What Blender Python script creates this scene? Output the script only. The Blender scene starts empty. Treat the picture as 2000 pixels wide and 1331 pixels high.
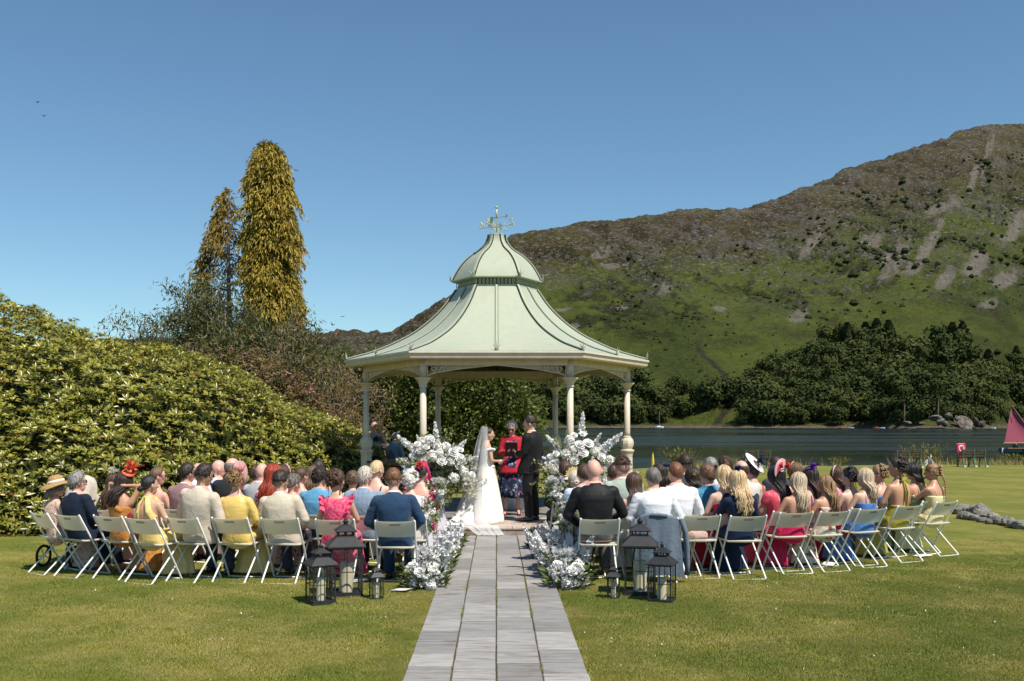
import bpy, math, random
import numpy as np
from mathutils import Vector, Matrix

random.seed(7)
RNG = np.random.default_rng(7)
scene = bpy.context.scene
COL = scene.collection
PI = math.pi
R = math.radians

# ---------------------------------------------------------------- camera
CAM_H, F, PX0, HOR = 1.85, 1960.0, 970.0, 830.0
cam_data = bpy.data.cameras.new("camera")
cam_data.sensor_width = 36.0
cam_data.lens = 36.0 * F / 2000.0
cam_data.shift_x = (1000.0 - PX0) / 2000.0
cam_data.shift_y = (HOR - 665.5) / 2000.0
cam_data.clip_start = 0.1
cam_data.clip_end = 12000.0
cam = bpy.data.objects.new("camera", cam_data)
cam.location = (0, 0, CAM_H)
cam.rotation_euler = (R(90), 0, 0)
COL.objects.link(cam)
scene.camera = cam

# ---------------------------------------------------------------- sky, sun, exposure
SUN_EL = R(57)
SUN_DIR = Vector((0.66 * math.cos(SUN_EL), -0.75 * math.cos(SUN_EL), math.sin(SUN_EL))).normalized()
world = bpy.data.worlds.new("World")
scene.world = world
world.use_nodes = True
wn = world.node_tree
bg = wn.nodes["Background"]
sky = wn.nodes.new("ShaderNodeTexSky")
sky.sky_type = 'NISHITA'
sky.sun_disc = False
sky.sun_elevation = SUN_EL
sky.sun_rotation = math.atan2(SUN_DIR.x, SUN_DIR.y)
sky.altitude = 150
sky.air_density = 1.0
sky.dust_density = 0.02
sky.ozone_density = 0.8
tint = wn.nodes.new("ShaderNodeMix")
tint.data_type, tint.blend_type = 'RGBA', 'MULTIPLY'
tint.inputs[0].default_value = 1.0
tint.inputs[7].default_value = (0.76, 0.97, 1.04, 1)
wn.links.new(sky.outputs[0], tint.inputs[6])
wn.links.new(tint.outputs[2], bg.inputs[0])
bg.inputs[1].default_value = 0.09
sun_data = bpy.data.lights.new("sun", 'SUN')
sun_data.energy = 5.0
sun_data.angle = R(0.53)
sun_data.color = (1.0, 0.93, 0.82)
sun = bpy.data.objects.new("sun", sun_data)
sun.rotation_euler = SUN_DIR.to_track_quat('Z', 'Y').to_euler()
sun.location = (20, -20, 40)
COL.objects.link(sun)
vs = scene.view_settings
vs.view_transform = 'Standard'
vs.look = 'None'
vs.exposure = 0.33
vs.gamma = 1.0
vs.use_curve_mapping = False
scene.render.engine = 'CYCLES'
scene.cycles.use_denoising = True
scene.cycles.max_bounces = 6
scene.cycles.diffuse_bounces = 3
scene.cycles.glossy_bounces = 3
scene.cycles.transmission_bounces = 4
scene.cycles.transparent_max_bounces = 12
scene.cycles.caustics_reflective = False
scene.cycles.caustics_refractive = False


def at(px, py, Y):
    return Vector(((px - PX0) / F * Y, Y, CAM_H - (py - HOR) / F * Y))


# ---------------------------------------------------------------- noise
def _hash(i, j, k, seed):
    n = (i * 374761393 + j * 668265263 + k * 2147483647 + seed * 974711) & 0xFFFFFFFF
    n = ((n ^ (n >> 13)) * 1274126177) & 0xFFFFFFFF
    n = (n ^ (n >> 16)) & 0xFFFFFFFF
    return n / 4294967295.0


def vnoise(p, seed=0):
    p = np.asarray(p, float)
    i = np.floor(p).astype(np.int64)
    f = p - i
    f = f * f * (3 - 2 * f)
    out = 0
    for dx in (0, 1):
        wx = f[:, 0] if dx else 1 - f[:, 0]
        for dy in (0, 1):
            wy = f[:, 1] if dy else 1 - f[:, 1]
            for dz in (0, 1):
                wz = f[:, 2] if dz else 1 - f[:, 2]
                out = out + wx * wy * wz * _hash(i[:, 0] + dx, i[:, 1] + dy, i[:, 2] + dz, seed)
    return out


def fbm(p, octaves=4, seed=0, gain=0.5):
    p = np.asarray(p, float)
    a, s, t = 1.0, 0.0, 0.0
    for o in range(octaves):
        s = s + a * vnoise(p * (2.0 ** o) + 17.3 * o, seed + o)
        t += a
        a *= gain
    return s / t


def smooth(a, b, x):
    t = np.clip((x - a) / (b - a), 0, 1)
    return t * t * (3 - 2 * t)


# ---------------------------------------------------------------- mesh helpers
class MB:
    """collects pieces of one mesh"""

    def __init__(s):
        s.v, s.f, s.m, s.n = [], [], [], 0

    def add(s, v, f, mi=0):
        v = np.asarray(v, float).reshape(-1, 3)
        n = s.n
        s.v.append(v)
        s.f.extend([tuple(int(i) + n for i in q) for q in f])
        s.m.extend([mi] * len(f))
        s.n += len(v)
        return s

    def box(s, c, d, mi=0, M=None):
        x, y, z = d[0] / 2, d[1] / 2, d[2] / 2
        v = np.array([(-x, -y, -z), (x, -y, -z), (x, y, -z), (-x, y, -z), (-x, -y, z), (x, -y, z), (x, y, z), (-x, y, z)])
        if M is not None:
            v = v @ np.array(M.to_3x3()).T
        v = v + np.asarray(c, float)
        return s.add(v, [(3, 2, 1, 0), (4, 5, 6, 7), (0, 1, 5, 4), (1, 2, 6, 5), (2, 3, 7, 6), (3, 0, 4, 7)], mi)

    def beam(s, p0, p1, w, h, mi=0, up=(0, 0, 1)):
        p0, p1 = Vector(p0), Vector(p1)
        d = p1 - p0
        L = d.length
        y = d.normalized()
        x = y.cross(Vector(up))
        if x.length < 1e-4:
            x = y.cross(Vector((1, 0, 0)))
        x.normalize()
        z = x.cross(y)
        M = Matrix((x, y, z)).transposed()
        return s.box((p0 + p1) / 2, (w, L, h), mi, M)

    def rings(s, rings, cap=True, mi=0, closed=False):
        rings = [np.asarray(r, float) for r in rings]
        n = len(rings[0])
        k = len(rings)
        v = np.concatenate(rings)
        f = []
        for i in range(k if closed else k - 1):
            a, b = i * n, ((i + 1) % k) * n
            for j in range(n):
                j2 = (j + 1) % n
                f.append((a + j, a + j2, b + j2, b + j))
        if cap and not closed:
            v = np.concatenate([v, rings[0].mean(0)[None], rings[-1].mean(0)[None]])
            c0, c1 = k * n, k * n + 1
            for j in range(n):
                j2 = (j + 1) % n
                f.append((c0, j2, j))
                f.append((c1, (k - 1) * n + j, (k - 1) * n + j2))
        return s.add(v, f, mi)

    def tube(s, path, radii, n=8, mi=0, cap=True, closed=False, flat=1.0, up=None):
        P = np.asarray(path, float)
        k = len(P)
        if np.isscalar(radii):
            radii = [radii] * k
        if closed:
            T = np.roll(P, -1, 0) - np.roll(P, 1, 0)
        else:
            T = np.gradient(P, axis=0)
        T /= np.linalg.norm(T, axis=1)[:, None] + 1e-12
        ref = np.array(up if up is not None else ((0, 0, 1) if abs(T[0][2]) < 0.9 else (1, 0, 0)), float)
        N = ref - T[0] * ref.dot(T[0])
        N /= np.linalg.norm(N) + 1e-12
        rs = []
        ang = np.arange(n) * 2 * PI / n
        for i in range(k):
            N = N - T[i] * N.dot(T[i])
            N /= np.linalg.norm(N) + 1e-12
            B = np.cross(T[i], N)
            r = radii[i]
            rs.append(P[i] + r * (np.cos(ang)[:, None] * N * flat + np.sin(ang)[:, None] * B))
        return s.rings(rs, cap, mi, closed)

    def lathe(s, prof, c=(0, 0, 0), n=16, mi=0, cap=True):
        ang = np.arange(n) * 2 * PI / n
        rs = [np.stack([r * np.cos(ang) + c[0], r * np.sin(ang) + c[1], np.full(n, z + c[2])], 1) for r, z in prof]
        return s.rings(rs, cap, mi)

    def ball(s, c, r, n=10, k=7, mi=0, M=None):
        r = (r, r, r) if np.isscalar(r) else r
        ang = np.arange(n) * 2 * PI / n
        rs = []
        for i in range(k):
            t = -PI / 2 + PI * (i + 0.5) / k
            v = np.stack([math.cos(t) * np.cos(ang) * r[0], math.cos(t) * np.sin(ang) * r[1], np.full(n, math.sin(t) * r[2])], 1)
            if M is not None:
                v = v @ np.array(M.to_3x3()).T
            rs.append(v + np.asarray(c, float))
        return s.rings(rs, True, mi)

    def cap_seg(s, p0, p1, r0, r1, n=10, mi=0):
        """capsule with rounded ends"""
        p0, p1 = np.asarray(p0, float), np.asarray(p1, float)
        d = p1 - p0
        L = np.linalg.norm(d) + 1e-9
        d = d / L
        pts, rad = [], []
        for t in (80, 50, 20):
            pts.append(p0 - d * r0 * math.sin(R(t))); rad.append(r0 * math.cos(R(t)))
        pts += [p0, (p0 + p1) / 2, p1]
        rad += [r0, (r0 + r1) / 2, r1]
        for t in (20, 50, 80):
            pts.append(p1 + d * r1 * math.sin(R(t))); rad.append(r1 * math.cos(R(t)))
        return s.tube(pts, rad, n, mi)

    def grid(s, P, mi=0):
        P = np.asarray(P, float)
        a, b = P.shape[:2]
        f = [(i * b + j, i * b + j + 1, (i + 1) * b + j + 1, (i + 1) * b + j) for i in range(a - 1) for j in range(b - 1)]
        return s.add(P.reshape(-1, 3), f, mi)

    def verts(s):
        return np.concatenate(s.v) if s.v else np.zeros((0, 3))

    def mesh(s, name, smooth_shade=False):
        me = bpy.data.meshes.new(name)
        me.from_pydata(s.verts().tolist(), [], s.f)
        if any(s.m):
            me.polygons.foreach_set('material_index', s.m)
        if smooth_shade:
            me.polygons.foreach_set('use_smooth', [True] * len(me.polygons))
        me.update()
        return me


def place(me, name, mats=None, parent=None, loc=None, rot=None, scale=None):
    o = bpy.data.objects.new(name, me)
    COL.objects.link(o)
    if mats is not None:
        mats = mats if isinstance(mats, (list, tuple)) else [mats]
        while len(me.materials) < len(mats):
            me.materials.append(mats[len(me.materials)])
        for i, m in enumerate(mats):
            o.material_slots[i].link = 'OBJECT'
            o.material_slots[i].material = m
    if parent is not None:
        o.parent = parent
    if loc is not None:
        o.location = loc
    if rot is not None:
        o.rotation_euler = rot
    if scale is not None:
        o.scale = (scale,) * 3 if np.isscalar(scale) else scale
    return o


def build(mb, name, mats, parent=None, sm=False, **k):
    return place(mb.mesh(name, sm), name, mats, parent, **k)


def empty(name, loc=(0, 0, 0), rz=0.0, scale=1.0):
    o = bpy.data.objects.new(name, None)
    o.empty_display_size = 0.1
    COL.objects.link(o)
    o.location = loc
    o.rotation_euler = (0, 0, rz)
    o.scale = (scale,) * 3
    return o


def tag(o, label=None, cat=None, group=None, kind=None):
    if label: o['label'] = label
    if cat: o['category'] = cat
    if group: o['group'] = group
    if kind: o['kind'] = kind
    return o


def copy_tree(o, parent=None):
    c = o.copy()
    COL.objects.link(c)
    if parent is not None:
        c.parent = parent
    for ch in list(o.children):
        copy_tree(ch, c)
    return c


def fast_mesh(name, V, nper, tint=None, mats=None, smooth_shade=False, matidx=None):
    """V (n*nper,3): n separate polygons of nper corners; tint per polygon"""
    V = np.ascontiguousarray(V, dtype=np.float32).reshape(-1, 3)
    n = len(V) // nper
    me = bpy.data.meshes.new(name)
    me.vertices.add(len(V))
    me.vertices.foreach_set('co', V.ravel())
    me.loops.add(len(V))
    me.loops.foreach_set('vertex_index', np.arange(len(V), dtype=np.int32))
    me.polygons.add(n)
    me.polygons.foreach_set('loop_start', np.arange(0, n * nper, nper, dtype=np.int32))
    if matidx is not None:
        me.polygons.foreach_set('material_index', np.asarray(matidx, dtype=np.int32))
    if tint is not None:
        a = me.attributes.new('tint', 'FLOAT', 'POINT')
        a.data.foreach_set('value', np.repeat(np.asarray(tint, dtype=np.float32), nper))
    me.update(calc_edges=True)
    return me


def indexed_mesh(name, V, Fc, tint=None, smooth_shade=False):
    """V (n,3), Fc (m,k) int"""
    V = np.ascontiguousarray(V, dtype=np.float32)
    Fc = np.ascontiguousarray(Fc, dtype=np.int32)
    m, k = Fc.shape
    me = bpy.data.meshes.new(name)
    me.vertices.add(len(V)); me.vertices.foreach_set('co', V.ravel())
    me.loops.add(m * k); me.loops.foreach_set('vertex_index', Fc.ravel())
    me.polygons.add(m); me.polygons.foreach_set('loop_start', np.arange(0, m * k, k, dtype=np.int32))
    if smooth_shade:
        me.polygons.foreach_set('use_smooth', np.ones(m, dtype=bool))
    if tint is not None:
        a = me.attributes.new('tint', 'FLOAT', 'POINT')
        a.data.foreach_set('value', np.asarray(tint, dtype=np.float32))
    me.update(calc_edges=True)
    return me


def frames(D, roll=None):
    """rotation matrices whose y axis is D (n,3)"""
    D = D / (np.linalg.norm(D, axis=1)[:, None] + 1e-9)
    up = np.where(np.abs(D[:, 2:3]) < 0.95, np.array([[0, 0, 1.0]]), np.array([[1.0, 0, 0]]))
    X = np.cross(D, up)
    X /= np.linalg.norm(X, axis=1)[:, None] + 1e-9
    Z = np.cross(X, D)
    if roll is not None:
        c, s_ = np.cos(roll)[:, None], np.sin(roll)[:, None]
        X, Z = X * c + Z * s_, Z * c - X * s_
    return np.stack([X, D, Z], 2)


def stamp(T, Fc, pos, M, sc, tint=None):
    """copy template T (k,3), faces Fc (m,q) to n places; returns V, F, tint"""
    n, k = len(pos), len(T)
    sc = np.asarray(sc, float).reshape(n, 1, 1) if np.ndim(sc) == 1 else np.asarray(sc, float).reshape(n, 1, 3)
    V = np.einsum('nij,nkj->nki', M, T[None] * sc) + pos[:, None]
    Fx = (Fc[None] + (np.arange(n) * k)[:, None, None]).reshape(-1, Fc.shape[1])
    tt = None if tint is None else np.repeat(tint, k)
    return V.reshape(-1, 3), Fx, tt


def rand_dirs(n, rng=RNG):
    v = rng.normal(size=(n, 3))
    return v / np.linalg.norm(v, axis=1)[:, None]


# remesh in a scratch scene so that the real scene is not re-evaluated
TS = bpy.data.scenes.new("scratch")


def remesh(mb, name, voxel=0.013, iters=3, disp=None, keep=0.45):
    me = mb.mesh(name)
    ob = bpy.data.objects.new('scratch', me)
    TS.collection.objects.link(ob)
    m = ob.modifiers.new('r', 'REMESH'); m.mode = 'VOXEL'; m.voxel_size = voxel; m.use_smooth_shade = True
    if iters:
        s_ = ob.modifiers.new('s', 'SMOOTH'); s_.iterations = iters; s_.factor = 0.5
    if keep < 1:
        d_ = ob.modifiers.new('d', 'DECIMATE'); d_.ratio = keep
    vl = TS.view_layers[0]
    vl.update()
    dg = vl.depsgraph
    out = bpy.data.meshes.new_from_object(ob.evaluated_get(dg), depsgraph=dg)
    out.name = name
    bpy.data.objects.remove(ob)
    bpy.data.meshes.remove(me)
    out.polygons.foreach_set('use_smooth', [True] * len(out.polygons))
    if disp is not None:
        n = len(out.vertices)
        co = np.empty(n * 3); out.vertices.foreach_get('co', co); co = co.reshape(-1, 3)
        no = np.empty(n * 3); out.vertices.foreach_get('normal', no); no = no.reshape(-1, 3)
        co = co + no * disp(co, no)[:, None]
        out.vertices.foreach_set('co', co.ravel())
        out.update()
    return out


def mesh_arrays(me):
    n = len(me.vertices)
    co = np.empty(n * 3); me.vertices.foreach_get('co', co)
    return co.reshape(-1, 3), [tuple(p.vertices) for p in me.polygons]


# ---------------------------------------------------------------- material helpers
class NT:
    def __init__(s, name):
        s.m = bpy.data.materials.new(name)
        s.m.use_nodes = True
        s.t = s.m.node_tree
        s.t.nodes.clear()
        s.out = s.t.nodes.new('ShaderNodeOutputMaterial')
        s.b = s.t.nodes.new('ShaderNodeBsdfPrincipled')
        s.t.links.new(s.b.outputs[0], s.out.inputs[0])

    def n(s, typ, **k):
        nd = s.t.nodes.new(typ)
        for a, v in k.items():
            setattr(nd, a, v)
        return nd

    def set(s, nd, key, v):
        if isinstance(v, bpy.types.NodeSocket):
            s.t.links.new(v, nd.inputs[key])
        elif v is not None:
            inp = nd.inputs[key]
            if hasattr(inp.default_value, '__len__') and not np.isscalar(v):
                v = tuple(v)
                if len(inp.default_value) == 4 and len(v) == 3:
                    v = v + (1.0,)
                inp.default_value = v
            else:
                inp.default_value = v

    def coord(s, kind='Object', scale=None):
        tc = s.n('ShaderNodeTexCoord')
        if scale is None:
            return tc.outputs[kind]
        mp = s.n('ShaderNodeMapping')
        s.t.links.new(tc.outputs[kind], mp.inputs[0])
        mp.inputs['Scale'].default_value = scale if not np.isscalar(scale) else (scale,) * 3
        return mp.outputs[0]

    def pos(s, scale=None):
        g = s.n('ShaderNodeNewGeometry')
        if scale is None:
            return g.outputs['Position']
        mp = s.n('ShaderNodeMapping')
        s.t.links.new(g.outputs['Position'], mp.inputs[0])
        mp.inputs['Scale'].default_value = scale if not np.isscalar(scale) else (scale,) * 3
        return mp.outputs[0]

    def noise(s, vec, scale=5, detail=4, rough=0.55, dist=0.0):
        nd = s.n('ShaderNodeTexNoise')
        s.set(nd, 'Vector', vec); s.set(nd, 'Scale', scale); s.set(nd, 'Detail', detail); s.set(nd, 'Roughness', rough); s.set(nd, 'Distortion', dist)
        return nd.outputs['Fac']

    def ramp(s, fac, stops, interp='LINEAR'):
        nd = s.n('ShaderNodeValToRGB')
        s.set(nd, 0, fac)
        cr = nd.color_ramp
        cr.interpolation = interp
        while len(cr.elements) < len(stops):
            cr.elements.new(0.5)
        for e, (p, c) in zip(cr.elements, stops):
            e.position = p
            e.color = (c, c, c, 1) if np.isscalar(c) else tuple(c) + (1,)
        return nd.outputs[0]

    def mix(s, fac, a, b, mode='MIX'):
        nd = s.n('ShaderNodeMix', data_type='RGBA', blend_type=mode)
        s.set(nd, 0, fac); s.set(nd, 6, a); s.set(nd, 7, b)
        return nd.outputs[2]

    def math(s, op, a, b=0.0):
        nd = s.n('ShaderNodeMath', operation=op)
        s.set(nd, 0, a); s.set(nd, 1, b)
        return nd.outputs[0]

    def attr(s, name, out='Fac'):
        return s.n('ShaderNodeAttribute', attribute_name=name).outputs[out]

    def rnd(s):
        return s.n('ShaderNodeObjectInfo').outputs['Random']

    def bump(s, h, strength=0.3, dist=0.02):
        nd = s.n('ShaderNodeBump')
        s.set(nd, 'Height', h); s.set(nd, 'Strength', strength); s.set(nd, 'Distance', dist)
        s.t.links.new(nd.outputs[0], s.b.inputs['Normal'])
        return nd

    def base(s, c):
        s.set(s.b, 'Base Color', c)
        return s

    def p(s, **k):
        names = dict(rough='Roughness', spec='Specular IOR Level', metal='Metallic', trans='Transmission Weight', alpha='Alpha', sheen='Sheen Weight', sub='Subsurface Weight', ior='IOR', coat='Coat Weight')
        for a, v in k.items():
            s.set(s.b, names[a], v)
        return s


def mat(name, col, rough=0.6, spec=0.35, var=0.12, vscale=8.0, bump=0.0, bscale=40.0, metal=0.0, col2=None, bdist=0.01):
    t = NT(name)
    v = t.coord('Object')
    n = t.noise(v, vscale, 4)
    c2 = col2 if col2 is not None else tuple(max(0, c * (1 - 2 * var)) for c in col)
    c1 = tuple(min(1, c * (1 + var)) for c in col)
    t.base(t.ramp(n, [(0.3, c2), (0.7, c1)]))
    t.p(rough=rough, spec=spec, metal=metal)
    if bump:
        t.bump(t.noise(v, bscale, 5), bump, bdist)
    return t.m


_cloth = {}


def cloth(name, col, pattern=None, cols=(), scale=14.0, rough=0.8, spec=0.2, sheen=0.15, fine=420.0):
    key = name
    if key in _cloth:
        return _cloth[key]
    t = NT(name)
    v = t.coord('Object')
    soft = t.noise(v, 9, 3)
    c = t.mix(soft, tuple(x * 0.88 for x in col), tuple(min(1, x * 1.08) for x in col))
    if pattern in ('floral', 'leaf'):
        wv = t.n('ShaderNodeVectorMath', operation='ADD')
        nz = t.n('ShaderNodeTexNoise'); t.set(nz, 'Vector', v); t.set(nz, 'Scale', scale * 1.2)
        sc = t.n('ShaderNodeVectorMath', operation='SCALE'); t.t.links.new(nz.outputs['Color'], sc.inputs[0]); sc.inputs['Scale'].default_value = 0.09 if pattern == 'floral' else 0.05
        t.t.links.new(v, wv.inputs[0]); t.t.links.new(sc.outputs[0], wv.inputs[1])
        mp = t.n('ShaderNodeMapping'); t.t.links.new(wv.outputs[0], mp.inputs[0])
        if pattern == 'leaf':
            mp.inputs['Scale'].default_value = (1.6, 1.6, 0.45); mp.inputs['Rotation'].default_value = (0.5, 0.5, 0.3)
        for i, cc in enumerate(cols):
            vo = t.n('ShaderNodeTexVoronoi'); t.t.links.new(mp.outputs[0], vo.inputs['Vector']); vo.inputs['Scale'].default_value = scale * (1 + 0.37 * i)
            k = t.ramp(vo.outputs['Distance'], [(0.0, 1.0), (0.30 + 0.05 * (i % 2), 1.0), (0.40, 0.0)])
            sp = t.n('ShaderNodeSeparateColor'); t.t.links.new(vo.outputs['Color'], sp.inputs[0])
            pick = t.ramp(sp.outputs[i % 3], [(0.0, 0.0), (0.40, 0.0), (0.46, 1.0)])
            c = t.mix(t.math('MULTIPLY', k, pick), c, cc)
    elif pattern == 'damask':
        n2 = t.noise(v, scale, 5, 0.65, 1.2)
        c = t.mix(t.ramp(n2, [(0.46, 0.0), (0.54, 1.0)]), c, cols[0])
    elif pattern == 'check':
        for ax, cc in ((0, cols[0]), (2, cols[0])):
            sx = t.n('ShaderNodeSeparateXYZ'); t.t.links.new(v, sx.inputs[0])
            w = t.math('SINE', t.math('MULTIPLY', sx.outputs[ax], scale * 6.28))
            c = t.mix(t.ramp(w, [(0.72, 0.0), (0.95, 0.45)]), c, cc)
    t.base(c).p(rough=rough, spec=spec, sheen=sheen if max(col) > .08 else .02)
    h = t.math('ADD', t.math('MULTIPLY', t.noise(v, 10, 3, 0.5, 1.0), 1.5), t.math('MULTIPLY', t.noise(v, fine, 2), 0.08))
    t.bump(h, 0.35, 0.02)
    _cloth[key] = t.m
    return t.m


_hairm = {}


def hair_mat(name, col, col2=None, rough=0.42):
    if name in _hairm:
        return _hairm[name]
    t = NT('hair_' + name)
    v = t.coord('Object', (70, 70, 9))
    n = t.noise(v, 1.0, 4, 0.6)
    c2 = col2 if col2 is not None else tuple(x * 0.45 for x in col)
    t.base(t.ramp(n, [(0.36, c2), (0.62, col)])).p(rough=rough, spec=0.45)
    t.bump(n, 0.9, 0.012)
    _hairm[name] = t.m
    return t.m


_skin = {}


def skin_mat(name, col):
    if name in _skin:
        return _skin[name]
    t = NT('skin_' + name)
    v = t.coord('Object')
    n = t.noise(v, 14, 4)
    t.base(t.ramp(n, [(0.3, (col[0] * .9, col[1] * .82, col[2] * .8)), (0.7, col)])).p(rough=0.45, spec=0.4, sub=0.0)
    t.bump(t.noise(v, 160, 3), 0.08, 0.005)
    _skin[name] = t.m
    return t.m
# ================================================================ LAND
LAKE_Z = -0.5


def lawn_edge(x):
    """y of the lawn's shore edge"""
    return 38.0 + 7.5 * smooth(-3, 12, x) + 0.06 * np.maximum(x - 10, 0) + 0.5 * np.sin(x * 0.7) + 0.3 * np.sin(x * 1.9 + 1)


xs = np.concatenate([np.linspace(-400, -30, 24), np.linspace(-28, 60, 150), np.linspace(64, 420, 24)])
ts = np.concatenate([np.linspace(-1.0, 0.80, 60), np.linspace(0.82, 1.0, 24), np.linspace(1.004, 1.10, 26), np.linspace(1.2, 6, 12)])
GX, GT = np.meshgrid(xs, ts, indexing='ij')
E = lawn_edge(GX)
GY = GT * E
GZ = np.where(GT < 1, 0.0, -1.1 * smooth(1.0, 1.10, GT))
GZ = GZ + 0.02 * (fbm(np.stack([GX.ravel() * .25, GY.ravel() * .25, 0 * GX.ravel()], 1), 3).reshape(GX.shape) - .5) * smooth(24, 30, GY)
t = NT('lawn_turf')
v = t.pos()
big = t.noise(v, 0.55, 4, 0.6)
mid = t.noise(v, 3.2, 5, 0.65)
fine = t.noise(t.pos((1, .55, 1)), 55, 5, 0.75)
c = t.ramp(fine, [(0.25, (0.075, 0.083, 0.014)), (0.5, (0.165, 0.163, 0.027)), (0.75, (0.27, 0.245, 0.056))])
c = t.mix(t.ramp(mid, [(0.40, 0.0), (0.60, 0.65)]), c, (0.26, 0.215, 0.07))
c = t.mix(t.ramp(big, [(0.42, 0.0), (0.58, 0.7)]), c, (0.105, 0.135, 0.02))
t.base(c).p(rough=0.9, spec=0.15)
t.bump(t.math('ADD', fine, t.math('MULTIPLY', mid, 0.5)), 0.6, 0.02)
mb = MB()
mb.grid(np.stack([GX, GY, GZ], 2))
lawn = build(mb, 'lawn', t.m, sm=True)
tag(lawn, 'mown green lawn with dry patches running down to the lake', 'lawn', kind='structure')

# ---- lake
t = NT('lake_water')
v = t.pos((0.22, 1.0, 1.0))
w1 = t.noise(v, 1.6, 4, 0.6)
w2 = t.noise(t.pos((0.02, 0.055, 1)), 1.0, 3, 0.5)
t.base(t.ramp(w2, [(0.35, (0.005, 0.010, 0.014)), (0.7, (0.007, 0.016, 0.024))]))
t.p(rough=t.ramp(w2, [(0.4, 0.10), (0.62, 0.24)]), spec=0.5)
t.bump(t.math('MULTIPLY', w1, t.ramp(w2, [(0.35, 0.35), (0.65, 1.0)])), 0.55, 0.12)
mb = MB()
mb.grid([[(-3000, 20, LAKE_Z), (3000, 20, LAKE_Z)], [(-3000, 3000, LAKE_Z), (3000, 3000, LAKE_Z)]])
tag(build(mb, 'lake', t.m), 'dark blue rippled lake beyond the lawn', 'lake', kind='structure')
mb = MB()
mb.grid([[(-6000, -400, -2.2), (6000, -400, -2.2)], [(-6000, 6000, -2.2), (6000, 6000, -2.2)]])
tag(build(mb, 'ground', mat('lake_bed', (0.06, 0.05, 0.035), 0.95)), 'dark ground under the lake and far valley', 'ground', kind='structure')

# ---- fell across the lake: a real slope 750 m to 2 km away
SKY = np.array([(-2400, 610), (-800, 640), (-200, 672), (300, 668), (560, 664), (640, 655), (690, 643), (722, 653), (760, 650), (820, 616), (870, 588), (920, 540), (960, 495), (1000, 464),
                (1040, 455), (1090, 450), (1130, 438), (1200, 432), (1270, 425), (1330, 413), (1380, 410), (1450, 412), (1500, 395), (1560, 373), (1620, 352), (1650, 331), (1700, 318), (1760, 298),
                (1820, 280), (1880, 256), (1920, 248), (1960, 246), (2010, 244), (2100, 262), (2300, 330), (2700, 430), (3600, 560)], float)


def ridge_e(a):
    return np.interp(a * F + PX0, SKY[:, 0], (HOR - SKY[:, 1]) / F)


def ridge_y(a):
    return np.interp(a * F + PX0, [-2400, 300, 690, 1000, 1500, 2000, 3600], [1500, 1500, 1350, 1350, 1650, 2150, 2200])


def shore_y(a):
    px = a * F + PX0
    return np.interp(px, [-2400, 600, 760, 1000, 1330, 1460, 1700, 1760, 1850, 1940, 1990, 3600], [820, 800, 700, 760, 780, 735, 700, 620, 600, 640, 760, 820])


def fell_point(a, u):
    """a = tangent of the bearing, u = 0 shore .. 1 ridge"""
    ys, yr = shore_y(a), ridge_y(a)
    y = ys + (yr - ys) * u
    e = ridge_e(a) * (0.022 * smooth(0, 0.05, u) * 1.0 + 0.978 * np.clip(u, 0, 1) ** 0.92)
    z = 1.85 * 0 + e * y + LAKE_Z * (1 - smooth(0, .03, u)) + (CAM_H) * smooth(0.2, 1, u)
    drop = np.maximum(u - 1, 0)
    z = z - drop * 420 - drop ** 2 * 600
    return np.stack([a * y, y, z], -1)


NA, NU = 560, 250
aa = np.concatenate([np.linspace(-1.6, -0.2, 60), np.linspace(-0.19, 0.56, 440), np.linspace(0.565, 1.4, 60)])
uu = np.concatenate([np.linspace(-0.02, 1.0, 225), np.linspace(1.01, 1.6, 25)])
A_, U_ = np.meshgrid(aa, uu, indexing='ij')
P = fell_point(A_, U_)
PXg = A_ * F + PX0
flat = P.reshape(-1, 3)
q = np.stack([flat[:, 0] / 90, flat[:, 1] / 140, flat[:, 2] / 70], 1)
n1 = fbm(q, 5, 3).reshape(A_.shape)
n2 = fbm(q * 3.1, 5, 11, 0.6).reshape(A_.shape)
n3 = fbm(q * 9.0, 4, 19, 0.65).reshape(A_.shape)
ridged = 1 - np.abs(2 * n2 - 1)
# slanting grain: gullies run down the slope, ledges dip to the right
gx = flat[:, 0] / 26 + flat[:, 2] / 60
gul = fbm(np.stack([gx, flat[:, 2] / 160, flat[:, 1] * 0], 1), 4, 29).reshape(A_.shape)
led = fbm(np.stack([flat[:, 0] / 150 - flat[:, 2] / 70, flat[:, 2] / 17 + flat[:, 0] / 55, flat[:, 1] / 200], 1), 4, 37, .6).reshape(A_.shape)
e_ = (P[..., 2]) / P[..., 1]
elev = np.clip(U_, 0, 1)
rockzone = smooth(0.50, 0.72, elev + 0.22 * (n1 - .5) * 2)
right = smooth(1250, 1750, PXg)
rockzone = np.clip(rockzone + 0.55 * right * smooth(0.30, 0.5, elev + 0.3 * (n1 - .5)), 0, 1)
amp = 3.5 + 20 * rockzone
dz = (n1 - .5) * 16 * smooth(0.03, .3, elev) + (ridged - .6) * amp + (n3 - .5) * (1.5 + 7 * rockzone) + (led - .5) * 24 * rockzone + (gul - .5) * 9 * smooth(.05, .3, elev)
dz *= smooth(0.0, 0.10, elev)
dz *= 1 - 0.65 * smooth(0.93, 1.0, U_)
P[..., 2] += dz

# colours the ground really has: bracken, heath, rock, scree
def lerp(a, b, k):
    return a + (b - a) * k[..., None]


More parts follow.
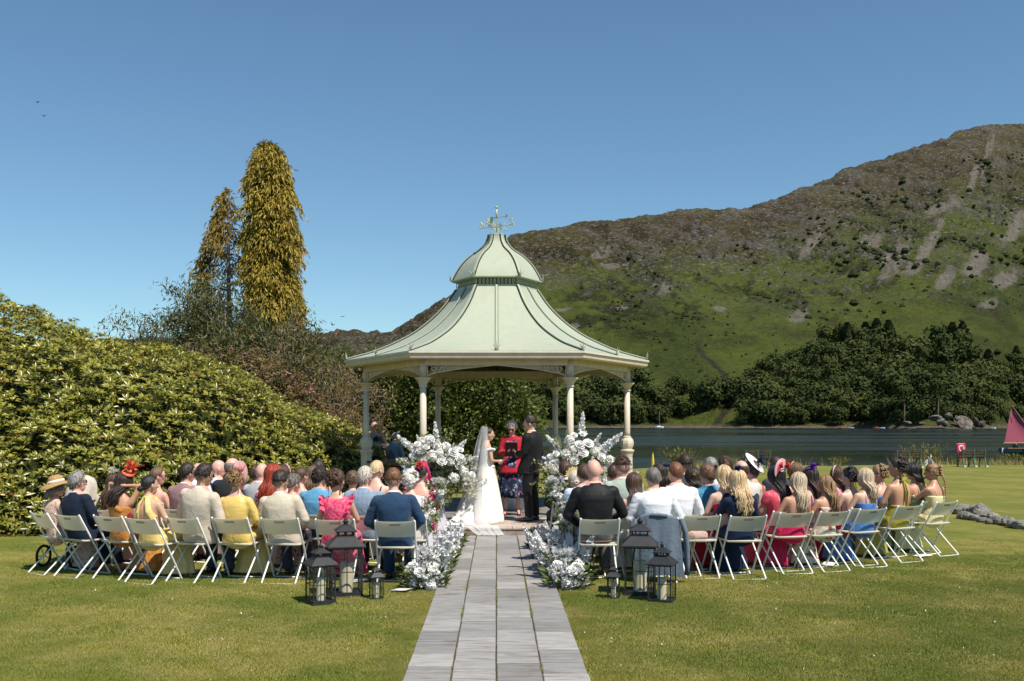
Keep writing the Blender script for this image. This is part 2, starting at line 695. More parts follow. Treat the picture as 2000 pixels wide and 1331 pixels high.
C = np.zeros(A_.shape + (3,))
C[:] = (0.104, 0.128, 0.028)
C = lerp(C, np.array((0.064, 0.084, 0.021)), smooth(.42, .62, n1))
C = lerp(C, np.array((0.118, 0.110, 0.040)), smooth(.55, .7, n2) * .6)
grass_line = elev + 0.16 * (n1 - .5) * 2 + 0.10 * (n2 - .5)
heath = smooth(0.62, 0.84, grass_line)
C = lerp(C, np.array((0.092, 0.075, 0.038)), heath)
C = lerp(C, np.array((0.060, 0.043, 0.027)), heath * smooth(.48, .6, n2))
C = lerp(C, np.array((0.125, 0.115, 0.046)), heath * smooth(.5, .62, n1) * .6)
shrub = smooth(.49, .58, n3 * .45 + n2 * .55) * smooth(0.28, 0.46, elev + .35 * (n1 - .5)) * (1 - .6 * smooth(.80, .92, elev))
C = lerp(C, np.array((0.028, 0.036, 0.011)), shrub * .9)
rock = np.clip(smooth(.50, .60, led * .55 + n3 * .45) * rockzone + .8 * smooth(.60, .66, n3 * .6 + n2 * .4) * smooth(.35, .5, elev), 0, 1)
C = lerp(C, np.array((0.145, 0.132, 0.122)), rock * .7)
# scree runs, each where it lies on the fell (bearing px, height share, length, width, slant)
for (sx, su, sl, sw, sk) in [(1175, .80, 30, .012, .3), (1195, .75, 45, .012, -.2), (1585, .71, 30, .03, 1.4), (1750, .57, 42, .045, .9), (1815, .60, 26, .05, 1.2), (1700, .66, 38, .016, -1.0), (1840, .72, 60, .016, .1),
                             (1900, .80, 12, .045, .5), (1925, .87, 6, .05, .5), (1938, .92, 5, .03, .4), (1560, .42, 36, .018, .2), (1215, .53, 16, .012, 0), (1300, .60, 22, .016, .3), (1405, .50, 20, .012, .3),
                             (1905, .50, 40, .03, 1.2), (1960, .44, 45, .022, .8), (1845, .47, 32, .022, .6), (1985, .62, 24, .05, 1.5), (1100, .57, 30, .010, .2), (1120, .47, 16, .012, .1), (1780, .52, 34, .012, -.8), (1930, .36, 30, .012, .5)]:
    du = (U_ - su)
    dx = (PXg - sx - du * 260 * sk) / (sl * .72)
    k = np.exp(-(dx ** 2 + (du / (sw * 1.6)) ** 2) * 1.1)
    k = smooth(.34, .66, k + .95 * (n3 - .5) + .45 * (n2 - .5))
    C = lerp(C, np.array((0.26, 0.225, 0.205)), k * .78)
# a dark stream gully and a stony shore strip
gl = np.abs(PXg - (1395 + 40 * np.sin(elev * 14) + (elev - .1) * 30)) / 9
C = lerp(C, np.array((0.05, 0.05, 0.03)), (1 - smooth(.4, 1.2, gl + 1.5 * (n3 - .5))) * (1 - smooth(.3, .42, elev)))
C = lerp(C, np.array((0.22, 0.18, 0.13)), 1 - smooth(.004, .010, U_))
P_FELL_Z = P[..., 2].copy()
mb = MB()
mb.grid(P)
me = mb.mesh('fell_hillside', True)
ca = me.attributes.new('ground', 'FLOAT_COLOR', 'POINT')
ca.data.foreach_set('color', np.concatenate([C.reshape(-1, 3), rockzone.reshape(-1, 1)], 1).astype(np.float32).ravel())
t = NT('fellside')
v = t.pos()
f1 = t.noise(v, 0.11, 6, 0.7)
f2 = t.noise(v, 0.035, 5, 0.6)
g = t.attr('ground', 'Color')
c = t.mix(1.0, g, t.ramp(f1, [(0.3, (0.72, 0.74, 0.72)), (0.5, (1.0, 1.0, .97)), (0.72, (1.28, 1.24, 1.15))]), 'MULTIPLY')
c = t.mix(t.ramp(f2, [(0.5, 0.0), (0.68, 0.25)]), c, (0.06, 0.07, 0.022))
rk = t.attr('ground', 'Alpha')
mp = t.n('ShaderNodeMapping'); t.t.links.new(v, mp.inputs[0]); mp.inputs['Scale'].default_value = (1, 1, 2.2); mp.inputs['Rotation'].default_value = (0, .35, 0)
f3 = t.noise(mp.outputs[0], 0.16, 6, 0.75, .6)
c = t.mix(t.math('MULTIPLY', t.ramp(f3, [(.55, 0.0), (.63, .85)]), t.math('MULTIPLY', rk, .9)), c, (0.33, 0.305, 0.285))
c = t.mix(t.math('MULTIPLY', t.ramp(f3, [(.36, .85), (.45, 0.0)]), t.math('MULTIPLY', rk, .8)), c, (0.022, 0.024, 0.012))  # dark shadows among the rocks, painted into the colour
t.base(c).p(rough=0.95, spec=0.08)
t.bump(t.math('ADD', f1, f3), 1.0, 9.0)
fell = place(me, 'fell_hillside', [t.m])
tag(fell, 'steep green and brown rocky fell rising behind the lake', 'hill', kind='structure')

# dark gorse and juniper bushes dotted over the slope (too many to count)
rngb = np.random.default_rng(41)
ico = MB(); ico.ball((0, 0, 0), 1, 6, 3)
IV, IFq = ico.verts(), ico.f
IFq = np.array([q if len(q) == 4 else q + (q[-1],) for q in IFq])
N = 15000
ia = rngb.integers(60, 500, N); iu = rngb.integers(20, 200, N)
keep = (rngb.random(N) < 0.05 + 1.0 * smooth(.48, .58, n2[ia, iu] * .4 + n1[ia, iu] * .6) * smooth(.32, .55, U_[ia, iu]) + .06 * (np.sin(PXg[ia, iu] * .02) > .2)) & (U_[ia, iu] < .88)
ia, iu = ia[keep], iu[keep]
pos = P[ia, iu] + rngb.normal(size=(len(ia), 3)) * (2, 2, 0)
sz = rngb.lognormal(0.15, .5, len(ia)) * (0.85 + .9 * right[ia, iu] * (U_[ia, iu] > .4))
scl = np.stack([sz * 1.15, sz * 1.15, sz * .95], 1)
Tv = IV * (1 + .35 * (fbm(IV * 1.7, 2, 5)[:, None] - .5))
ang = rngb.random(len(ia)) * 6.28
M = np.zeros((len(ia), 3, 3)); M[:, 0, 0] = np.cos(ang); M[:, 0, 1] = -np.sin(ang); M[:, 1, 0] = np.sin(ang); M[:, 1, 1] = np.cos(ang); M[:, 2, 2] = 1
V, Fc, tt = stamp(Tv, IFq, pos, M, scl, rngb.random(len(ia)))
V = V + (fbm(V * .9, 2, 8)[:, None] - .5) * 1.2
# quads with a doubled corner become triangles
me = MB(); me.add(V, [tuple(dict.fromkeys(q)) for q in Fc.tolist()])
t = NT('hill_shrub')
t.base(t.ramp(t.noise(t.pos(), .6, 4, .7), [(.3, (0.014, 0.022, 0.007)), (.7, (0.034, 0.047, 0.014))])).p(rough=.9, spec=.1)
t.bump(t.noise(t.pos(), 1.2, 3), .8, 1.0)
tag(build(me, 'hillside_shrubs', t.m), 'dark low bushes dotted over the fell slope', 'bushes', kind='stuff')
# ================================================================ PAVING AND GAZEBO
# ---- path of grey slate slabs
t = NT('slate_slab')
v = t.coord('Object', (1, 1, 1))
rr = t.rnd()
sh = t.n('ShaderNodeVectorMath', operation='ADD')
cb = t.n('ShaderNodeCombineXYZ'); t.t.links.new(t.math('MULTIPLY', rr, 37.0), cb.inputs[0]); t.t.links.new(t.math('MULTIPLY', rr, 11.0), cb.inputs[1])
t.t.links.new(v, sh.inputs[0]); t.t.links.new(cb.outputs[0], sh.inputs[1])
mp = t.n('ShaderNodeMapping'); t.t.links.new(sh.outputs[0], mp.inputs[0]); mp.inputs['Scale'].default_value = (1.1, 7.5, 1)
streak = t.noise(mp.outputs[0], 2.3, 6, .62, .4)
blot = t.noise(sh.outputs[0], 5.0, 5, .6)
c = t.ramp(streak, [(.30, (0.14, 0.125, 0.11)), (.44, (0.235, 0.22, 0.205)), (.56, (0.285, 0.28, 0.27)), (.72, (0.205, 0.22, 0.222))])
c = t.mix(t.ramp(blot, [(.55, 0), (.75, .5)]), c, (0.17, 0.135, 0.11))
br = t.ramp(rr, [(0, .78), (1, 1.3)])
c = t.mix(1.0, c, br, 'MULTIPLY')
t.base(c).p(rough=.75, spec=.3)
t.bump(streak, .25, .01)
SLATE = t.m
soil = mat('joint_soil', (0.13, 0.10, 0.055), .95, .1, .3, 30)
mb = MB(); mb.box((0, 9.6, -0.010), (1.346, 14.0, 0.05))
path = build(mb, 'path', soil)
tag(path, 'straight path of grey slate slabs leading to the gazebo', 'path', kind='structure')
rngp = np.random.default_rng(5)
lane_x = [-0.676, -0.332, -0.004, 0.334, 0.676]
for li in range(4):
    y = 2.7 + rngp.random() * .4
    while y < 16.52:
        L = rngp.choice([.36, .45, .52, .62, .42, .7])
        y2 = min(y + L, 16.54)
        g = .019
        x0, x1 = lane_x[li] + .003, lane_x[li + 1] - .003
        mb = MB()
        dzz = rngp.random() * .006
        tp = .026 + dzz
        j = rngp.random(8) * .006
        b = .006
        ring0 = [(x0 + j[0], y + g / 2 + j[1], 0.0), (x1 - j[2], y + g / 2 + j[3], 0), (x1 - j[4], y2 - g / 2 - j[5], 0), (x0 + j[6], y2 - g / 2 - j[7], 0)]
        cxm, cym = (x0 + x1) / 2, (y + y2) / 2
        r2 = [(p[0], p[1], tp - b) for p in ring0]
        r3 = [(p[0] + (b if p[0] < cxm else -b), p[1] + (b if p[1] < cym else -b), tp + (rngp.random() - .5) * .003) for p in ring0]
        mb.rings([ring0, r2, r3], cap=False); mb.add(r3, [(0, 1, 2, 3)])
        build(mb, 'slab', SLATE, path)
        y = y2
# weeds in the joints
wv = []
for k in range(900):
    lx = lane_x[rngp.integers(1, 4)] if rngp.random() < .7 else (lane_x[0] - .02 if rngp.random() < .5 else lane_x[4] + .02)
    yy = 3 + 13.4 * rngp.random()
    if math.sin(yy * 3.1 + lx * 9) + math.sin(yy * 1.3) < .55: continue
    for b in range(4):
        x0 = lx + rngp.normal() * .006; y0 = yy + rngp.normal() * .02
        h = .012 + .022 * rngp.random()
        wv += [(x0 - .003, y0, .02), (x0 + .003, y0, .02), (x0 + rngp.normal() * .012, y0 + rngp.normal() * .012, .022 + h)]
tint = RNG.random(len(wv) // 3)
t = NT('weed'); t.base(t.ramp(t.attr('tint'), [(0, (.10, .12, .02)), (1, (.22, .20, .04))])).p(rough=.8)
o = place(fast_mesh('joint_weeds', np.array(wv), 3, tint), 'joint_weeds', [t.m], path); o['kind'] = 'stuff'

# ---- gazebo platform
GC = Vector((0, 21.0, 0))
PZ = 0.142


def hexpt(r, k, z, rot=0.0):
    a = R(60 * k) + rot
    return np.array((r * math.cos(a), GC.y + r * math.sin(a), z))
# corner k: 0 = right, 1 = back right, 2 = back left, 3 = left, 4 = front left, 5 = front right


stone = NT('pink_limestone')
v = stone.coord('Object')
n = stone.noise(v, 4.5, 6, .65, .8)
c = stone.ramp(n, [(.3, (0.30, 0.215, 0.165)), (.5, (0.46, 0.375, 0.31)), (.7, (0.56, 0.49, 0.42))])
c = stone.mix(stone.ramp(stone.noise(v, 14, 4), [(.56, 0), (.66, .6)]), c, (0.24, 0.15, 0.11))
c = stone.mix(1.0, c, stone.ramp(stone.rnd(), [(0, .85), (1, 1.05)]), 'MULTIPLY')
stone.base(c).p(rough=.7, spec=.3)
stone.bump(n, .25, .01)
STONE = stone.m
mb = MB()
mb.rings([[hexpt(3.0, k, z) for k in range(6)] for z in (-.02, PZ - .035)], cap=True)
mb.box((0, 17.55, (PZ - .055) / 2), (4.3, 1.76, PZ - .02))
plat = build(mb, 'platform', soil)
tag(plat, 'low stone platform with a pinkish step under the gazebo', 'platform', kind='structure')


def tile(x0, x1, y0, y1, z0, z1, m, clip=None):
    g = .004
    x0, x1, y0, y1 = x0 + g, x1 - g, y0 + g, y1 - g
    b = .006
    mb = MB()
    mb.rings([[(x0, y0, z0), (x1, y0, z0), (x1, y1, z0), (x0, y1, z0)], [(x0, y0, z1 - b), (x1, y0, z1 - b), (x1, y1, z1 - b), (x0, y1, z1 - b)],
              [(x0 + b, y0 + b, z1), (x1 - b, y0 + b, z1), (x1 - b, y1 - b, z1), (x0 + b, y1 - b, z1)]], cap=True)
    build(mb, 'paving_tile', m, plat)


x = -2.2
while x < 2.19:
    w = min(rngp.choice([.42, .5, .46]), 2.2 - x)
    tile(x, x + w, 16.62, 16.70, -.01, PZ - .028, STONE)
    x += w
for r_i, (ya, yb) in enumerate([(16.605, 17.0), (17.0, 17.42), (17.42, 17.84), (17.84, 18.4)]):
    x = -2.24 + (.2 if r_i % 2 else 0)
    while x < 2.2:
        w = min(rngp.choice([.55, .7, .62]), 2.24 - x)
        if w > .05: tile(x, x + w, ya, yb, PZ - .026, PZ + rngp.random() * .002, STONE)
        x += w
floorm = mat('grey_paving', (0.23, 0.21, 0.19), .75, .3, .25, 6, .2, 30)
y = 18.4
while y < 23.55:
    half = 3.0 - abs(y + .2 - 21) / math.tan(R(60)) if True else 3
    half = min(3.0 - abs(y - 21) / math.tan(R(60)), 3.0 - abs(y + .42 - 21) / math.tan(R(60)))
    x = -half
    while x < half - .05:
        w = min(.56, half - x)
        tile(x, x + w, y, min(y + .42, 23.58), PZ - .026, PZ + rngp.random() * .002, STONE if y > 23.1 else floorm)
        x += w
    y += .42

# ---- gazebo
def paint(name, col, dirt=.25, rough=.45):
    t = NT(name)
    v = t.coord('Object')
    n = t.noise(t.coord('Object', (3, 3, 1.2)), 2.2, 6, .65, .6)
    n2 = t.noise(v, 26, 4, .6)
    c = t.ramp(n, [(.3, tuple(x * (1 - dirt * .7) for x in col)), (.62, col)])
    c = t.mix(t.ramp(n2, [(.62, 0), (.75, dirt)]), c, tuple(x * .55 for x in (col[0], col[1] * .95, col[2] * .8)))
    t.base(c).p(rough=rough, spec=.4)
    t.bump(n2, .08, .01)
    return t.m


CREAM = paint('cream_paint', (0.66, 0.575, 0.45))
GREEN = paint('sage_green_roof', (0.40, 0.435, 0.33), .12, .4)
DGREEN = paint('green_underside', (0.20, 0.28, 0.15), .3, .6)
DARK_STRIP = mat('black_strip', (0.035, 0.037, 0.03), .6, .3)
IRON = mat('grey_iron', (0.11, 0.11, 0.11), .5, .4, .2, 20)
WOOD = mat('rail_wood', (0.17, 0.075, 0.035), .5, .4, .3, 10)

gz = empty('gazebo', (0, 0, 0))
tag(gz, 'cream columned hexagonal gazebo with a flared sage green roof', 'gazebo')
PROF = np.array([(.84, 4.667), (.93, 4.54), (1.056, 4.348), (1.281, 4.106), (1.523, 3.898), (1.80, 3.708), (2.147, 3.535), (2.50, 3.385), (2.83, 3.29), (3.15, 3.205)])
DOME = np.array([(.925, 4.85), (.875, 4.96), (.81, 5.073), (.745, 5.17), (.665, 5.261), (.58, 5.34), (.491, 5.406), (.40, 5.46), (.32, 5.52), (.255, 5.595), (.21, 5.665), (.185, 5.74), (.178, 5.82)])


def refine(A):
    A = np.asarray(A, float)
    for _ in range(2):
        B = [A[0]]
        for a, b in zip(A[:-1], A[1:]): B += [a * .75 + b * .25, a * .25 + b * .75]
        A = np.array(B + [A[-1]])
    return A


PROF, DOME = refine(PROF), refine(DOME)


def surf(prof, k, s, lift=0.0):
    """points down the roof along edge fraction s between corner k and k+1"""
    return np.array([(1 - s) * hexpt(r, k, z + lift) + s * hexpt(r, k + 1, z + lift) for r, z in prof])


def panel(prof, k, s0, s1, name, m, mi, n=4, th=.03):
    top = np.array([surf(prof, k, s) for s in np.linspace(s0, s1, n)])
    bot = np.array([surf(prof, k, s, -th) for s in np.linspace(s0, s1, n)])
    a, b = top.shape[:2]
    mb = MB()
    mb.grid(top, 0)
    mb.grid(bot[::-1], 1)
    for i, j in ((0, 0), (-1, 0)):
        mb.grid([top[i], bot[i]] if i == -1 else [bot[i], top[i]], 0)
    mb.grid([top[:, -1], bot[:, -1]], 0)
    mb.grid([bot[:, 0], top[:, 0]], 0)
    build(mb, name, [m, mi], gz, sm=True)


def batten(prof, k, s, w, h, name, dark=True):
    """raised strip following the roof; wider black strip beneath"""
    pts = surf(prof, k, s)
    c = np.array((0, GC.y, 0))
    rad = pts - c; rad[:, 2] = 0
    rad /= np.linalg.norm(rad, axis=1)[:, None]
    tang = np.stack([-rad[:, 1], rad[:, 0], 0 * rad[:, 0]], 1)
    d = np.gradient(pts, axis=0); d /= np.linalg.norm(d, axis=1)[:, None]
    nrm = np.cross(tang, d); nrm *= np.sign(nrm[:, 2:3] + 1e-9)
    def strip(w, lo, hi, m, nm, par):
        mb = MB()
        rs = [[p - tg * w / 2 + nn * lo, p + tg * w / 2 + nn * lo, p + tg * w / 2 * .8 + nn * hi, p - tg * w / 2 * .8 + nn * hi] for p, tg, nn in zip(pts, tang, nrm)]
        mb.rings(rs, True)
        return build(mb, nm, m, par)
    b = strip(w, -.02, h, GREEN, name, gz)
    strip(w * 1.35, -.022, h * .45, DARK_STRIP, 'under_strip', b)


for k in range(6):
    for s0, s1 in ((0, .5), (.5, 1)):
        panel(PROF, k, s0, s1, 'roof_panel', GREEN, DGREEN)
    batten(PROF, k, 0.0, .05, .035, 'roof_rib')
    batten(PROF, k, .5, .055, .03, 'roof_rib')
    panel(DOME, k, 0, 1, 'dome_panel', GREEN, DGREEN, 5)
    batten(DOME, k, 0.0, .045, .03, 'dome_rib')
mb = MB(); mb.lathe([(.17, 5.80), (.185, 5.815), (.18, 5.83), (.06, 5.84), (.03, 5.86)], GC, 6); build(mb, 'dome_cap', GREEN, gz)
# drum with a ring of overlapping ovals
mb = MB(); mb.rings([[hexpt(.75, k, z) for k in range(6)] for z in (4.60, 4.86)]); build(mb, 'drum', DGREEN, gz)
mb = MB(); mb.rings([[hexpt(r, k, z) for k in range(6)] for r, z in ((.70, 4.655), (.85, 4.655), (.85, 4.685), (.70, 4.685))], closed=True, cap=False); build(mb, 'collar', GREEN, gz)
mb = MB(); mb.rings([[hexpt(r, k, z) for k in range(6)] for r, z in ((.72, 4.83), (.955, 4.83), (.955, 4.85), (.72, 4.85))], closed=True, cap=False); build(mb, 'collar', GREEN, gz)
for k in range(6):
    a, b = hexpt(.83, k, 4.757), hexpt(.83, k + 1, 4.757)
    ex = (b - a) / np.linalg.norm(b - a)
    mb = MB()
    for i in range(11):
        c = a + (b - a) * ((i + .5) / 11)
        th = np.linspace(0, 2 * PI, 15)[:-1]
        mb.tube(c + np.outer(np.cos(th) * .054, ex) + np.outer(np.sin(th) * .075, (0, 0, 1)), .010, 4, closed=True)
    build(mb, 'lattice', GREEN, gz)
    # crown leaf finials at the dome and eave corners
for k in range(6):
    for r, z, sc in ((.965, 4.85, .16), (3.15, 3.215, .17)):
        for kk, ss in (((k, 0.0),) if r < 2 else ((k, 0.0), (k, .5))):
            b0 = (1 - ss) * hexpt(r, kk, z) + ss * hexpt(r, kk + 1, z)
            out = b0 - np.array(GC); out[2] = 0; out /= np.linalg.norm(out)
            tg = np.array((-out[1], out[0], 0))
            mb = MB()
            for da, L in ((0, 1.0), (-.5, .75), (.5, .75)):
                d = np.array((0, 0, 1.0)) * math.cos(da) + tg * math.sin(da)
                e = tg * math.sin(da) * .5
                mb.tube([b0, b0 + (d * .45) * sc * L, b0 + d * sc * L + e * sc * .5 + out * .01], [.014, .02, .003], 5, flat=.5)
            build(mb, 'finial', GREEN, gz)
# fascia and gutter
for k in range(6):
    mb = MB()
    prof = [(3.13, 3.20), (3.19, 3.195), (3.195, 3.16), (3.165, 3.14), (3.155, 3.075), (3.10, 3.05), (3.04, 3.05), (3.04, 3.13)]
    mb.rings([[hexpt(r, k, z) for r, z in prof], [hexpt(r, k + 1, z) for r, z in prof]], True)
    build(mb, 'fascia', CREAM, gz)
    a, b = hexpt(2.73, k, 3.02), hexpt(2.73, k + 1, 3.02)
    mb = MB(); mb.beam(a, b, .09, .14); build(mb, 'ring_beam', CREAM, gz)
    mb = MB()
    mb.grid([[hexpt(3.05, k, 3.075), hexpt(3.05, k + 1, 3.075)], [hexpt(2.73, k, 3.085), hexpt(2.73, k + 1, 3.085)]])
    build(mb, 'soffit', CREAM, gz)
    # rafters under the roof
    mb = MB()
    for s in (0.0, .5):
        pts = surf(PROF, k, s, -.07)
        mb.tube(pts, .03, 4)
    build(mb, 'rafter', DGREEN, gz)

# columns
RC = 2.73
for k in range(6):
    c = hexpt(RC, k, 0)
    cz = (c[0], c[1], 0)
    mb = MB()
    mb.lathe([(.062, 1.60), (.064, 1.7), (.059, 2.56)], cz, 20)
    col = build(mb, 'column', CREAM, gz, sm=True)
    mb = MB(); mb.lathe([(.061, 2.54), (.075, 2.555), (.075, 2.58), (.066, 2.59), (.075, 2.62), (.115, 2.675), (.15, 2.70), (.155, 2.715), (.15, 2.725), (.06, 2.73)], cz, 20); build(mb, 'capital', CREAM, col, sm=False)
    mb = MB(); mb.lathe([(.066, 2.73), (.066, 3.06)], cz, 20); build(mb, 'upper_post', CREAM, col, sm=True)
    # carved vase with leaf lobes
    mb = MB()
    nn = 24
    rs = []
    for r, z in [(.085, 1.335), (.10, 1.345), (.125, 1.40), (.135, 1.46), (.128, 1.52), (.10, 1.565), (.08, 1.585), (.09, 1.60), (.07, 1.615)]:
        ang = np.arange(nn) * 2 * PI / nn
        rr_ = r * (1 + .045 * np.cos(ang * 8) * (1 if 1.36 < z < 1.57 else 0))
        rs.append(np.stack([c[0] + rr_ * np.cos(ang), c[1] + rr_ * np.sin(ang), np.full(nn, z)], 1))
    mb.rings(rs); build(mb, 'vase', CREAM, col)
    mb = MB(); mb.lathe([(.115, 1.235), (.12, 1.245), (.145, 1.29), (.15, 1.31), (.145, 1.325), (.10, 1.34)], cz, 20); build(mb, 'ring_moulding', CREAM, col)
    mb = MB()
    rs = []
    for r, z in [(.112, .30), (.112, 1.18), (.12, 1.235)]:
        ang = np.arange(48) * 2 * PI / 48
        rr_ = r * (1 - (.05 if z < 1.2 else 0) * (np.arange(48) % 3 == 0))
        rs.append(np.stack([c[0] + rr_ * np.cos(ang), c[1] + rr_ * np.sin(ang), np.full(48, z)], 1))
    mb.rings(rs); build(mb, 'pedestal', CREAM, col)
    mb = MB(); mb.lathe([(.17, PZ), (.17, .22), (.15, .24), (.13, .30), (.11, .31)], cz, 20); build(mb, 'base', CREAM, col)

# filigree arch brackets: two per bay
def spiral(c, ex, ez, r0, turns, ph=0, n=18, sgn=1):
    th = np.linspace(0, turns * 2 * PI, n)
    r = r0 * (1 - .85 * th / th[-1])
    return c + np.outer(r * np.cos(sgn * th + ph), ex) + np.outer(r * np.sin(sgn * th + ph), ez)


for k in range(6):
    A, B = hexpt(RC, k, 0), hexpt(RC, k + 1, 0)
    L = np.linalg.norm(B - A)
    for a, b in ((A, B), (B, A)):
        ex = (b - a) / L
        ez = np.array((0, 0, 1.0))
        o0 = a + ex * .066
        def q(x, z): return o0 + ex * x + ez * z
        xs_ = np.linspace(0, L / 2 - .066, 16)
        arch = lambda x: 2.745 + .215 * (np.clip(x / (L / 2 - .066), 0, 1)) ** .55
        mb = MB()
        mb.tube([q(x, arch(x)) for x in xs_], .013, 5)
        mb.tube([q(.012, 2.745), q(.012, 2.95)], .012, 4)
        x = .07
        i = 0
        while x < .95:
            h = 2.95 - arch(x)
            r = max(.014, h * .42)
            cc = q(x + r, 2.95 - h / 2 - .004)
            for ph, sg in ((0, 1), (PI, -1)):
                mb.tube(spiral(cc, ex, ez, r, 1.15, ph, 13, sg), .0065, 4)
            mb.tube([cc - ez * h * .5, cc + ex * r * .4, cc + ez * h * .5], .006, 4)
            mb.tube([q(x, 2.95), q(x + r * .7, arch(x + r) + h * .3), q(x + 2 * r, 2.95 - .01)], .006, 4)
            if r > .04:
                for dx, dzv in ((-.6, .62), (.6, .6), (.62, -.55), (-.5, -.2)):
                    mb.tube(spiral(cc + ex * dx * r + ez * dzv * r, ex, ez, r * .36, .9, dx, 8), .0055, 4)
            x += r * 1.55
            i += 1
        build(mb, 'bracket', CREAM, gz)

# railings: wooden hand rail and iron scroll panels, open at the front
for k in (0, 1, 2, 3, 5):
    A, B = hexpt(RC, k, 0), hexpt(RC, k + 1, 0)
    L = np.linalg.norm(B - A); ex = (B - A) / L; ez = np.array((0, 0, 1.0))
    if k == 5: pass
    mb = MB(); mb.beam(A + ex * .1 + ez * 1.075, B - ex * .1 + ez * 1.075, .07, .045); build(mb, 'hand_rail', WOOD, gz)
    for c0, c1 in ((.14, .44), (.44, .70), (L - .70, L - .44), (L - .44, L - .14)):
        mb = MB()
        q = lambda x, z: A + ex * x + ez * z
        z0, z1 = .26, .90
        w = c1 - c0 - .02
        mb.tube([q(c0, z0), q(c0, z1)], .013, 4); mb.tube([q(c0 + w, z0), q(c0 + w, z1)], .013, 4)
        for z in (z0, z0 + .13, z1):
            mb.tube([q(c0, z), q(c0 + w, z)], .011, 4)
        mb.tube([q(c0 + w / 2, PZ), q(c0 + w / 2, z0)], .015, 5); mb.tube([q(c0 + w / 2, z1), q(c0 + w / 2, 1.06)], .012, 5)
        for i in range(2):
            th = np.linspace(0, 2 * PI, 13)[:-1]
            cc = q(c0 + w * (.27 + .46 * i), z0 + .065)
            mb.tube(cc + np.outer(.05 * np.cos(th), ex) + np.outer(.05 * np.sin(th), ez), .008, 4, closed=True)
        for zc, rr_, ph, sg in ((.78, .075, .4, 1), (.66, .06, 2.2, -1), (.55, .075, 3.6, 1), (.48, .05, 5.3, -1), (.71, .05, 4.6, -1)):
            mb.tube(spiral(q(c0 + w / 2 + (.04 if sg > 0 else -.045), zc), ex, ez, rr_, 1.4, ph, 16, sg), .009, 4)
        mb.tube([q(c0 + .01, z0 + .14), q(c0 + w * .7, .52), q(c0 + w * .3, .70), q(c0 + w, z1 - .02)], .009, 4)
        build(mb, 'scroll_panel', IRON, gz)

# weather vane: pole, arms with letters, arrow
VANE = paint('vane_paint', (0.50, 0.55, 0.40), .4, .5)
vz = empty('weather_vane', (0, 0, 0)); vz.parent = gz
c = np.array((0, GC.y, 0.0))
mb = MB(); mb.tube([c + (0, 0, 5.86), c + (0, 0, 6.37)], .012, 8); mb.tube([c + (0, 0, 6.18), c + (0, 0, 6.36)], .018, 8); mb.ball(c + (0, 0, 6.40), .030, 10, 8); build(mb, 'pole', VANE, vz, sm=True)
LET = {'N': [[(-.5, 0), (-.5, 1), (.5, 0), (.5, 1)]], 'S': [[(.45, .8), (.25, .97), (-.1, 1), (-.42, .84), (-.42, .62), (0, .5), (.42, .38), (.45, .16), (.1, 0), (-.25, .02), (-.48, .2)]],
       'W': [[(-.6, 1), (-.32, 0), (0, .8), (.32, 0), (.6, 1)]], 'E': [[(.4, 1), (-.35, 1), (-.35, 0), (.4, 0)], [(-.35, .5), (.25, .5)]]}
dirs = {'S': np.array((.87, -.5, 0)), 'N': np.array((-.87, .5, 0)), 'W': np.array((-.5, -.87, 0)), 'E': np.array((.5, .87, 0))}
for L_, d in dirs.items():
    mb = MB()
    p0, p1 = c + (0, 0, 6.0), c + d * .40 + (0, 0, 6.0)
    mb.tube([p0, p1], .010, 6); mb.ball(p1, .019, 8, 6)
    arm = build(mb, 'arm', VANE, vz)
    mb = MB()
    cc = c + d * .345 + (0, 0, 6.012)
    ax = d if d[0] > 0 else -d
    for st in LET[L_]:
        pts = [cc + ax * (u * .085) + np.array((0, 0, v_ * .115)) for u, v_ in st]
        for i in range(len(pts) - 1):
            mb.tube([pts[i], pts[i + 1]], .011 if (L_ != 'S') else .012, 5)
    build(mb, 'letter', VANE, arm)
    mb = MB()
    for zz, sg in ((5.96, -1), (6.05, 1)):
        mb.tube(spiral(c + d * .10 + (0, 0, zz), d, np.array((0, 0, 1.0)), .045, 1.2, PI, 14, sg), .007, 4)
    mb.tube(spiral(c + d * .06 + (0, 0, 5.915), d, np.array((0, 0, 1.0)), .035, 1.1, 1, 12, -1), .007, 4)
    build(mb, 'scroll', VANE, arm)
mb = MB()
dA = np.array((.62, -.55, .0)); dA /= np.linalg.norm(dA)
h0 = c + (0, 0, 6.185)
mb.tube([h0 - dA * .10, h0 + dA * .26], .010, 5)
e = h0 + dA * .27
sd = np.array((0, 0, 1.0))
mb.add([e + dA * .06, e - dA * .02 + sd * .05, e - dA * .0, e - dA * .02 - sd * .05], [(0, 1, 2), (0, 2, 3)])
mb.rings([[e + dA * .06 + n_ * .004 for _ in range(1)] * 1 + [e + sd * .05 - dA * .02 + n_ * .004, e - sd * .05 - dA * .02 + n_ * .004] for n_ in (np.cross(dA, sd), -np.cross(dA, sd))])
tl = h0 - dA * .10
f = [tl + sd * .03, tl - dA * .04 + sd * .035, tl - dA * .13 + sd * .02, tl - dA * .09 - sd * .05, tl - dA * .15 - sd * .17, tl - dA * .05 - sd * .17, tl - sd * .04]
nn_ = np.cross(dA, sd)
mb.rings([[p + nn_ * .005 for p in f], [p - nn_ * .005 for p in f]])
build(mb, 'arrow', VANE, vz)
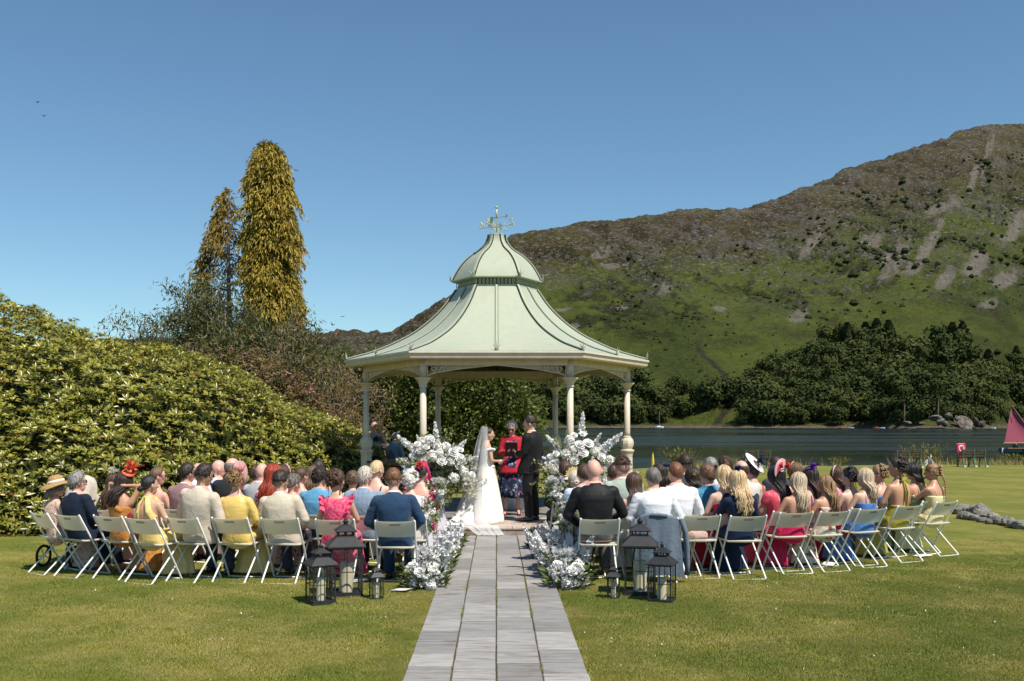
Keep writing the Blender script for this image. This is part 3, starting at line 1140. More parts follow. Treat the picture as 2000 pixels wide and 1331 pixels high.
# ================================================================ VEGETATION
def leaf_mat(name, dark, light, old=None, rough=.45, spec=.4, trans=0.0):
    t = NT(name)
    ti = t.attr('tint')
    stops = [(0.0, dark), (0.7, light)]
    if old is not None:
        stops = [(0.0, dark), (0.62, light), (0.93, light), (0.97, old)]
    c = t.ramp(ti, stops)
    t.base(c).p(rough=rough, spec=spec)
    if trans:
        tr = t.n('ShaderNodeBsdfTranslucent'); t.t.links.new(c, tr.inputs[0])
        mx = t.n('ShaderNodeMixShader'); mx.inputs[0].default_value = trans
        t.t.links.new(t.b.outputs[0], mx.inputs[1]); t.t.links.new(tr.outputs[0], mx.inputs[2])
        t.t.links.new(mx.outputs[0], t.out.inputs[0])
    return t.m


BARK = mat('bark', (0.10, 0.075, 0.055), .9, .2, .3, 12, .5, 40)
TWIG = mat('grey_twig', (0.20, 0.155, 0.135), .85, .2, .25, 10)

# leaf templates (y = along the leaf)
def leaf_tpl(w, L, fold=.25, droop=.2):
    V = np.array([(0, 0, 0), (-w / 2, L * .45, fold * w * .5), (0, L * .5, -droop * L * .1), (w / 2, L * .45, fold * w * .5), (0, L, -droop * L * .5)])
    return V, np.array([(0, 2, 1), (0, 3, 2), (2, 4, 1), (3, 4, 2)])


def rosette(n=9, L=.12, w=.036, seed=0):
    r = np.random.default_rng(seed)
    Vs, Fs = [], []
    T, TF = leaf_tpl(w, L, .35, .35)
    for i in range(n):
        lay = i % 3
        az = i * 2.4 + r.normal() * .2
        el = R([12, 34, 58][lay] + r.normal() * 9)
        d = np.array([[math.cos(az) * math.cos(el), math.sin(az) * math.cos(el), math.sin(el)]])
        M = frames(d)[0]
        s = (.85 + .35 * r.random()) * [1, .95, .75][lay]
        Vs.append((T * s) @ M.T + d * .012)
        Fs.append(TF + 5 * i)
    return np.concatenate(Vs), np.concatenate(Fs)


# ---- big rhododendron on the left: a union of mounds, leaf rosettes on its skin
MOUNDS = [(-12.5, 22.0, -0.3, 7.2, 6.2, 4.85), (-8.3, 22.6, -0.3, 4.6, 5.2, 3.95), (-5.6, 23.2, -.2, 3.2, 4.0, 2.55), (-4.2, 23.4, -.2, 2.2, 3.2, 1.5), (-8.5, 19.2, -.2, 3.5, 2.6, 2.3), (-12, 18.0, -.2, 4.5, 2.6, 3.0), (-5.4, 20.8, -.2, 2.3, 2.2, 1.35)]


def mound_field(p, M):
    m = np.full(len(p), 9.0)
    for cx, cy, cz, rx, ry, rz in M:
        m = np.minimum(m, np.sqrt(((p[:, 0] - cx) / rx) ** 2 + ((p[:, 1] - cy) / ry) ** 2 + ((p[:, 2] - cz) / rz) ** 2))
    return m


def mound_points(M, n, rng, jit=.05):
    out, nor = [], []
    areas = np.array([(m[3] * m[5] + m[4] * m[5] + m[3] * m[4]) for m in M])
    cnt = (n * areas / areas.sum()).astype(int)
    for i, (m, k) in enumerate(zip(M, cnt)):
        d = rand_dirs(k * 2, rng); d = d[d[:, 2] > -.08][:k]
        rad = np.array(m[3:])
        lump = 1 + .12 * (fbm(d * rad / 1.5 + i * 5, 3, 71) - .5) * 2 + rng.normal(size=len(d)) * jit * .3
        p = np.array(m[:3]) + d * rad * lump[:, None]
        nn = d / rad; nn /= np.linalg.norm(nn, axis=1)[:, None]
        others = [mm for j, mm in enumerate(M) if j != i]
        ok = (mound_field(p, others) > .97) & (p[:, 2] > .02)
        out.append(p[ok]); nor.append(nn[ok])
    return np.concatenate(out), np.concatenate(nor)


rngv = np.random.default_rng(77)
rh = empty('rhododendron', (-9, 21.5, 0))
tag(rh, 'huge glossy rhododendron bush filling the left side behind the guests', 'bush')
inv = np.array((9, -21.5, 0))
p, nn = mound_points(MOUNDS, 37000, rngv)
# only the side a visitor can see, and a little past it
vis = (nn[:, 1] < .75) & (p[:, 0] > -18.5)
p, nn = p[vis], nn[vis]
D = nn + .55 * np.array((.25, -.25, .9)) + rngv.normal(size=p.shape) * .35
Ms = frames(D)
Ms = Ms[:, :, [0, 2, 1]]          # rosette axis z along D
Ms[:, :, 0] *= -1
tint = np.clip(rngv.random(len(p)) * .75 + .25 * fbm(p * .8, 2, 9), 0, 1)
sc = .9 + .6 * rngv.random(len(p))
LEAF_RH = leaf_mat('rhododendron_leaf', (0.080, 0.095, 0.013), (0.29, 0.275, 0.042), (0.20, 0.085, 0.022), .30, .5, .18)
TV, TF = rosette(9, .100, .036, 3)
near = np.argsort(p[:, 1] + .3 * np.abs(p[:, 2] - 1) + np.where(np.abs(p[:, 0] + 9) < 6.5, 0, 50))[:300]
rest = np.setdiff1d(np.arange(len(p)), near)
V, Fc, tt = stamp(TV, TF, p[rest], Ms[rest], sc[rest], tint[rest])
tt = np.clip(tt + rngv.normal(size=len(tt) // 5).repeat(5) * .10, 0, 1)
o = place(indexed_mesh('foliage', V + inv, Fc, tt), 'foliage', [LEAF_RH], rh); o['kind'] = 'stuff'
for kk in range(4):
    pass
protos = []
for s_ in range(6):
    tv, tf = rosette(8 + s_ % 3, .105, .037, 30 + s_)
    protos.append(indexed_mesh('leaf_rosette', tv, tf, np.clip(np.repeat(rngv.random(len(tv) // 5) * .5 + .1 * s_, 5), 0, 1)))
for i in near:
    o = place(protos[int(i) % 6], 'leaf_rosette', [LEAF_RH], rh)
    M4 = Matrix.Identity(4)
    for a in range(3):
        for b in range(3): M4[a][b] = Ms[i][a][b] * sc[i]
    M4.translation = Vector(p[i] + inv)
    o.matrix_local = M4
# solid dark hull added inside the mounds, blocks light through the leaves
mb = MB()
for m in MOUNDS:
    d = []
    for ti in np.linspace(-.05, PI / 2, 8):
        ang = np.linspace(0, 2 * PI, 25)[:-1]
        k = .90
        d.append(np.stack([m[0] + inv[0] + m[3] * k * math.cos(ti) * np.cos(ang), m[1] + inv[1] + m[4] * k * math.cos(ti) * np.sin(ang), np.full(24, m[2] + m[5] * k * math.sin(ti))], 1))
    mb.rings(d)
build(mb, 'light_block', mat('light_block_dark', (0.032, 0.038, 0.011), .95, .05, .4, 3), rh)
# low leafy shoots at the left foot of the bush
for (x, y, h) in [(-8.2, 16.0, .5), (-7.6, 15.9, .35)]:
    pass

# ---- yellower shrub between the rhododendron and the gazebo
YM = [(-4.5, 22.6, -.2, 1.5, 1.6, 1.75), (-4.15, 23.9, -.2, 1.15, 1.5, 1.95), (-5.3, 24.4, -.2, 1.7, 1.5, 2.4)]
ys = empty('azalea_bush', (-3.4, 23, 0))
tag(ys, 'yellowish green azalea bush with bronze tips beside the left gazebo column', 'bush')
p, nn = mound_points(YM, 6500, rngv, .25)
D = nn + .4 * np.array((0, 0, 1.0)) + rngv.normal(size=p.shape) * .5
Ms = frames(D)[:, :, [0, 2, 1]]
TV, TF = rosette(7, .055, .02, 8)
V, Fc, tt = stamp(TV, TF, p, Ms, .8 + .8 * rngv.random(len(p)), rngv.random(len(p)))
o = place(indexed_mesh('foliage', V + np.array((3.4, -23, 0)), Fc, tt), 'foliage', [leaf_mat('azalea_leaf', (0.10, 0.125, 0.02), (0.26, 0.235, 0.05), (0.30, 0.12, 0.04), .5, .3, .2)], ys); o['kind'] = 'stuff'
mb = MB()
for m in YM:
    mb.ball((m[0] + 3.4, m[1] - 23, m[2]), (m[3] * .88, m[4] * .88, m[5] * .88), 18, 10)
build(mb, 'light_block', mat('light_block_brown', (0.05, 0.045, 0.018), .95, .05, .4, 3), ys)  # solid dark core added under the azalea leaves to stop light coming through

# ---- pinkish azalea behind the crest
PM = [(-7.0, 27.0, 1.2, 2.2, 1.5, 2.6), (-5.6, 27.0, .8, 1.6, 1.4, 2.0), (-8.4, 27.5, 1.0, 1.6, 1.4, 2.9)]
pk = empty('pink_azalea', (-7, 27, 0)); tag(pk, 'reddish azalea bush with a few pink flowers behind the rhododendron crest', 'bush')
p, nn = mound_points(PM, 4200, rngv, .2)
Ms = frames(nn + rngv.normal(size=p.shape) * .6 + np.array((0, 0, .4)))[:, :, [0, 2, 1]]
V, Fc, tt = stamp(TV, TF, p, Ms, 1.0 + .8 * rngv.random(len(p)), rngv.random(len(p)))
o = place(indexed_mesh('foliage', V + np.array((7, -27, 0)), Fc, tt), 'foliage', [leaf_mat('pink_azalea_leaf', (0.08, 0.085, 0.02), (0.20, 0.13, 0.05), (0.55, 0.16, 0.25), .5, .3, .15)], pk); o['kind'] = 'stuff'
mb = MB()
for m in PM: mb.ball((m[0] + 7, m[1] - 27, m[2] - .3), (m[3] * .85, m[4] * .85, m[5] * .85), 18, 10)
build(mb, 'light_block', mat('light_block_red', (0.05, 0.04, 0.02), .95, .05, .4, 3), pk)  # added dark core, keeps light from passing through this bush


# ---- branching trees
def grow(base, d0, L0, r0, depth, rng, spread=.6, up=.1, nb=(2, 4), droop=0.0, out=None, tips=None, seg=4, shrink=.72):
    base = np.array(base, float); d = np.array(d0, float); d /= np.linalg.norm(d)
    pts = [base]; p = base
    for i in range(seg):
        d = d + rng.normal(size=3) * .13 + np.array((0, 0, up - droop * (1 if depth < 2 else 0)))
        d /= np.linalg.norm(d)
        p = p + d * L0 / seg
        pts.append(p)
    rr_ = np.linspace(r0, r0 * .62, seg + 1)
    out.tube(pts, rr_, 5 if r0 > .02 else 3, cap=False)
    if depth == 0:
        tips.append((pts[-1], d)); tips.append((pts[2], d))
        return
    for k in range(rng.integers(*nb)):
        t_ = rng.uniform(.45, 1.0)
        q = pts[min(seg, int(t_ * seg + .5))]
        nd = d + rand_dirs(1, rng)[0] * spread
        grow(q, nd, L0 * shrink * rng.uniform(.8, 1.15), r0 * .6, depth - 1, rng, spread, up, nb, droop, out, tips, seg, shrink)


# cherry: bare crooked twigs with thin drooping leaves
def cherry(name, base, label, H, stems, seed, leafm, lpt=5, Lsz=.10, depth=4):
    rng = np.random.default_rng(seed)
    e = empty(name, base, 0, H)
    tag(e, label, 'tree')
    mb = MB(); tips = []
    for (dx, dy, dz, L) in stems:
        grow((0, 0, 0), (dx, dy, dz), L, .09, depth, rng, .75, .03, (2, 5), .10, mb, tips)
    build(mb, 'branches', TWIG, e)
    P_ = np.array([t_[0] for t_ in tips]); 
    P_ = np.repeat(P_, lpt, 0) + rng.normal(size=(len(P_) * lpt, 3)) * .16
    D = rng.normal(size=P_.shape) * .55 + np.array((0, 0, -.7))
    T, TFl = leaf_tpl(.035, Lsz, .3, .3)
    V, Fc, tt = stamp(T, TFl, P_, frames(D, rng.random(len(P_)) * 6.28), .7 + .8 * rng.random(len(P_)), rng.random(len(P_)))
    o = place(indexed_mesh('foliage', V, Fc, tt), 'foliage', [leafm], e); o['kind'] = 'stuff'
    return e


CH = leaf_mat('cherry_leaf', (0.045, 0.055, 0.018), (0.105, 0.115, 0.032), (0.22, 0.10, 0.035), .5, .35, .15)
CH2 = leaf_mat('cherry_leaf_gold', (0.10, 0.085, 0.03), (0.21, 0.15, 0.05), (0.36, 0.22, 0.06), .5, .35, .2)
rng = np.random.default_rng(3)
cherry('cherry_tree', (-8.3, 30.5, 0), 'spreading dark cherry tree of tangled bare twigs above the rhododendron', 1.0, [(-.5, -.05, 1, 2.6), (.1, 0, 1.1, 2.8), (-.9, .1, .75, 2.6), (.5, .05, .9, 2.5), (.85, -.1, .7, 2.3), (-.15, .3, 1, 2.6), (-.3, -.3, .9, 2.5), (.3, -.3, .8, 2.4)], 12, CH, 15, .15, 5)
cherry('cherry_tree', (-5.7, 29.0, 0), 'twiggy golden leaved cherry drooping behind the left gazebo eave', .86, [(-.4, 0, 1, 1.9), (.2, 0, 1, 1.9), (.7, 0, .7, 1.7), (-.8, .1, .7, 1.7), (0, -.3, 1, 1.8), (.5, .2, .9, 1.6)], 19, CH2, 6, .11, 5)


# conifer columns with drooping golden sprays
def cypress(name, base, label, H, prof, n, seed, trunk_off, side=0.0, dead=False):
    rng = np.random.default_rng(seed)
    e = empty(name, base); tag(e, label, 'tree')
    mb = MB()
    pts = [(trunk_off * f_, 0, H * f_ * .97) for f_ in np.linspace(0, 1, 9)]
    mb.tube(pts, np.linspace(.26, .03, 9), 8)
    for i in range(60 if dead else 30):
        z = rng.uniform(.15, .95) * H; a = rng.random() * 6.28
        r_ = np.interp(z / H, prof[:, 0], prof[:, 1]) * rng.uniform(.5, .9)
        x0 = trunk_off * z / H
        mb.tube([(x0, 0, z), (x0 + math.cos(a) * r_ * .6, math.sin(a) * r_ * .6, z + .10), (x0 + math.cos(a) * r_, math.sin(a) * r_, z - .1)], [.035, .02, .006], 4)
    build(mb, 'trunk', BARK if not dead else TWIG, e)
    # bough ends: each a hanging fan of sprays
    prof = prof * np.array((1, .78)) if not dead else prof
    nb_ = n // 34
    zf = rng.random(nb_) ** .9
    z = zf * H
    a = rng.random(nb_) * 2 * PI
    r_ = np.interp(zf, prof[:, 0], prof[:, 1]) * (.74 + .34 * rng.random(nb_))
    r_ *= 1 + .42 * (fbm(np.stack([np.cos(a) * 1.6, np.sin(a) * 1.6, z * .8], 1), 3, seed) - .5) * 2
    keep = np.ones(nb_, bool)
    if side:
        keep = (np.cos(a) * side > -.25) | (rng.random(nb_) < .12)
    keep &= rng.random(nb_) < (.15 + 1.5 * (fbm(np.stack([np.cos(a), np.sin(a), z * .6], 1) * 1.6, 3, seed + 5)) - .1)
    a, z, r_ = a[keep], z[keep], r_[keep]
    c = np.stack([trunk_off * z / H + np.cos(a) * r_, np.sin(a) * r_, z], 1)
    k = 34
    out = np.stack([np.cos(a), np.sin(a), 0 * a], 1)
    o_ = np.repeat(out, k, 0)
    u = rng.random(len(o_))
    tang = np.stack([-o_[:, 1], o_[:, 0], 0 * u], 1)
    lat = rng.normal(size=len(u))
    big_ = np.repeat(.55 + .95 * rng.random(len(c)) ** 1.5, k)
    u0 = u; u = u * 1.0
    P_ = np.repeat(c, k, 0) + o_ * (big_ * .52 * u ** .8 - .32)[:, None] + tang * (lat * big_ * (.07 + .14 * u))[:, None] + np.stack([0 * u, 0 * u, .22 - big_ * .52 * u ** 1.7 - .06 * np.abs(lat) + rng.normal(size=len(u)) * .03], 1)
    D = o_ * (.9 - .6 * u)[:, None] + tang * lat[:, None] * .4 + np.array((0, 0, -1.0)) * (.1 + 1.2 * u)[:, None] + rng.normal(size=P_.shape) * .22
    T = np.array([(0, 0, 0), (-.022, .07, .012), (.022, .07, .012), (-.009, .19, -.03), (.009, .19, -.03)])
    TFl = np.array([(0, 2, 1), (1, 2, 4), (1, 4, 3)])
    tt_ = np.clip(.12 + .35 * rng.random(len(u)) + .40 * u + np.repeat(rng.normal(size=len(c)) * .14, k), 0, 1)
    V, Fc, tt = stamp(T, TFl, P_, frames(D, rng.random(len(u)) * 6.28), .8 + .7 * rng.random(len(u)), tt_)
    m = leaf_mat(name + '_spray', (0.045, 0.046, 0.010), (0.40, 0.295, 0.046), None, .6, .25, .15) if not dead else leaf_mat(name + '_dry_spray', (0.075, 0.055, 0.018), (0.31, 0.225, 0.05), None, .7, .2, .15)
    o = place(indexed_mesh('foliage', V, Fc, tt), 'foliage', [m], e); o['kind'] = 'stuff'
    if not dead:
        mb = MB(); mb.tube([(trunk_off * f_, 0, H * f_) for f_ in prof[1:-1, 0]], prof[1:-1, 1] * .78, 12); build(mb, 'inner_core', mat('inner_core_brown', (0.045, 0.042, 0.014), .95, .1, .4, 2), e)  # solid dark core added so the gaps between sprays look shaded
    return e


pr = np.array([(0, 1.6), (.1, 1.65), (.25, 1.6), (.45, 1.46), (.6, 1.42), (.75, 1.34), (.85, 1.2), (.92, .98), (.97, .78), (1, .5)])
cypress('golden_cypress', (-9.75, 45, 0), 'tall dense golden cypress column standing above the shrubs', 14.35, pr, 76000, 5, -.5)
pr2 = np.array([(0, 1.5), (.5, 1.5), (.6, 1.55), (.7, 1.5), (.8, 1.2), (.9, .7), (.96, .5), (1, .15)])
cypress('golden_cypress', (-12.75, 48, 0), 'thin half dead golden cypress with a bare trunk beside the tall one', 13.0, pr2, 30000, 8, -.1, side=-1, dead=True)
mb = MB()


# ---- broadleaf tree crown: leaf clumps on limbs
def broad_tree(name, base, label, blobs, n, leafm, seed, trunk=True, Lw=.085, LL=.135, core=True):
    rng = np.random.default_rng(seed)
    e = empty(name, base); tag(e, label, 'tree')
    mb = MB()
    for b in blobs:
        mb.tube([(0, 0, 0), (b[0] * .25, b[1] * .25, b[2] * .45), (b[0] * .8, b[1] * .8, b[2] * .9)], [.16, .11, .04], 6)
    build(mb, 'trunk', BARK, e)
    P_, N_ = [], []
    vol = np.array([b[3] * b[5] for b in blobs]); cnt = (n / 14 * vol / vol.sum()).astype(int)
    for i, (b, k) in enumerate(zip(blobs, cnt)):
        d = rand_dirs(k, rng)
        rr_ = .62 + .42 * rng.random(k) ** .6
        rr_ *= 1 + .35 * (fbm(d * 2.2 + i * 7, 3, seed) - .5) * 2
        P_.append(np.array(b[:3]) + d * np.array(b[3:6]) * rr_[:, None]); N_.append(d)
    P_ = np.concatenate(P_); N_ = np.concatenate(N_)
    keep = rng.random(len(P_)) < .35 + 1.1 * fbm(P_ * 1.1, 3, seed + 2) - .12
    P_, N_ = P_[keep], N_[keep]
    tc = rng.random(len(P_)) * .6
    k = 14
    C_ = np.repeat(P_, k, 0); N_ = np.repeat(N_, k, 0)
    P2 = C_ + rng.normal(size=C_.shape) * .15
    D = N_ * .5 + rng.normal(size=C_.shape) * .7 + np.array((0, 0, -.1))
    T, TFl = leaf_tpl(Lw, LL, .25, .2)
    V, Fc, tt = stamp(T, TFl, P2, frames(D, rng.random(len(P2)) * 6.28), .7 + .6 * rng.random(len(P2)), np.clip(np.repeat(tc, k) + .4 * rng.random(len(P2)), 0, 1))
    o = place(indexed_mesh('crown', V, Fc, tt), 'crown', [leafm], e); o['kind'] = 'stuff'
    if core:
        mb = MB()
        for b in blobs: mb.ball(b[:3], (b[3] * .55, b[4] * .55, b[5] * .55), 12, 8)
        build(mb, 'inner_core', mat('inner_core_green', (0.02, 0.026, 0.01), .95, .05, .4, 2), e)
    return e


LM = leaf_mat('maple_leaf', (0.030, 0.048, 0.008), (0.110, 0.135, 0.022), None, .5, .35, .22)
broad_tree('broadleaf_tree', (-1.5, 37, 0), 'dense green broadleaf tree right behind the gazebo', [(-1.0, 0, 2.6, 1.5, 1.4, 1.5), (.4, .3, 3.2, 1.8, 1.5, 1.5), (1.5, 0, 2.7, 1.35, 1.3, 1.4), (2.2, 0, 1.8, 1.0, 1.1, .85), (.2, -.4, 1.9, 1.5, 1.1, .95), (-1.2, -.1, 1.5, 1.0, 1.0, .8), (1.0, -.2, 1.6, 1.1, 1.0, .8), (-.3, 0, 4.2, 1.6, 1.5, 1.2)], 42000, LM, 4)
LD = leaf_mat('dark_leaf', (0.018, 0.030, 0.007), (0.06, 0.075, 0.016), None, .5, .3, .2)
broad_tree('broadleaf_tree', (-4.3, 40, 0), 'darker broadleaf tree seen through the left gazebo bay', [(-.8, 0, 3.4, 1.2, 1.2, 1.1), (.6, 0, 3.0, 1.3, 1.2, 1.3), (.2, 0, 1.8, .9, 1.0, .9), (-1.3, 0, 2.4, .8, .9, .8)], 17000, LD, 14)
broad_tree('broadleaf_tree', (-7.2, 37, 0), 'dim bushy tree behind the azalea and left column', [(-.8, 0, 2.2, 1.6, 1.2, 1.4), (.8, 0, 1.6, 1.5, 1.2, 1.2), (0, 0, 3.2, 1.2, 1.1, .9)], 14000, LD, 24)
broad_tree('lakeside_bush', (1.1, 39.5, 0), 'dark low bush on the bank behind the gazebo railings', [(-.8, 0, .5, 1.0, .6, .6), (-2.6, 0, .5, 1.3, .6, .7), (-4.4, 0, .6, 1.2, .6, .8)], 7000, LD, 34, Lw=.06, LL=.1)

# ---- wood on the far shore: each tree its own object
FT = [leaf_mat('far_leaf', (0.022, 0.034, 0.010), (0.050, 0.066, 0.018), None, .8, .1), leaf_mat('far_leaf_olive', (0.034, 0.044, 0.012), (0.072, 0.084, 0.023), None, .8, .1), leaf_mat('far_conifer', (0.014, 0.024, 0.009), (0.052, 0.066, 0.020), None, .8, .1)]


def far_proto(seed, conifer=False):
    rng = np.random.default_rng(seed)
    if conifer:
        k = 800
        z = rng.random(k) ** .8
        a = rng.random(k) * 6.28
        r_ = (1 - z) ** .8 * .30 * (.35 + .75 * rng.random(k)) * (1 + .35 * np.sin(a * 3 + z * 9)) + .02
        P_ = np.stack([np.cos(a) * r_, np.sin(a) * r_, .06 + .94 * z], 1)
        D = np.stack([np.cos(a), np.sin(a), -.35 + 0 * a], 1) + rng.normal(size=(k, 3)) * .3
        s = .07
    else:
        blobs = [(rng.normal() * .16, rng.normal() * .16, .42 + .36 * rng.random(), .22 + .12 * rng.random()) for _ in range(9)] + [(0, 0, .55, .36), (.1, 0, .28, .30), (-.12, 0, .26, .28)]
        P_, D = [], []
        for b in blobs:
            d = rand_dirs(95, rng)
            d = d[d[:, 2] > -.5]
            P_.append(np.array(b[:3]) + d * b[3] * (1 + .18 * rng.normal(size=(len(d), 1)))); D.append(d)
        P_ = np.concatenate(P_); D = np.concatenate(D) + rng.normal(size=P_.shape) * .28
        s = .07
    T = np.array([(-.5, -.5, 0), (.5, -.5, 0.1), (.5, .5, 0), (-.5, .5, .1)])
    M = frames(D)[:, :, [0, 2, 1]]
    n = len(P_)
    lum = np.clip(rng.random(n) * .55 + .45 * fbm(P_ * 5, 2, seed), 0, 1)
    V, Fc, tt = stamp(T, np.array([(0, 1, 2, 3)]), P_, M, s * (.7 + .8 * rng.random(n)), lum)
    mb = MB(); mb.tube([(0, 0, -.1), (0, 0, .6)], [.022, .01], 5)
    tv = mb.verts(); tf = np.array([q if len(q) == 4 else q + (q[-1],) for q in mb.f if len(q) == 4])
    nV = len(V)
    me = indexed_mesh('far_tree', np.concatenate([V, tv]), np.concatenate([Fc, tf + nV]), np.concatenate([tt, np.full(len(tv), .9)]))
    idx = np.zeros(len(Fc) + len(tf), dtype=np.int32); idx[len(Fc):] = 1
    me.polygons.foreach_set('material_index', idx)
    return me


TRUNKP = mat('pale_trunk', (0.16, 0.13, 0.10), .9, .1)
fp = [far_proto(100 + i) for i in range(6)] + [far_proto(200 + i, True) for i in range(3)]
rngf = np.random.default_rng(31)


def fell_z(x, y):
    a = x / y
    i = np.clip(np.searchsorted(aa, a), 1, NA - 1)
    u = (y - shore_y(np.array(a))) / (ridge_y(np.array(a)) - shore_y(np.array(a)))
    if u < 0: return LAKE_Z
    j = np.clip(np.searchsorted(uu, u), 1, NU - 1)
    ta = np.clip((a - aa[i - 1]) / (aa[i] - aa[i - 1]), 0, 1); tu = np.clip((u - uu[j - 1]) / (uu[j] - uu[j - 1]), 0, 1)
    Z = P_fell
    return float((Z[i - 1, j - 1] * (1 - tu) + Z[i - 1, j] * tu) * (1 - ta) + (Z[i, j - 1] * (1 - tu) + Z[i, j] * tu) * ta)


P_fell = P_FELL_Z
ntree = 0


ZONES = [(1000, 'left of the gazebo roof'), (1180, 'behind the gazebo right side'), (1345, 'right of the gazebo eave'), (1445, 'around the meadow gap'), (1560, 'left part of the dark wood'), (1680, 'middle of the dark wood'), (1790, 'under the tall conifers'), (1900, 'above the rocky headland'), (9999, 'at the right picture edge')]


def far_tree(px, dist_from_shore, H, conifer=False, mi=None, W=1.0, label=None):
    global ntree
    a = (px - PX0) / F
    y = float(shore_y(np.array(a))) + dist_from_shore
    x = a * y
    z = fell_z(x, y)
    me = fp[6 + ntree % 3] if conifer else fp[int(rngf.integers(0, 6))]
    oli = mi if mi is not None else int(rngf.random() < .38)
    o = place(me, 'conifer' if conifer else 'lakeside_tree', [FT[2] if conifer else FT[oli], TRUNKP])
    o.location = (x, y, z - .4)
    o.rotation_euler = (0, 0, rngf.random() * 6.28)
    o.scale = (H * .95 * W, H * .95 * W, H) if not conifer else (H * rngf.uniform(.85, 1.15), H * rngf.uniform(.85, 1.15), H * rngf.uniform(.8, 1.0))
    ntree += 1
    if label:
        tag(o, label, 'tree')
    else:
        zn = [z for x_, z in ZONES if px < x_][0]
        rank = 'at the waterline' if dist_from_shore < 18 else 'in the front ranks' if dist_from_shore < 45 else 'in the middle ranks' if dist_from_shore < 100 else 'high on the slope' if dist_from_shore < 170 else 'topmost on the slope'
        if conifer: lb_ = 'dark %s conifer %s, %s' % ('towering' if H > 30 else 'tall' if H > 25 else 'shorter', rank, zn)
        else: lb_ = '%s %s far shore tree %s, %s' % ('tall' if H > 16.5 else 'low' if H < 13.5 else 'medium', 'olive' if oli else 'dark green', rank, zn)
        tag(o, lb_, 'tree', 'trees of the wood on the far shore')
    return o


# belts of the wood: (px range, depth range from shore, count, height)
for (x0, x1, d0, d1, n, h0, h1) in [(690, 990, 4, 30, 16, 11, 17), (690, 990, 30, 80, 12, 12, 18), (990, 1340, 5, 26, 28, 13, 19), (990, 1340, 30, 90, 26, 13, 20), (1350, 1440, 42, 75, 5, 15, 20), (1440, 1760, 4, 26, 26, 12, 18), (1440, 1760, 30, 75, 26, 13, 20), (1470, 1760, 80, 150, 26, 13, 20),
                                    (1540, 1780, 150, 240, 20, 13, 20), (1590, 1800, 235, 330, 22, 13, 21), (1810, 1900, 230, 320, 9, 13, 20), (1500, 1620, 120, 200, 10, 12, 19), (1760, 2060, 10, 40, 26, 9, 15), (1760, 2080, 45, 110, 28, 12, 19), (1740, 2090, 110, 230, 28, 13, 20)]:
    for i in range(n):
        far_tree(x0 + (x1 - x0) * (i + rngf.random()) / n, rngf.uniform(d0, d1), rngf.uniform(h0 * .75, h1 * 1.08), W=rngf.uniform(.8, 1.3))
for (px, d, H) in [(1655, 260, 32), (1690, 300, 30), (1712, 310, 31), (1735, 305, 33), (1760, 200, 27), (1625, 180, 24), (1590, 160, 20), (1860, 285, 32), (1880, 300, 26), (1840, 215, 25), (1795, 190, 24), (1930, 200, 22), (1985, 205, 24), (1670, 175, 26)]:
    far_tree(px, d, H, True)
far_tree(1385, 38, 23, False, 0, 1.2, 'large round dark tree standing alone in the gap of the far wood')
far_tree(1322, 26, 12, False, 1, 1.0, 'small olive bush tree by the moored white sailing boat')
# pale bare trunks of two pines by the headland
for (px, H, lab) in [(1766, 24, 'slim pale pine trunk above the rocky headland, left one'), (1832, 28, 'taller slim pale pine trunk above the rocky headland')]:
    a = (px - PX0) / F; y = float(shore_y(np.array(a))) + 9; x = a * y
    e = empty('pine_tree', (x, y, fell_z(x, y))); tag(e, lab, 'tree')
    mb = MB(); mb.tube([(0, 0, -1), (.2, 0, H * .5), (-.2, 0, H * .8)], [.55, .42, .25], 6); build(mb, 'trunk', TRUNKP, e)
    o = place(fp[0], 'crown', [FT[0], TRUNKP], e); o.scale = (H * .42, H * .42, H * .4); o.location = (0, 0, H * .62)

# rocks of the headland
ROCK = NT('headland_rock')
v = ROCK.coord('Object')
n = ROCK.noise(v, 1.3, 6, .65)
ROCK.base(ROCK.ramp(n, [(.36, (0.035, 0.035, 0.022)), (.5, (0.13, 0.11, 0.095)), (.7, (0.29, 0.25, 0.225))])).p(rough=.9, spec=.15)
ROCK.bump(n, .8, .3)
def rock_mesh(seed, n=14, k=9, sub=.3):
    mb = MB(); mb.ball((0, 0, 0), 1, n, k)
    v_ = mb.verts()
    d = v_ / (np.linalg.norm(v_, axis=1)[:, None] + 1e-9)
    r_ = 1 + sub * 1.6 * (fbm(d * 1.3 + seed * 3.1, 3, seed) - .5) * 2
    cells = rand_dirs(9, np.random.default_rng(seed))
    r_ = np.minimum(r_, np.min(np.where(d @ cells.T > .3, .86 / np.maximum(d @ cells.T, .3), 9), 1))
    mb.v = [d * r_[:, None]]
    return mb.mesh('rock')
rocks = [rock_mesh(i) for i in range(6)]
ROCKX = [1772, 1800, 1828, 1838, 1852, 1882, 1905, 1918, 1868, 1846]
for i, (px, py, w, h) in enumerate([(1772, 826, 9, 6), (1800, 828, 8, 5), (1828, 817, 14, 9), (1838, 824, 12, 9), (1852, 812, 8, 8), (1882, 826, 22, 8), (1905, 824, 14, 7), (1918, 828, 9, 5), (1868, 818, 8, 6), (1846, 828, 8, 6)]):
    a = (px - PX0) / F; y = float(shore_y(np.array(a))) - 1.5; s = y / F
    x = a * y
    o = place(rocks[i % 6], 'shore_rock', [ROCK.m]); o.location = (x, y, CAM_H - (py - HOR) * s); o.scale = (w * s * .95, w * s * .8, h * s * .62); o.rotation_euler = (.2 * i, .1, i * 1.3)
    tag(o, 'pale grey rock on the far headland, %s from the left end' % 'first second third fourth fifth sixth seventh eighth ninth tenth'.split()[sorted(ROCKX).index(px)], 'rock', 'rocks on the far headland')

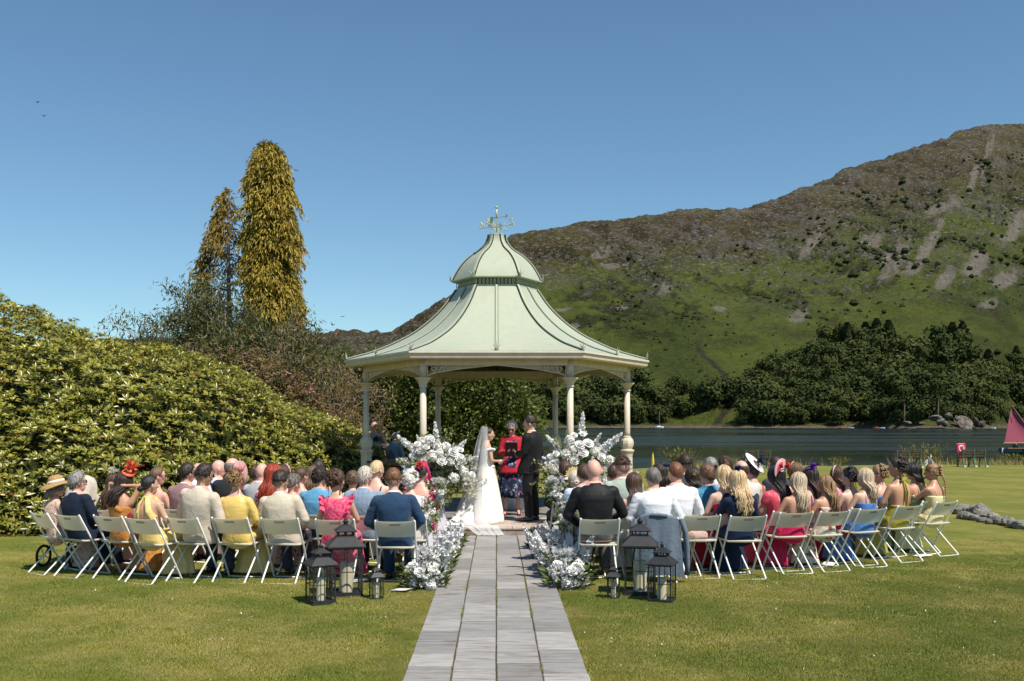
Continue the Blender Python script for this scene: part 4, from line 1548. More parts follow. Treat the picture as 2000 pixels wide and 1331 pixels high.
# ---- lawn blades near the camera (uncountable), one patch mesh instanced over the foreground
rngg = np.random.default_rng(9)
NB = 1500
S = .5
rad_ = .30 * np.sqrt(-np.log(1 - .93 * rngg.random(NB))) / 1.63
th_ = rngg.random(NB) * 6.28
b = np.stack([np.cos(th_) * rad_, np.sin(th_) * rad_, np.zeros(NB)], 1)
ang = rngg.random(NB) * 6.28
w = np.stack([np.cos(ang), np.sin(ang), 0 * ang], 1) * .0034
tip = np.stack([rngg.normal(size=NB) * .010, rngg.normal(size=NB) * .010, .010 + .016 * rngg.random(NB)], 1)
V = np.stack([b - w, b + w, b + tip], 1)
patch = fast_mesh('grass_patch', V, 3, rngg.random(NB))
t = NT('grass_blade')
g1 = t.ramp(t.attr('tint'), [(0, (0.15, 0.165, 0.022)), (.55, (0.285, 0.28, 0.045)), (.85, (0.36, 0.31, 0.08)), (1, (0.44, 0.36, 0.13))])
bb = t.noise(t.pos(), .55, 4, .6); mm = t.noise(t.pos(), 3.2, 5, .65)
g1 = t.mix(t.ramp(mm, [(.40, 0.0), (.60, .7)]), g1, (0.37, 0.32, 0.11))
g1 = t.mix(t.ramp(bb, [(.42, 0.0), (.58, .75)]), g1, (0.135, 0.18, 0.024))
t.base(g1).p(rough=.6, spec=.25)
GRASS = t.m
cells = []
while len(cells) < 3500:
    yy = 6.0 + 13 * rngg.random() ** 1.35
    if rngg.random() < smooth(11.5, 18.5, yy): continue
    xx = rngg.uniform(-1, 1) * (.57 * yy + 2.2)
    if abs(xx) < .676 + .17: continue
    cells.append((xx, yy, 1 - .9 * smooth(9.5, 17.5, yy)))
for i in range(900):
    yy = 6 + 10 * rngg.random() ** 1.2
    cells.append((rngg.choice([-1, 1]) * rngg.uniform(.735, .92), yy, .75))
cells = np.array(cells)
po = bpy.data.objects.new('grass_patch', patch); patch.materials.append(GRASS)
ptm = bpy.data.meshes.new('lawn_blades')
ptm.vertices.add(len(cells)); ptm.vertices.foreach_set('co', np.concatenate([cells[:, :2], np.zeros((len(cells), 1))], 1).astype(np.float32).ravel())
ra = ptm.attributes.new('turn', 'FLOAT', 'POINT'); ra.data.foreach_set('value', (rngg.random(len(cells)) * 6.28).astype(np.float32))
ra = ptm.attributes.new('size', 'FLOAT', 'POINT'); ra.data.foreach_set('value', cells[:, 2].astype(np.float32))
ra = ptm.attributes.new('wide', 'FLOAT', 'POINT'); ra.data.foreach_set('value', np.where(np.arange(len(cells)) < 3500, 1.0, .36).astype(np.float32))
ng = bpy.data.node_groups.new('blades', 'GeometryNodeTree')
ng.interface.new_socket('Geometry', in_out='INPUT', socket_type='NodeSocketGeometry'); ng.interface.new_socket('Geometry', in_out='OUTPUT', socket_type='NodeSocketGeometry')
gi, go = ng.nodes.new('NodeGroupInput'), ng.nodes.new('NodeGroupOutput')
oi = ng.nodes.new('GeometryNodeObjectInfo'); oi.inputs['Object'].default_value = po; oi.inputs['As Instance'].default_value = True
ip = ng.nodes.new('GeometryNodeInstanceOnPoints')
na = ng.nodes.new('GeometryNodeInputNamedAttribute'); na.data_type = 'FLOAT'; na.inputs['Name'].default_value = 'turn'
cx = ng.nodes.new('ShaderNodeCombineXYZ')
nb2 = ng.nodes.new('GeometryNodeInputNamedAttribute'); nb2.data_type = 'FLOAT'; nb2.inputs['Name'].default_value = 'size'
nw = ng.nodes.new('GeometryNodeInputNamedAttribute'); nw.data_type = 'FLOAT'; nw.inputs['Name'].default_value = 'wide'
cs = ng.nodes.new('ShaderNodeCombineXYZ')
for i_, n_ in enumerate((nw, nw, nb2)): ng.links.new(n_.outputs[0], cs.inputs[i_])
ng.links.new(cs.outputs[0], ip.inputs['Scale'])
ng.links.new(na.outputs[0], cx.inputs[2])
ng.links.new(gi.outputs[0], ip.inputs['Points']); ng.links.new(oi.outputs['Geometry'], ip.inputs['Instance']); ng.links.new(cx.outputs[0], ip.inputs['Rotation']); ng.links.new(ip.outputs[0], go.inputs[0])
lb = place(ptm, 'lawn_blades'); md = lb.modifiers.new('blades', 'NODES'); md.node_group = ng
tag(lb, 'short sunlit grass blades of the lawn', 'grass', kind='stuff')

# ---- tall grass, weeds and bushes on the lake bank
rngk = np.random.default_rng(15)
K = 5200
x = rngk.uniform(-2, 34, K)
dens = fbm(np.stack([x * .35, 0 * x, 0 * x], 1), 3, 4)
keep = rngk.random(K) < smooth(.36, .62, dens + .25 * smooth(18, 24, x))
x = x[keep]
yv = lawn_edge(x) * (1 + rngk.uniform(-.004, .012, len(x)))
h = (.16 + .35 * rngk.random(len(x))) * (.4 + 1.2 * fbm(np.stack([x * .8, 0 * x, 0 * x], 1), 2, 7))
lean = rngk.normal(size=(len(x), 2)) * .12
p0 = np.stack([x, yv, -.05 + 0 * x], 1)
wv = np.stack([np.full(len(x), .012), 0 * x, 0 * x], 1)
p1 = p0 + np.stack([lean[:, 0], lean[:, 1], h], 1)
V = np.stack([p0 - wv, p0 + wv, p1], 1)
t = NT('bank_grass'); t.base(t.ramp(t.attr('tint'), [(0, (.07, .095, .018)), (.6, (.16, .16, .04)), (.9, (.30, .25, .10)), (.97, (.55, .36, .05))])).p(rough=.7)
o = place(fast_mesh('bank_grass', V, 3, rngk.random(len(x))), 'bank_grass', [t.m]); tag(o, 'tall grass and yellow weeds along the lake bank', 'grass', kind='stuff')


def reed_bush(px, Y, w, h, label, n, seed):
    rng = np.random.default_rng(seed)
    c = at(px, 900, Y); c.z = 0
    e = empty('waterside_bush', c); tag(e, label, 'bush')
    th = rng.random(n) * 6.28; rr_ = rng.random(n) ** .5
    p0 = np.stack([np.cos(th) * rr_ * w * .35, np.sin(th) * rr_ * w * .3, 0 * th], 1)
    d = np.stack([np.cos(th) * rr_ * .8, np.sin(th) * rr_ * .6, .6 + .6 * rng.random(n)], 1)
    L = h * (.55 + .5 * rng.random(n))
    tipv = p0 + d * L[:, None]
    tipv[:, 2] = np.minimum(tipv[:, 2], h * (.75 + .3 * rng.random(n)))
    # leaves along stems
    k = 7
    f_ = np.tile(np.linspace(.3, 1, k), n)
    C_ = np.repeat(p0, k, 0) * (1 - f_[:, None]) + np.repeat(tipv, k, 0) * f_[:, None]
    D = np.repeat(d, k, 0) + rng.normal(size=C_.shape) * .6
    T, TFl = leaf_tpl(.03, .15, .2, .3)
    V, Fc, tt = stamp(T, TFl, C_, frames(D), .7 + .6 * rng.random(len(C_)), rng.random(len(C_)))
    o = place(indexed_mesh('foliage', V, Fc, tt), 'foliage', [leaf_mat('reed_leaf', (.07, .085, .015), (.21, .20, .05), None, .6, .25, .15)], e); o['kind'] = 'stuff'
    mb = MB()
    for i in range(0, n, 6): mb.tube([p0[i], tipv[i]], [.008, .003], 3)
    build(mb, 'stems', TWIG, e)


reed_bush(1332, 44.5, .95, .85, 'rounded yellow green bush on the bank behind the seated men', 160, 1)
reed_bush(1806, 47.5, 1.5, 1.0, 'spiky green bush on the bank left of the lifebuoy', 150, 2)
reed_bush(1985, 48.5, 1.6, .42, 'low yellow flowering clump on the bank at the right edge', 120, 3)
reed_bush(1640, 46.5, .8, .28, 'small weedy tuft on the bank behind the pink headband guest', 60, 4)
reed_bush(1515, 46, 1.2, .28, 'low weedy clump on the bank near the middle bench', 60, 5)
# ================================================================ PEOPLE: shared shapes
# head: centre at the origin, faces +Y; body: faces +Y, pelvis over the origin
HA, HB, HC = .083, .101, .122


def head_arrays(sex):
    mb = MB()
    mb.ball((0, 0, .012), (HA, HB, HC * .93), 18, 12)
    mb.ball((0, .030, -.055), (.056, .062, .066), 14, 9)                 # jaw and chin
    mb.ball((0, .050, -.095), (.026, .030, .022), 10, 6)
    mb.ball((0, .088, .030), (.045, .016, .016), 10, 6)                   # brow
    mb.tube([(0, .088, .02), (0, .104, -.008), (0, .113, -.028), (0, .100, -.036)], [.009, .012, .014, .008], 8)   # nose
    mb.ball((.033, .076, -.022), (.024, .020, .022), 8, 6); mb.ball((-.033, .076, -.022), (.024, .020, .022), 8, 6)
    mb.ball((0, .088, -.060), (.023, .010, .006), 8, 5); mb.ball((0, .086, -.070), (.020, .011, .007), 8, 5)   # lips
    for s_ in (-1, 1):
        mb.ball((s_ * .087, -.006, -.006), (.010, .020, .032), 10, 7, M=Matrix.Rotation(s_ * .25, 3, 'Z'))        # ear
    nr = .056 if sex == 'm' else .047
    mb.tube([(0, -.022, -.02), (0, -.024, -.10), (0, -.030, -.17), (0, -.036, -.23)], [nr, nr, nr * 1.06, nr * 1.5], 14)
    me = remesh(mb, 'head', .0065, 3, None, .4)
    v, f = mesh_arrays(me)
    bpy.data.meshes.remove(me)
    return v, f


HEADS = {s_: head_arrays(s_) for s_ in 'mf'}


def hand(mb, wrist, d, palm_n, side, curl=.5, mi=0, s=1.0):
    """palm, four unequal bent fingers and a thumb leaving the side of the palm"""
    y = Vector(d).normalized(); z = Vector(palm_n); z = (z - y * z.dot(y)).normalized(); x = y.cross(z)
    M = np.array(Matrix((x, y, z)).transposed())
    w = np.array(wrist, float)
    T = lambda p: w + M @ (np.array(p, float) * s)
    pm = Matrix(M.tolist())
    mb.ball(T((0, .048, 0)), (.040 * s, .054 * s, .016 * s), 10, 7, mi, pm)
    mb.cap_seg(T((0, -.02, 0)), T((0, .03, 0)), .025 * s, .028 * s, 8, mi)
    for i, (fx, L) in enumerate(((-.030, .062), (-.0105, .078), (.010, .082), (.030, .072))):
        fx *= side
        a = 0.0
        p = np.array((fx, .085 - abs(fx) * .25, 0)); pts = [p - (0, .02, 0), p]
        for j, sg in enumerate((.42, .32, .26)):
            a += curl * (.55, .7, .5)[j]
            p = p + np.array((fx * .04, math.cos(a), math.sin(a))) * L * sg
            pts.append(p)
        mb.tube([T(q) for q in pts], [.0092 * s, .0092 * s, .0085 * s, .0078 * s, .006 * s], 6, mi)
    b = np.array((side * -.034, .02, .004))
    mb.tube([T(b), T(b + (side * -.022, .028, .012)), T(b + (side * -.026, .058, .022)), T(b + (side * -.018, .082, .026))], [.012 * s, .0115 * s, .010 * s, .007 * s], 6, mi)


# torso rings: z, y centre, half width, half depth (seated; a standing figure is shifted up)
TOR = {'m': [(.43, .06, .165, .105), (.50, .045, .178, .122), (.58, .025, .168, .120), (.68, .00, .156, .110), (.80, -.015, .170, .115), (.90, -.022, .186, .118), (.97, -.02, .188, .102), (1.02, -.012, .150, .085), (1.055, -.008, .095, .068), (1.10, .00, .060, .058)],
       'f': [(.43, .06, .170, .105), (.50, .045, .180, .122), (.57, .03, .165, .115), (.68, .00, .125, .092), (.79, -.012, .140, .100), (.88, -.018, .155, .104), (.95, -.018, .158, .088), (1.00, -.012, .125, .072), (1.04, -.008, .075, .056), (1.09, .00, .048, .048)]}
SH = {'m': ((.190, -.015, .968), .060, .047, .040, .026), 'f': ((.158, -.014, .948), .047, .038, .032, .021)}


def ringz(z, yc, rx, ry, n=24, e=2.4):
    a = np.arange(n) * 2 * PI / n
    c, s_ = np.cos(a), np.sin(a)
    return np.stack([np.sign(c) * np.abs(c) ** (2 / e) * rx, yc + np.sign(s_) * np.abs(s_) ** (2 / e) * ry, np.full(n, z)], 1)


def tor(sex, z):
    T = np.array(TOR[sex])
    return [np.interp(z, T[:, 0], T[:, i]) for i in (1, 2, 3)]


def torso(mb, sex, z0, z1, infl, dz=0.0, n=9, flare=0.0, lean=0.0):
    zs = np.linspace(z0, z1, n)
    rs = []
    for z in zs:
        yc, rx, ry = tor(sex, z)
        k = infl + flare * max(0, (.56 - z) / .15)
        rs.append(ringz(z + dz, yc, rx + k, ry + k))
    mb.rings(rs)


ARMS = {'lap': ((.245, .05, .735), (.095, .285, .615), (-.5, 1, -.12), (-.25, .1, -1)),
        'lap2': ((.275, .03, .730), (.15, .29, .60), (-.25, 1, -.15), (-.1, .1, -1)),
        'wide': ((.30, .03, .735), (.17, .28, .605), (-.3, 1, -.1), (-.1, .1, -1)),
        'hair': ((.27, .06, 1.17), (.07, -.05, 1.17), (-1, -.35, .1), (0, 1, 0)),
        'face': ((.22, .16, .80), (.07, .22, 1.02), (-.2, -.1, 1), (0, -1, .1)),
        'side': ((.235, -.03, .72), (.225, .06, .48), (-.05, .25, -1), (-1, .1, 0)),
        'book': ((.225, .02, .73), (.10, .235, .76), (-.75, .75, .1), (-.4, 0, 1)),
        'clasp': ((.205, .02, .72), (.055, .24, .70), (-.55, .85, -.05), (-.7, -.3, .1)),
        'camera': ((.22, .14, .86), (.075, .21, 1.10), (-.25, .3, 1), (-.3, 1, 0)),
        'front': ((.26, .02, .73), (.06, .22, .55), (-.8, .4, -.5), (-.3, -1, 0))}


def arm_pts(sex, pose, s, dz):
    e, w, d, pn = ARMS[pose]
    sh = SH[sex][0]
    f = .94 if sex == 'f' else 1.0
    m = np.array((s, 1, 1))
    return np.array(sh) * m + (0, 0, dz), np.array(e) * (f, 1, 1) * m + (0, 0, dz), np.array(w) * m + (0, 0, dz), np.array(d) * m, np.array(pn) * m


def leg_pts(stand, s, dz, spread=1.0):
    if stand:
        return [np.array((s * .092, 0, .50 + dz)), np.array((s * .105 * spread, .025, .51)), np.array((s * .115 * spread, -.015, .085)), np.array((s * .135 * spread, .12, .03))]
    return [np.array((s * .095, .03, .53)), np.array((s * .125 * spread, .455, .525)), np.array((s * .13 * spread, .46, .085)), np.array((s * .145 * spread, .60, .03))]


_body = {}


def body_mesh(sex, pose, stand, yaw, pitch=0.0):
    key = (sex, pose, stand, yaw, pitch)
    if key in _body:
        return _body[key]
    dz = STAND if stand else 0.0
    mb = MB()
    torso(mb, sex, .43, 1.10, 0, dz, 12)
    sh, r0, r1, r2, r3 = SH[sex]
    for s in (-1, 1):
        ps = pose[0 if s < 0 else 1] if isinstance(pose, tuple) else pose
        a, b, c, d, pn = arm_pts(sex, ps, s, dz)
        mb.cap_seg(np.array((s * .09, -.018, .955 + dz)), a, r0, r0, 10)
        mb.cap_seg(a, b, r0, r1, 10); mb.cap_seg(b, c, r2, r3, 10)
        h, k, an, ft = leg_pts(stand, s, dz)
        f = 1 if sex == 'm' else .95
        mb.cap_seg(h, k, .088 * f, .060 * f, 12); mb.cap_seg(k, an, .058 * f, .036 * f, 12)
        mb.cap_seg(an, ft, .034, .026, 8)
    me = remesh(mb, 'body', .016, 4, None, .3)
    v, f = mesh_arrays(me); bpy.data.meshes.remove(me)
    out = MB(); out.add(v, f)
    hv, hf = HEADS[sex]
    Rm = np.array((Matrix.Rotation(R(-yaw), 3, 'Z') @ Matrix.Rotation(R(-pitch), 3, 'X')))
    # the neck root keeps its place, the skull turns
    w = smooth(-.20, -.10, hv[:, 2])[:, None]
    hv2 = (hv @ Rm.T) * w + hv * (1 - w)
    out.add(hv2 + HEADC(dz), hf)
    for s in (-1, 1):
        ps = pose[0 if s < 0 else 1] if isinstance(pose, tuple) else pose
        a, b, c, d, pn = arm_pts(sex, ps, s, dz)
        hand(out, c, d, pn, s, .55 if ps in ('lap', 'lap2', 'wide') else .8, 0, 1.0 if sex == 'm' else .88)
    for s in (-1, 1):
        o = np.array((s * .032, .082, .012))
        c1 = Rm @ o + HEADC(dz)
        out.ball(c1, .0125, 8, 6, 1); out.ball(Rm @ (o + (0, .008, 0)) + HEADC(dz), .0066, 8, 5, 2)
    me = out.mesh('body', True)
    _body[key] = me
    return me


STAND = .43


def HEADC(dz):
    return np.array((0, .03, 1.20 + dz))


def folds(amp, seed, dirz=1.0, k=13.0):
    def f(co, no):
        a = fbm(np.stack([co[:, 0] * k * .6, co[:, 1] * k * .6, co[:, 2] * k * dirz], 1) + seed, 3, seed)
        b = 1 - np.abs(2 * fbm(np.stack([co[:, 0] * k * .35 + co[:, 2] * 4, co[:, 1] * k * .35, co[:, 2] * k * .9 * dirz], 1), 3, seed + 4) - 1)
        return amp * ((a - .5) * 1.2 + (b - .7) * 1.1)
    return f


_gar = {}


def garment(kind, sex, pose='lap', stand=False):
    key = (kind, sex, pose, stand)
    if key in _gar:
        return _gar[key]
    dz = STAND if stand else 0.0
    mb = MB()
    sh, r0, r1, r2, r3 = SH[sex]

    def arms(infl, upto=1.0, fore=1.0, puff=0):
        for s in (-1, 1):
            ps = pose[0 if s < 0 else 1] if isinstance(pose, tuple) else pose
            a, b, c, d, pn = arm_pts(sex, ps, s, dz)
            mb.cap_seg(np.array((s * .09, -.018, .955 + dz)), a, r0 + infl * .8, r0 + infl, 12)
            b2 = a + (b - a) * upto
            mb.cap_seg(a, b2, r0 + infl + puff, (r0 + (r1 - r0) * upto) + infl + puff * .5, 12)
            if upto >= 1 and fore > 0:
                mb.cap_seg(b, b + (c - b) * fore, r2 + infl, r3 + infl + .006, 12)
    sharp, vox, amp, dzr = 2, .0125, .008, 1.0
    if kind == 'jacket':
        torso(mb, sex, .44 if not stand else .36, 1.045, .024, dz, 12, .012 if not stand else .03)
        arms(.017, 1, .93)
        for s in (-1, 1):   # padded shoulder line
            mb.cap_seg((s * .06, -.02, 1.005 + dz), (s * (sh[0] + .018), -.016, .985 + dz), .050, .052, 10)
        mb.tube([(.075 * math.cos(a), -.012 + .066 * math.sin(a), 1.052 + dz + .012 * math.sin(-a)) for a in np.linspace(.9, 2 * PI - .9 + PI * 0, 14) + PI / 2 + 0], .017, 8)
        if stand:
            pass
    elif kind == 'shirt':
        torso(mb, sex, .575, 1.05, .017, dz, 11)
        arms(.012, 1, .95)
        mb.tube([(.066 * math.cos(a), -.008 + .060 * math.sin(a), 1.062 + dz) for a in np.linspace(0, 2 * PI, 16)[:-1]], .017, 8, closed=True)
        amp = .011
    elif kind == 'short_shirt':
        torso(mb, sex, .575, 1.045, .017, dz, 11)
        arms(.016, .72)
        amp = .008
    elif kind == 'belt':
        torso(mb, sex, .575, .605, .021, dz, 3)
        amp, vox, sharp = 0, .008, 1
    elif kind == 'waistcoat':
        torso(mb, sex, .48, 1.0, .020, dz, 11)
        for s in (-1, 1): mb.cap_seg((s * .07, -.018, .985 + dz), (s * .13, -.016, .965 + dz), .058, .058, 10)
    elif kind == 'collar':
        mb.tube([(.062 * math.cos(a), -.004 + .058 * math.sin(a), 1.068 + dz + .010 * math.sin(-a)) for a in np.linspace(0, 2 * PI, 18)[:-1]], .015, 8, closed=True)
        amp, vox = 0, .007
    elif kind == 'trousers':
        torso(mb, sex, .45, .59, .012, dz, 6)
        for s in (-1, 1):
            h, k, an, ft = leg_pts(stand, s, dz)
            mb.cap_seg(h, k, .100, .080, 12)
            mb.tube([k, (k + an) / 2 - (0, .01, 0), an + (0, 0, .005)], [.080, .070, .066], 12)
        amp, dzr = .009, .7
    elif kind in ('shoe_l', 'shoe_r'):
        for s in ((-1,) if kind == 'shoe_l' else (1,)):
            h, k, an, ft = leg_pts(stand, s, dz)
            d = ft - an; d[2] = 0; d /= np.linalg.norm(d)
            heel = an * (1, 1, 0) - d * .035
            mb.cap_seg(heel + (0, 0, .042), heel + d * .10 + (0, 0, .046), .038, .042, 10)
            mb.cap_seg(heel + d * .09 + (0, 0, .036), heel + d * .235 + (0, 0, .030), .042, .030, 10)
            mb.cap_seg(heel + (0, 0, .05), an + (0, 0, .0), .038, .040, 10)
        amp, vox = 0, .009
    elif kind in ('dress_strap', 'dress_strapless', 'dress_oneshoulder', 'dress_cap', 'dress_sleeve', 'dress_ruffle', 'dress_halter', 'dress_high', 'dress_lowback', 'dress_crossback'):
        top = {'dress_strap': .86, 'dress_strapless': .885, 'dress_oneshoulder': .90, 'dress_cap': 1.0, 'dress_sleeve': 1.015, 'dress_ruffle': 1.02, 'dress_halter': .72, 'dress_high': 1.0, 'dress_lowback': .66, 'dress_crossback': .70}[kind]
        torso(mb, sex, .43, top, .014, dz, 11, .006)
        if kind in ('dress_high', 'dress_cap', 'dress_ruffle', 'dress_sleeve'):
            for s in (-1, 1): mb.cap_seg((s * .05, -.014, .99 + dz), (s * .115, -.016, .97 + dz), .052, .050, 10)
        if kind == 'dress_cap': arms(.014, .35, 0, .006)
        if kind == 'dress_sleeve': arms(.013, 1, .95, .004)
        if kind in ('dress_strap', 'dress_lowback', 'dress_halter', 'dress_crossback'):
            # the front of the bodice rises to the chest
            zs = np.linspace(min(top, .8) - .05, .93, 6)
            rs = []
            for z in zs:
                yc, rx, ry = tor(sex, z)
                k = .013
                a = np.linspace(.12 * PI, .88 * PI, 12)
                fr = np.stack([np.cos(a) * (rx + k), yc + np.sin(a) * (ry + k), np.full(12, z + dz)], 1)
                bk = np.stack([np.cos(a[::-1]) * (rx - .03), yc + np.sin(a[::-1]) * (ry - .03), np.full(12, z + dz)], 1)
                rs.append(np.concatenate([fr, bk]))
            mb.rings(rs)
        if kind == 'dress_oneshoulder':
            mb.tube([(-.13, .06, .88 + dz), (-.155, -.01, .985 + dz), (-.11, -.10, .90 + dz)], .045, 8)
            mb.tube([(.10, -.105, .85 + dz), (0, -.125, .90 + dz), (-.12, -.10, .93 + dz)], .03, 8)
        amp = .006
    elif kind == 'skirt_long':
        path = [((0, -.02, .50), .195, .135), ((0, .12, .535), .205, .11), ((0, .34, .535), .215, .10), ((0, .455, .50), .205, .105), ((0, .47, .34), .21, .10), ((0, .45, .17), .235, .125), ((0, .43, .035), .27, .15)]
        rs = []
        for i, (c, rx, rz) in enumerate(path):
            t_ = [(0, 1, .1), (0, 1, .05), (0, 1, -.1), (0, .6, -.8), (0, 0, -1), (0, -.05, -1), (0, -.05, -1)][i]
            t_ = np.array(t_, float); t_ /= np.linalg.norm(t_)
            nz = np.cross(np.array((1, 0, 0)), t_)
            a = np.arange(40) * 2 * PI / 40
            fl = 1 + (.07 * np.sin(a * 9 + 1) * smooth(3, 6, i))
            rs.append(np.array(c) + np.outer(np.cos(a) * rx * fl, (1, 0, 0)) + np.outer(np.sin(a) * rz * fl, nz))
        mb.rings(rs)
        amp = .009
    elif kind == 'skirt_knee':
        path = [((0, -.02, .50), .19, .13), ((0, .12, .535), .20, .105), ((0, .34, .535), .205, .095), ((0, .455, .50), .195, .10), ((0, .47, .36), .19, .09), ((0, .465, .26), .195, .10)]
        rs = []
        for i, (c, rx, rz) in enumerate(path):
            t_ = [(0, 1, .1), (0, 1, .05), (0, 1, -.1), (0, .6, -.8), (0, 0, -1), (0, 0, -1)][i]
            t_ = np.array(t_, float); t_ /= np.linalg.norm(t_)
            nz = np.cross(np.array((1, 0, 0)), t_)
            a = np.arange(36) * 2 * PI / 36
            rs.append(np.array(c) + np.outer(np.cos(a) * rx, (1, 0, 0)) + np.outer(np.sin(a) * rz, nz))
        mb.rings(rs)
    me = remesh(mb, kind, vox, sharp, folds(amp, len(_gar) + 3, dzr) if amp else None)
    _gar[key] = me
    return me


def strap_mesh(kind):
    key = ('strap', kind)
    if key in _gar: return _gar[key]
    mb = MB()
    def back(x, z): 
        yc, rx, ry = tor('f', z); return yc - ry * math.sqrt(max(0.05, 1 - (x / rx) ** 2)) - .007
    def fl(pts, w=.007): mb.tube(pts, w, 6)
    if kind == 'two':
        for s in (-1, 1): fl([(s * .085, .07, .90), (s * .088, .02, 1.0), (s * .085, -.06, .985), (s * .082, back(.082, .93), .93), (s * .080, back(.08, .85) - .004, .85)])
    elif kind == 'cross':
        for s in (-1, 1): fl([(s * .09, .02, 1.0), (s * .08, -.07, .98), (s * .045, back(.045, .93), .93), (0, back(0, .88), .88), (-s * .06, back(.06, .80), .80), (-s * .09, back(.09, .70), .70)], .006)
    elif kind == 'halter':
        fl([(.05, .06, 1.0), (.062, .0, 1.055), (.03, -.055, 1.075), (0, -.066, 1.07), (-.03, -.055, 1.075), (-.062, 0, 1.055), (-.05, .06, 1.0)], .012)
        for s, L in ((-1, .30), (1, .36)):
            mb.tube([(0, -.075, 1.065), (s * .012, -.095, 1.0), (s * .02, back(.02, .9) - .012, .9), (s * .022 + .01, back(.02, 1.06 - L) - .014, 1.06 - L)], [.012, .018, .017, .016], 6, flat=.5)
            mb.tube([(0, -.08, 1.065), (s * .05, -.10, 1.075), (s * .055, -.10, 1.035), (0, -.085, 1.06)], [.01, .014, .014, .01], 6)
    elif kind == 'twist':   # high halter with a keyhole back
        mb.tube([(.056 * math.cos(a), -.006 + .056 * math.sin(a), 1.055) for a in np.linspace(0, 2 * PI, 16)[:-1]], .018, 8, closed=True)
        for s in (-1, 1):
            mb.tube([(s * .03, -.06, 1.045), (s * .07, back(.07, .97) - .005, .97), (s * .09, back(.09, .88) - .003, .88), (s * .125, back(.125, .78), .78)], [.03, .042, .045, .05], 8, flat=.45)
            mb.tube([(s * .055, .05, 1.05), (s * .075, .085, .95), (s * .09, .10, .84)], [.03, .06, .06], 8, flat=.4)
    elif kind == 'one':
        fl([(-.08, .07, .92), (-.085, .0, 1.0), (-.07, -.07, .96), (-.03, back(.03, .9), .90)], .016)
    elif kind == 'black_wide':
        for s in (-1, 1): mb.tube([(s * .09, .06, .92), (s * .095, .0, 1.0), (s * .085, -.07, .98), (s * .07, back(.07, .9), .88), (s * .06, back(.06, .78), .78)], .024, 8, flat=.4)
    me = remesh(mb, 'strap', .006, 1)
    _gar[key] = me
    return me


def frill_mesh(s):
    """two standing ruffles over the shoulders"""
    mb = MB()
    if True:
        for row, (o_, h) in enumerate(((0, .055), (.02, .045))):
            t = np.linspace(0, 1, 34)
            x = s * (.105 + .055 * np.sin(t * PI)); y = .10 - .24 * t; z = .93 + .085 * np.sin(t * PI) - .10 * (t > .5) * (t - .5) * 2
            base = np.stack([x, y, z], 1)
            wob = np.sin(t * 38 + row * 2) * .014
            top = base + np.stack([s * (h * .75 + o_) + wob * .3, wob, h * .65 + 0 * t - o_], 1)
            mid = (base + top) / 2 + np.stack([wob * .4, wob * .5, .008 + 0 * t], 1)
            mb.grid([base, mid, top]); mb.grid([base - (0, 0, .005), mid - (0, 0, .005), top - (0, 0, .004)])
    return mb.mesh('ruffle', True)


# ---------------------------------------------------------------- hair
def hairline(az, style):
    """elevation (deg) where hair starts, az 0 = front, 180 = back"""
    d = abs(az)
    f = {'rec': 66, 'short': 40, 'fade': 40}.get(style, 38)
    return np.interp(d, [0, 32, 58, 78, 92, 112, 135, 180], [f, f - 2, 20, -2, -16, -14, -34, -46])


def cap_hair(mb, th, style='short', amp=.006, seed=0, freq=28, rise=0.0, top_only=None, mi=0):
    na, ne = 46, 26
    az = np.linspace(-180, 180, na + 1)[:-1]
    el = np.linspace(-60, 88, ne)
    AZ, EL = np.meshgrid(az, el, indexing='ij')
    d = np.stack([np.sin(np.radians(AZ)) * np.cos(np.radians(EL)), np.cos(np.radians(AZ)) * np.cos(np.radians(EL)), np.sin(np.radians(EL))], -1)
    zone = (EL - hairline(AZ, style)) / 14.0
    zone = zone + (fbm((d * 9 + seed).reshape(-1, 3), 2, seed + 9).reshape(AZ.shape) - .5) * 1.1
    if style == 'bald_ring':
        zone = np.minimum(zone, (30 - EL) / 14)
    if top_only is not None:
        zone = np.minimum(zone, (EL - np.interp(np.abs(AZ), [0, 60, 90, 180], [36, top_only, top_only, top_only + 4])) / 9)
    w = smooth(-.35, 1, zone)
    nz = fbm((d * freq * .35 + seed).reshape(-1, 3), 3, seed).reshape(AZ.shape)
    fine = fbm((d * freq + seed).reshape(-1, 3), 2, seed + 3).reshape(AZ.shape)
    t_ = (th * w + amp * ((nz - .5) * 2 + (fine - .5)) * w + rise * smooth(20, 80, EL) * w) - .012 * (1 - w)
    P_ = d * np.array((HA * 1.02, HB * 1.0, HC * .95)) + np.array((0, 0, .012)) + d * t_[..., None]
    base = mb.n
    nA = na
    V = P_.reshape(-1, 3)
    f = []
    for i in range(na):
        i2 = (i + 1) % na
        for j in range(ne - 1):
            if max(w[i, j], w[i2, j], w[i, j + 1], w[i2, j + 1]) < .02: continue
            f.append((i * ne + j, i2 * ne + j, i2 * ne + j + 1, i * ne + j + 1))
    # close the crown
    V = np.concatenate([V, [[0, 0, V[ne - 1::ne, 2].max() + .001]]])
    for i in range(na):
        f.append((i * ne + ne - 1, ((i + 1) % na) * ne + ne - 1, na * ne))
    mb.add(V, f, mi)


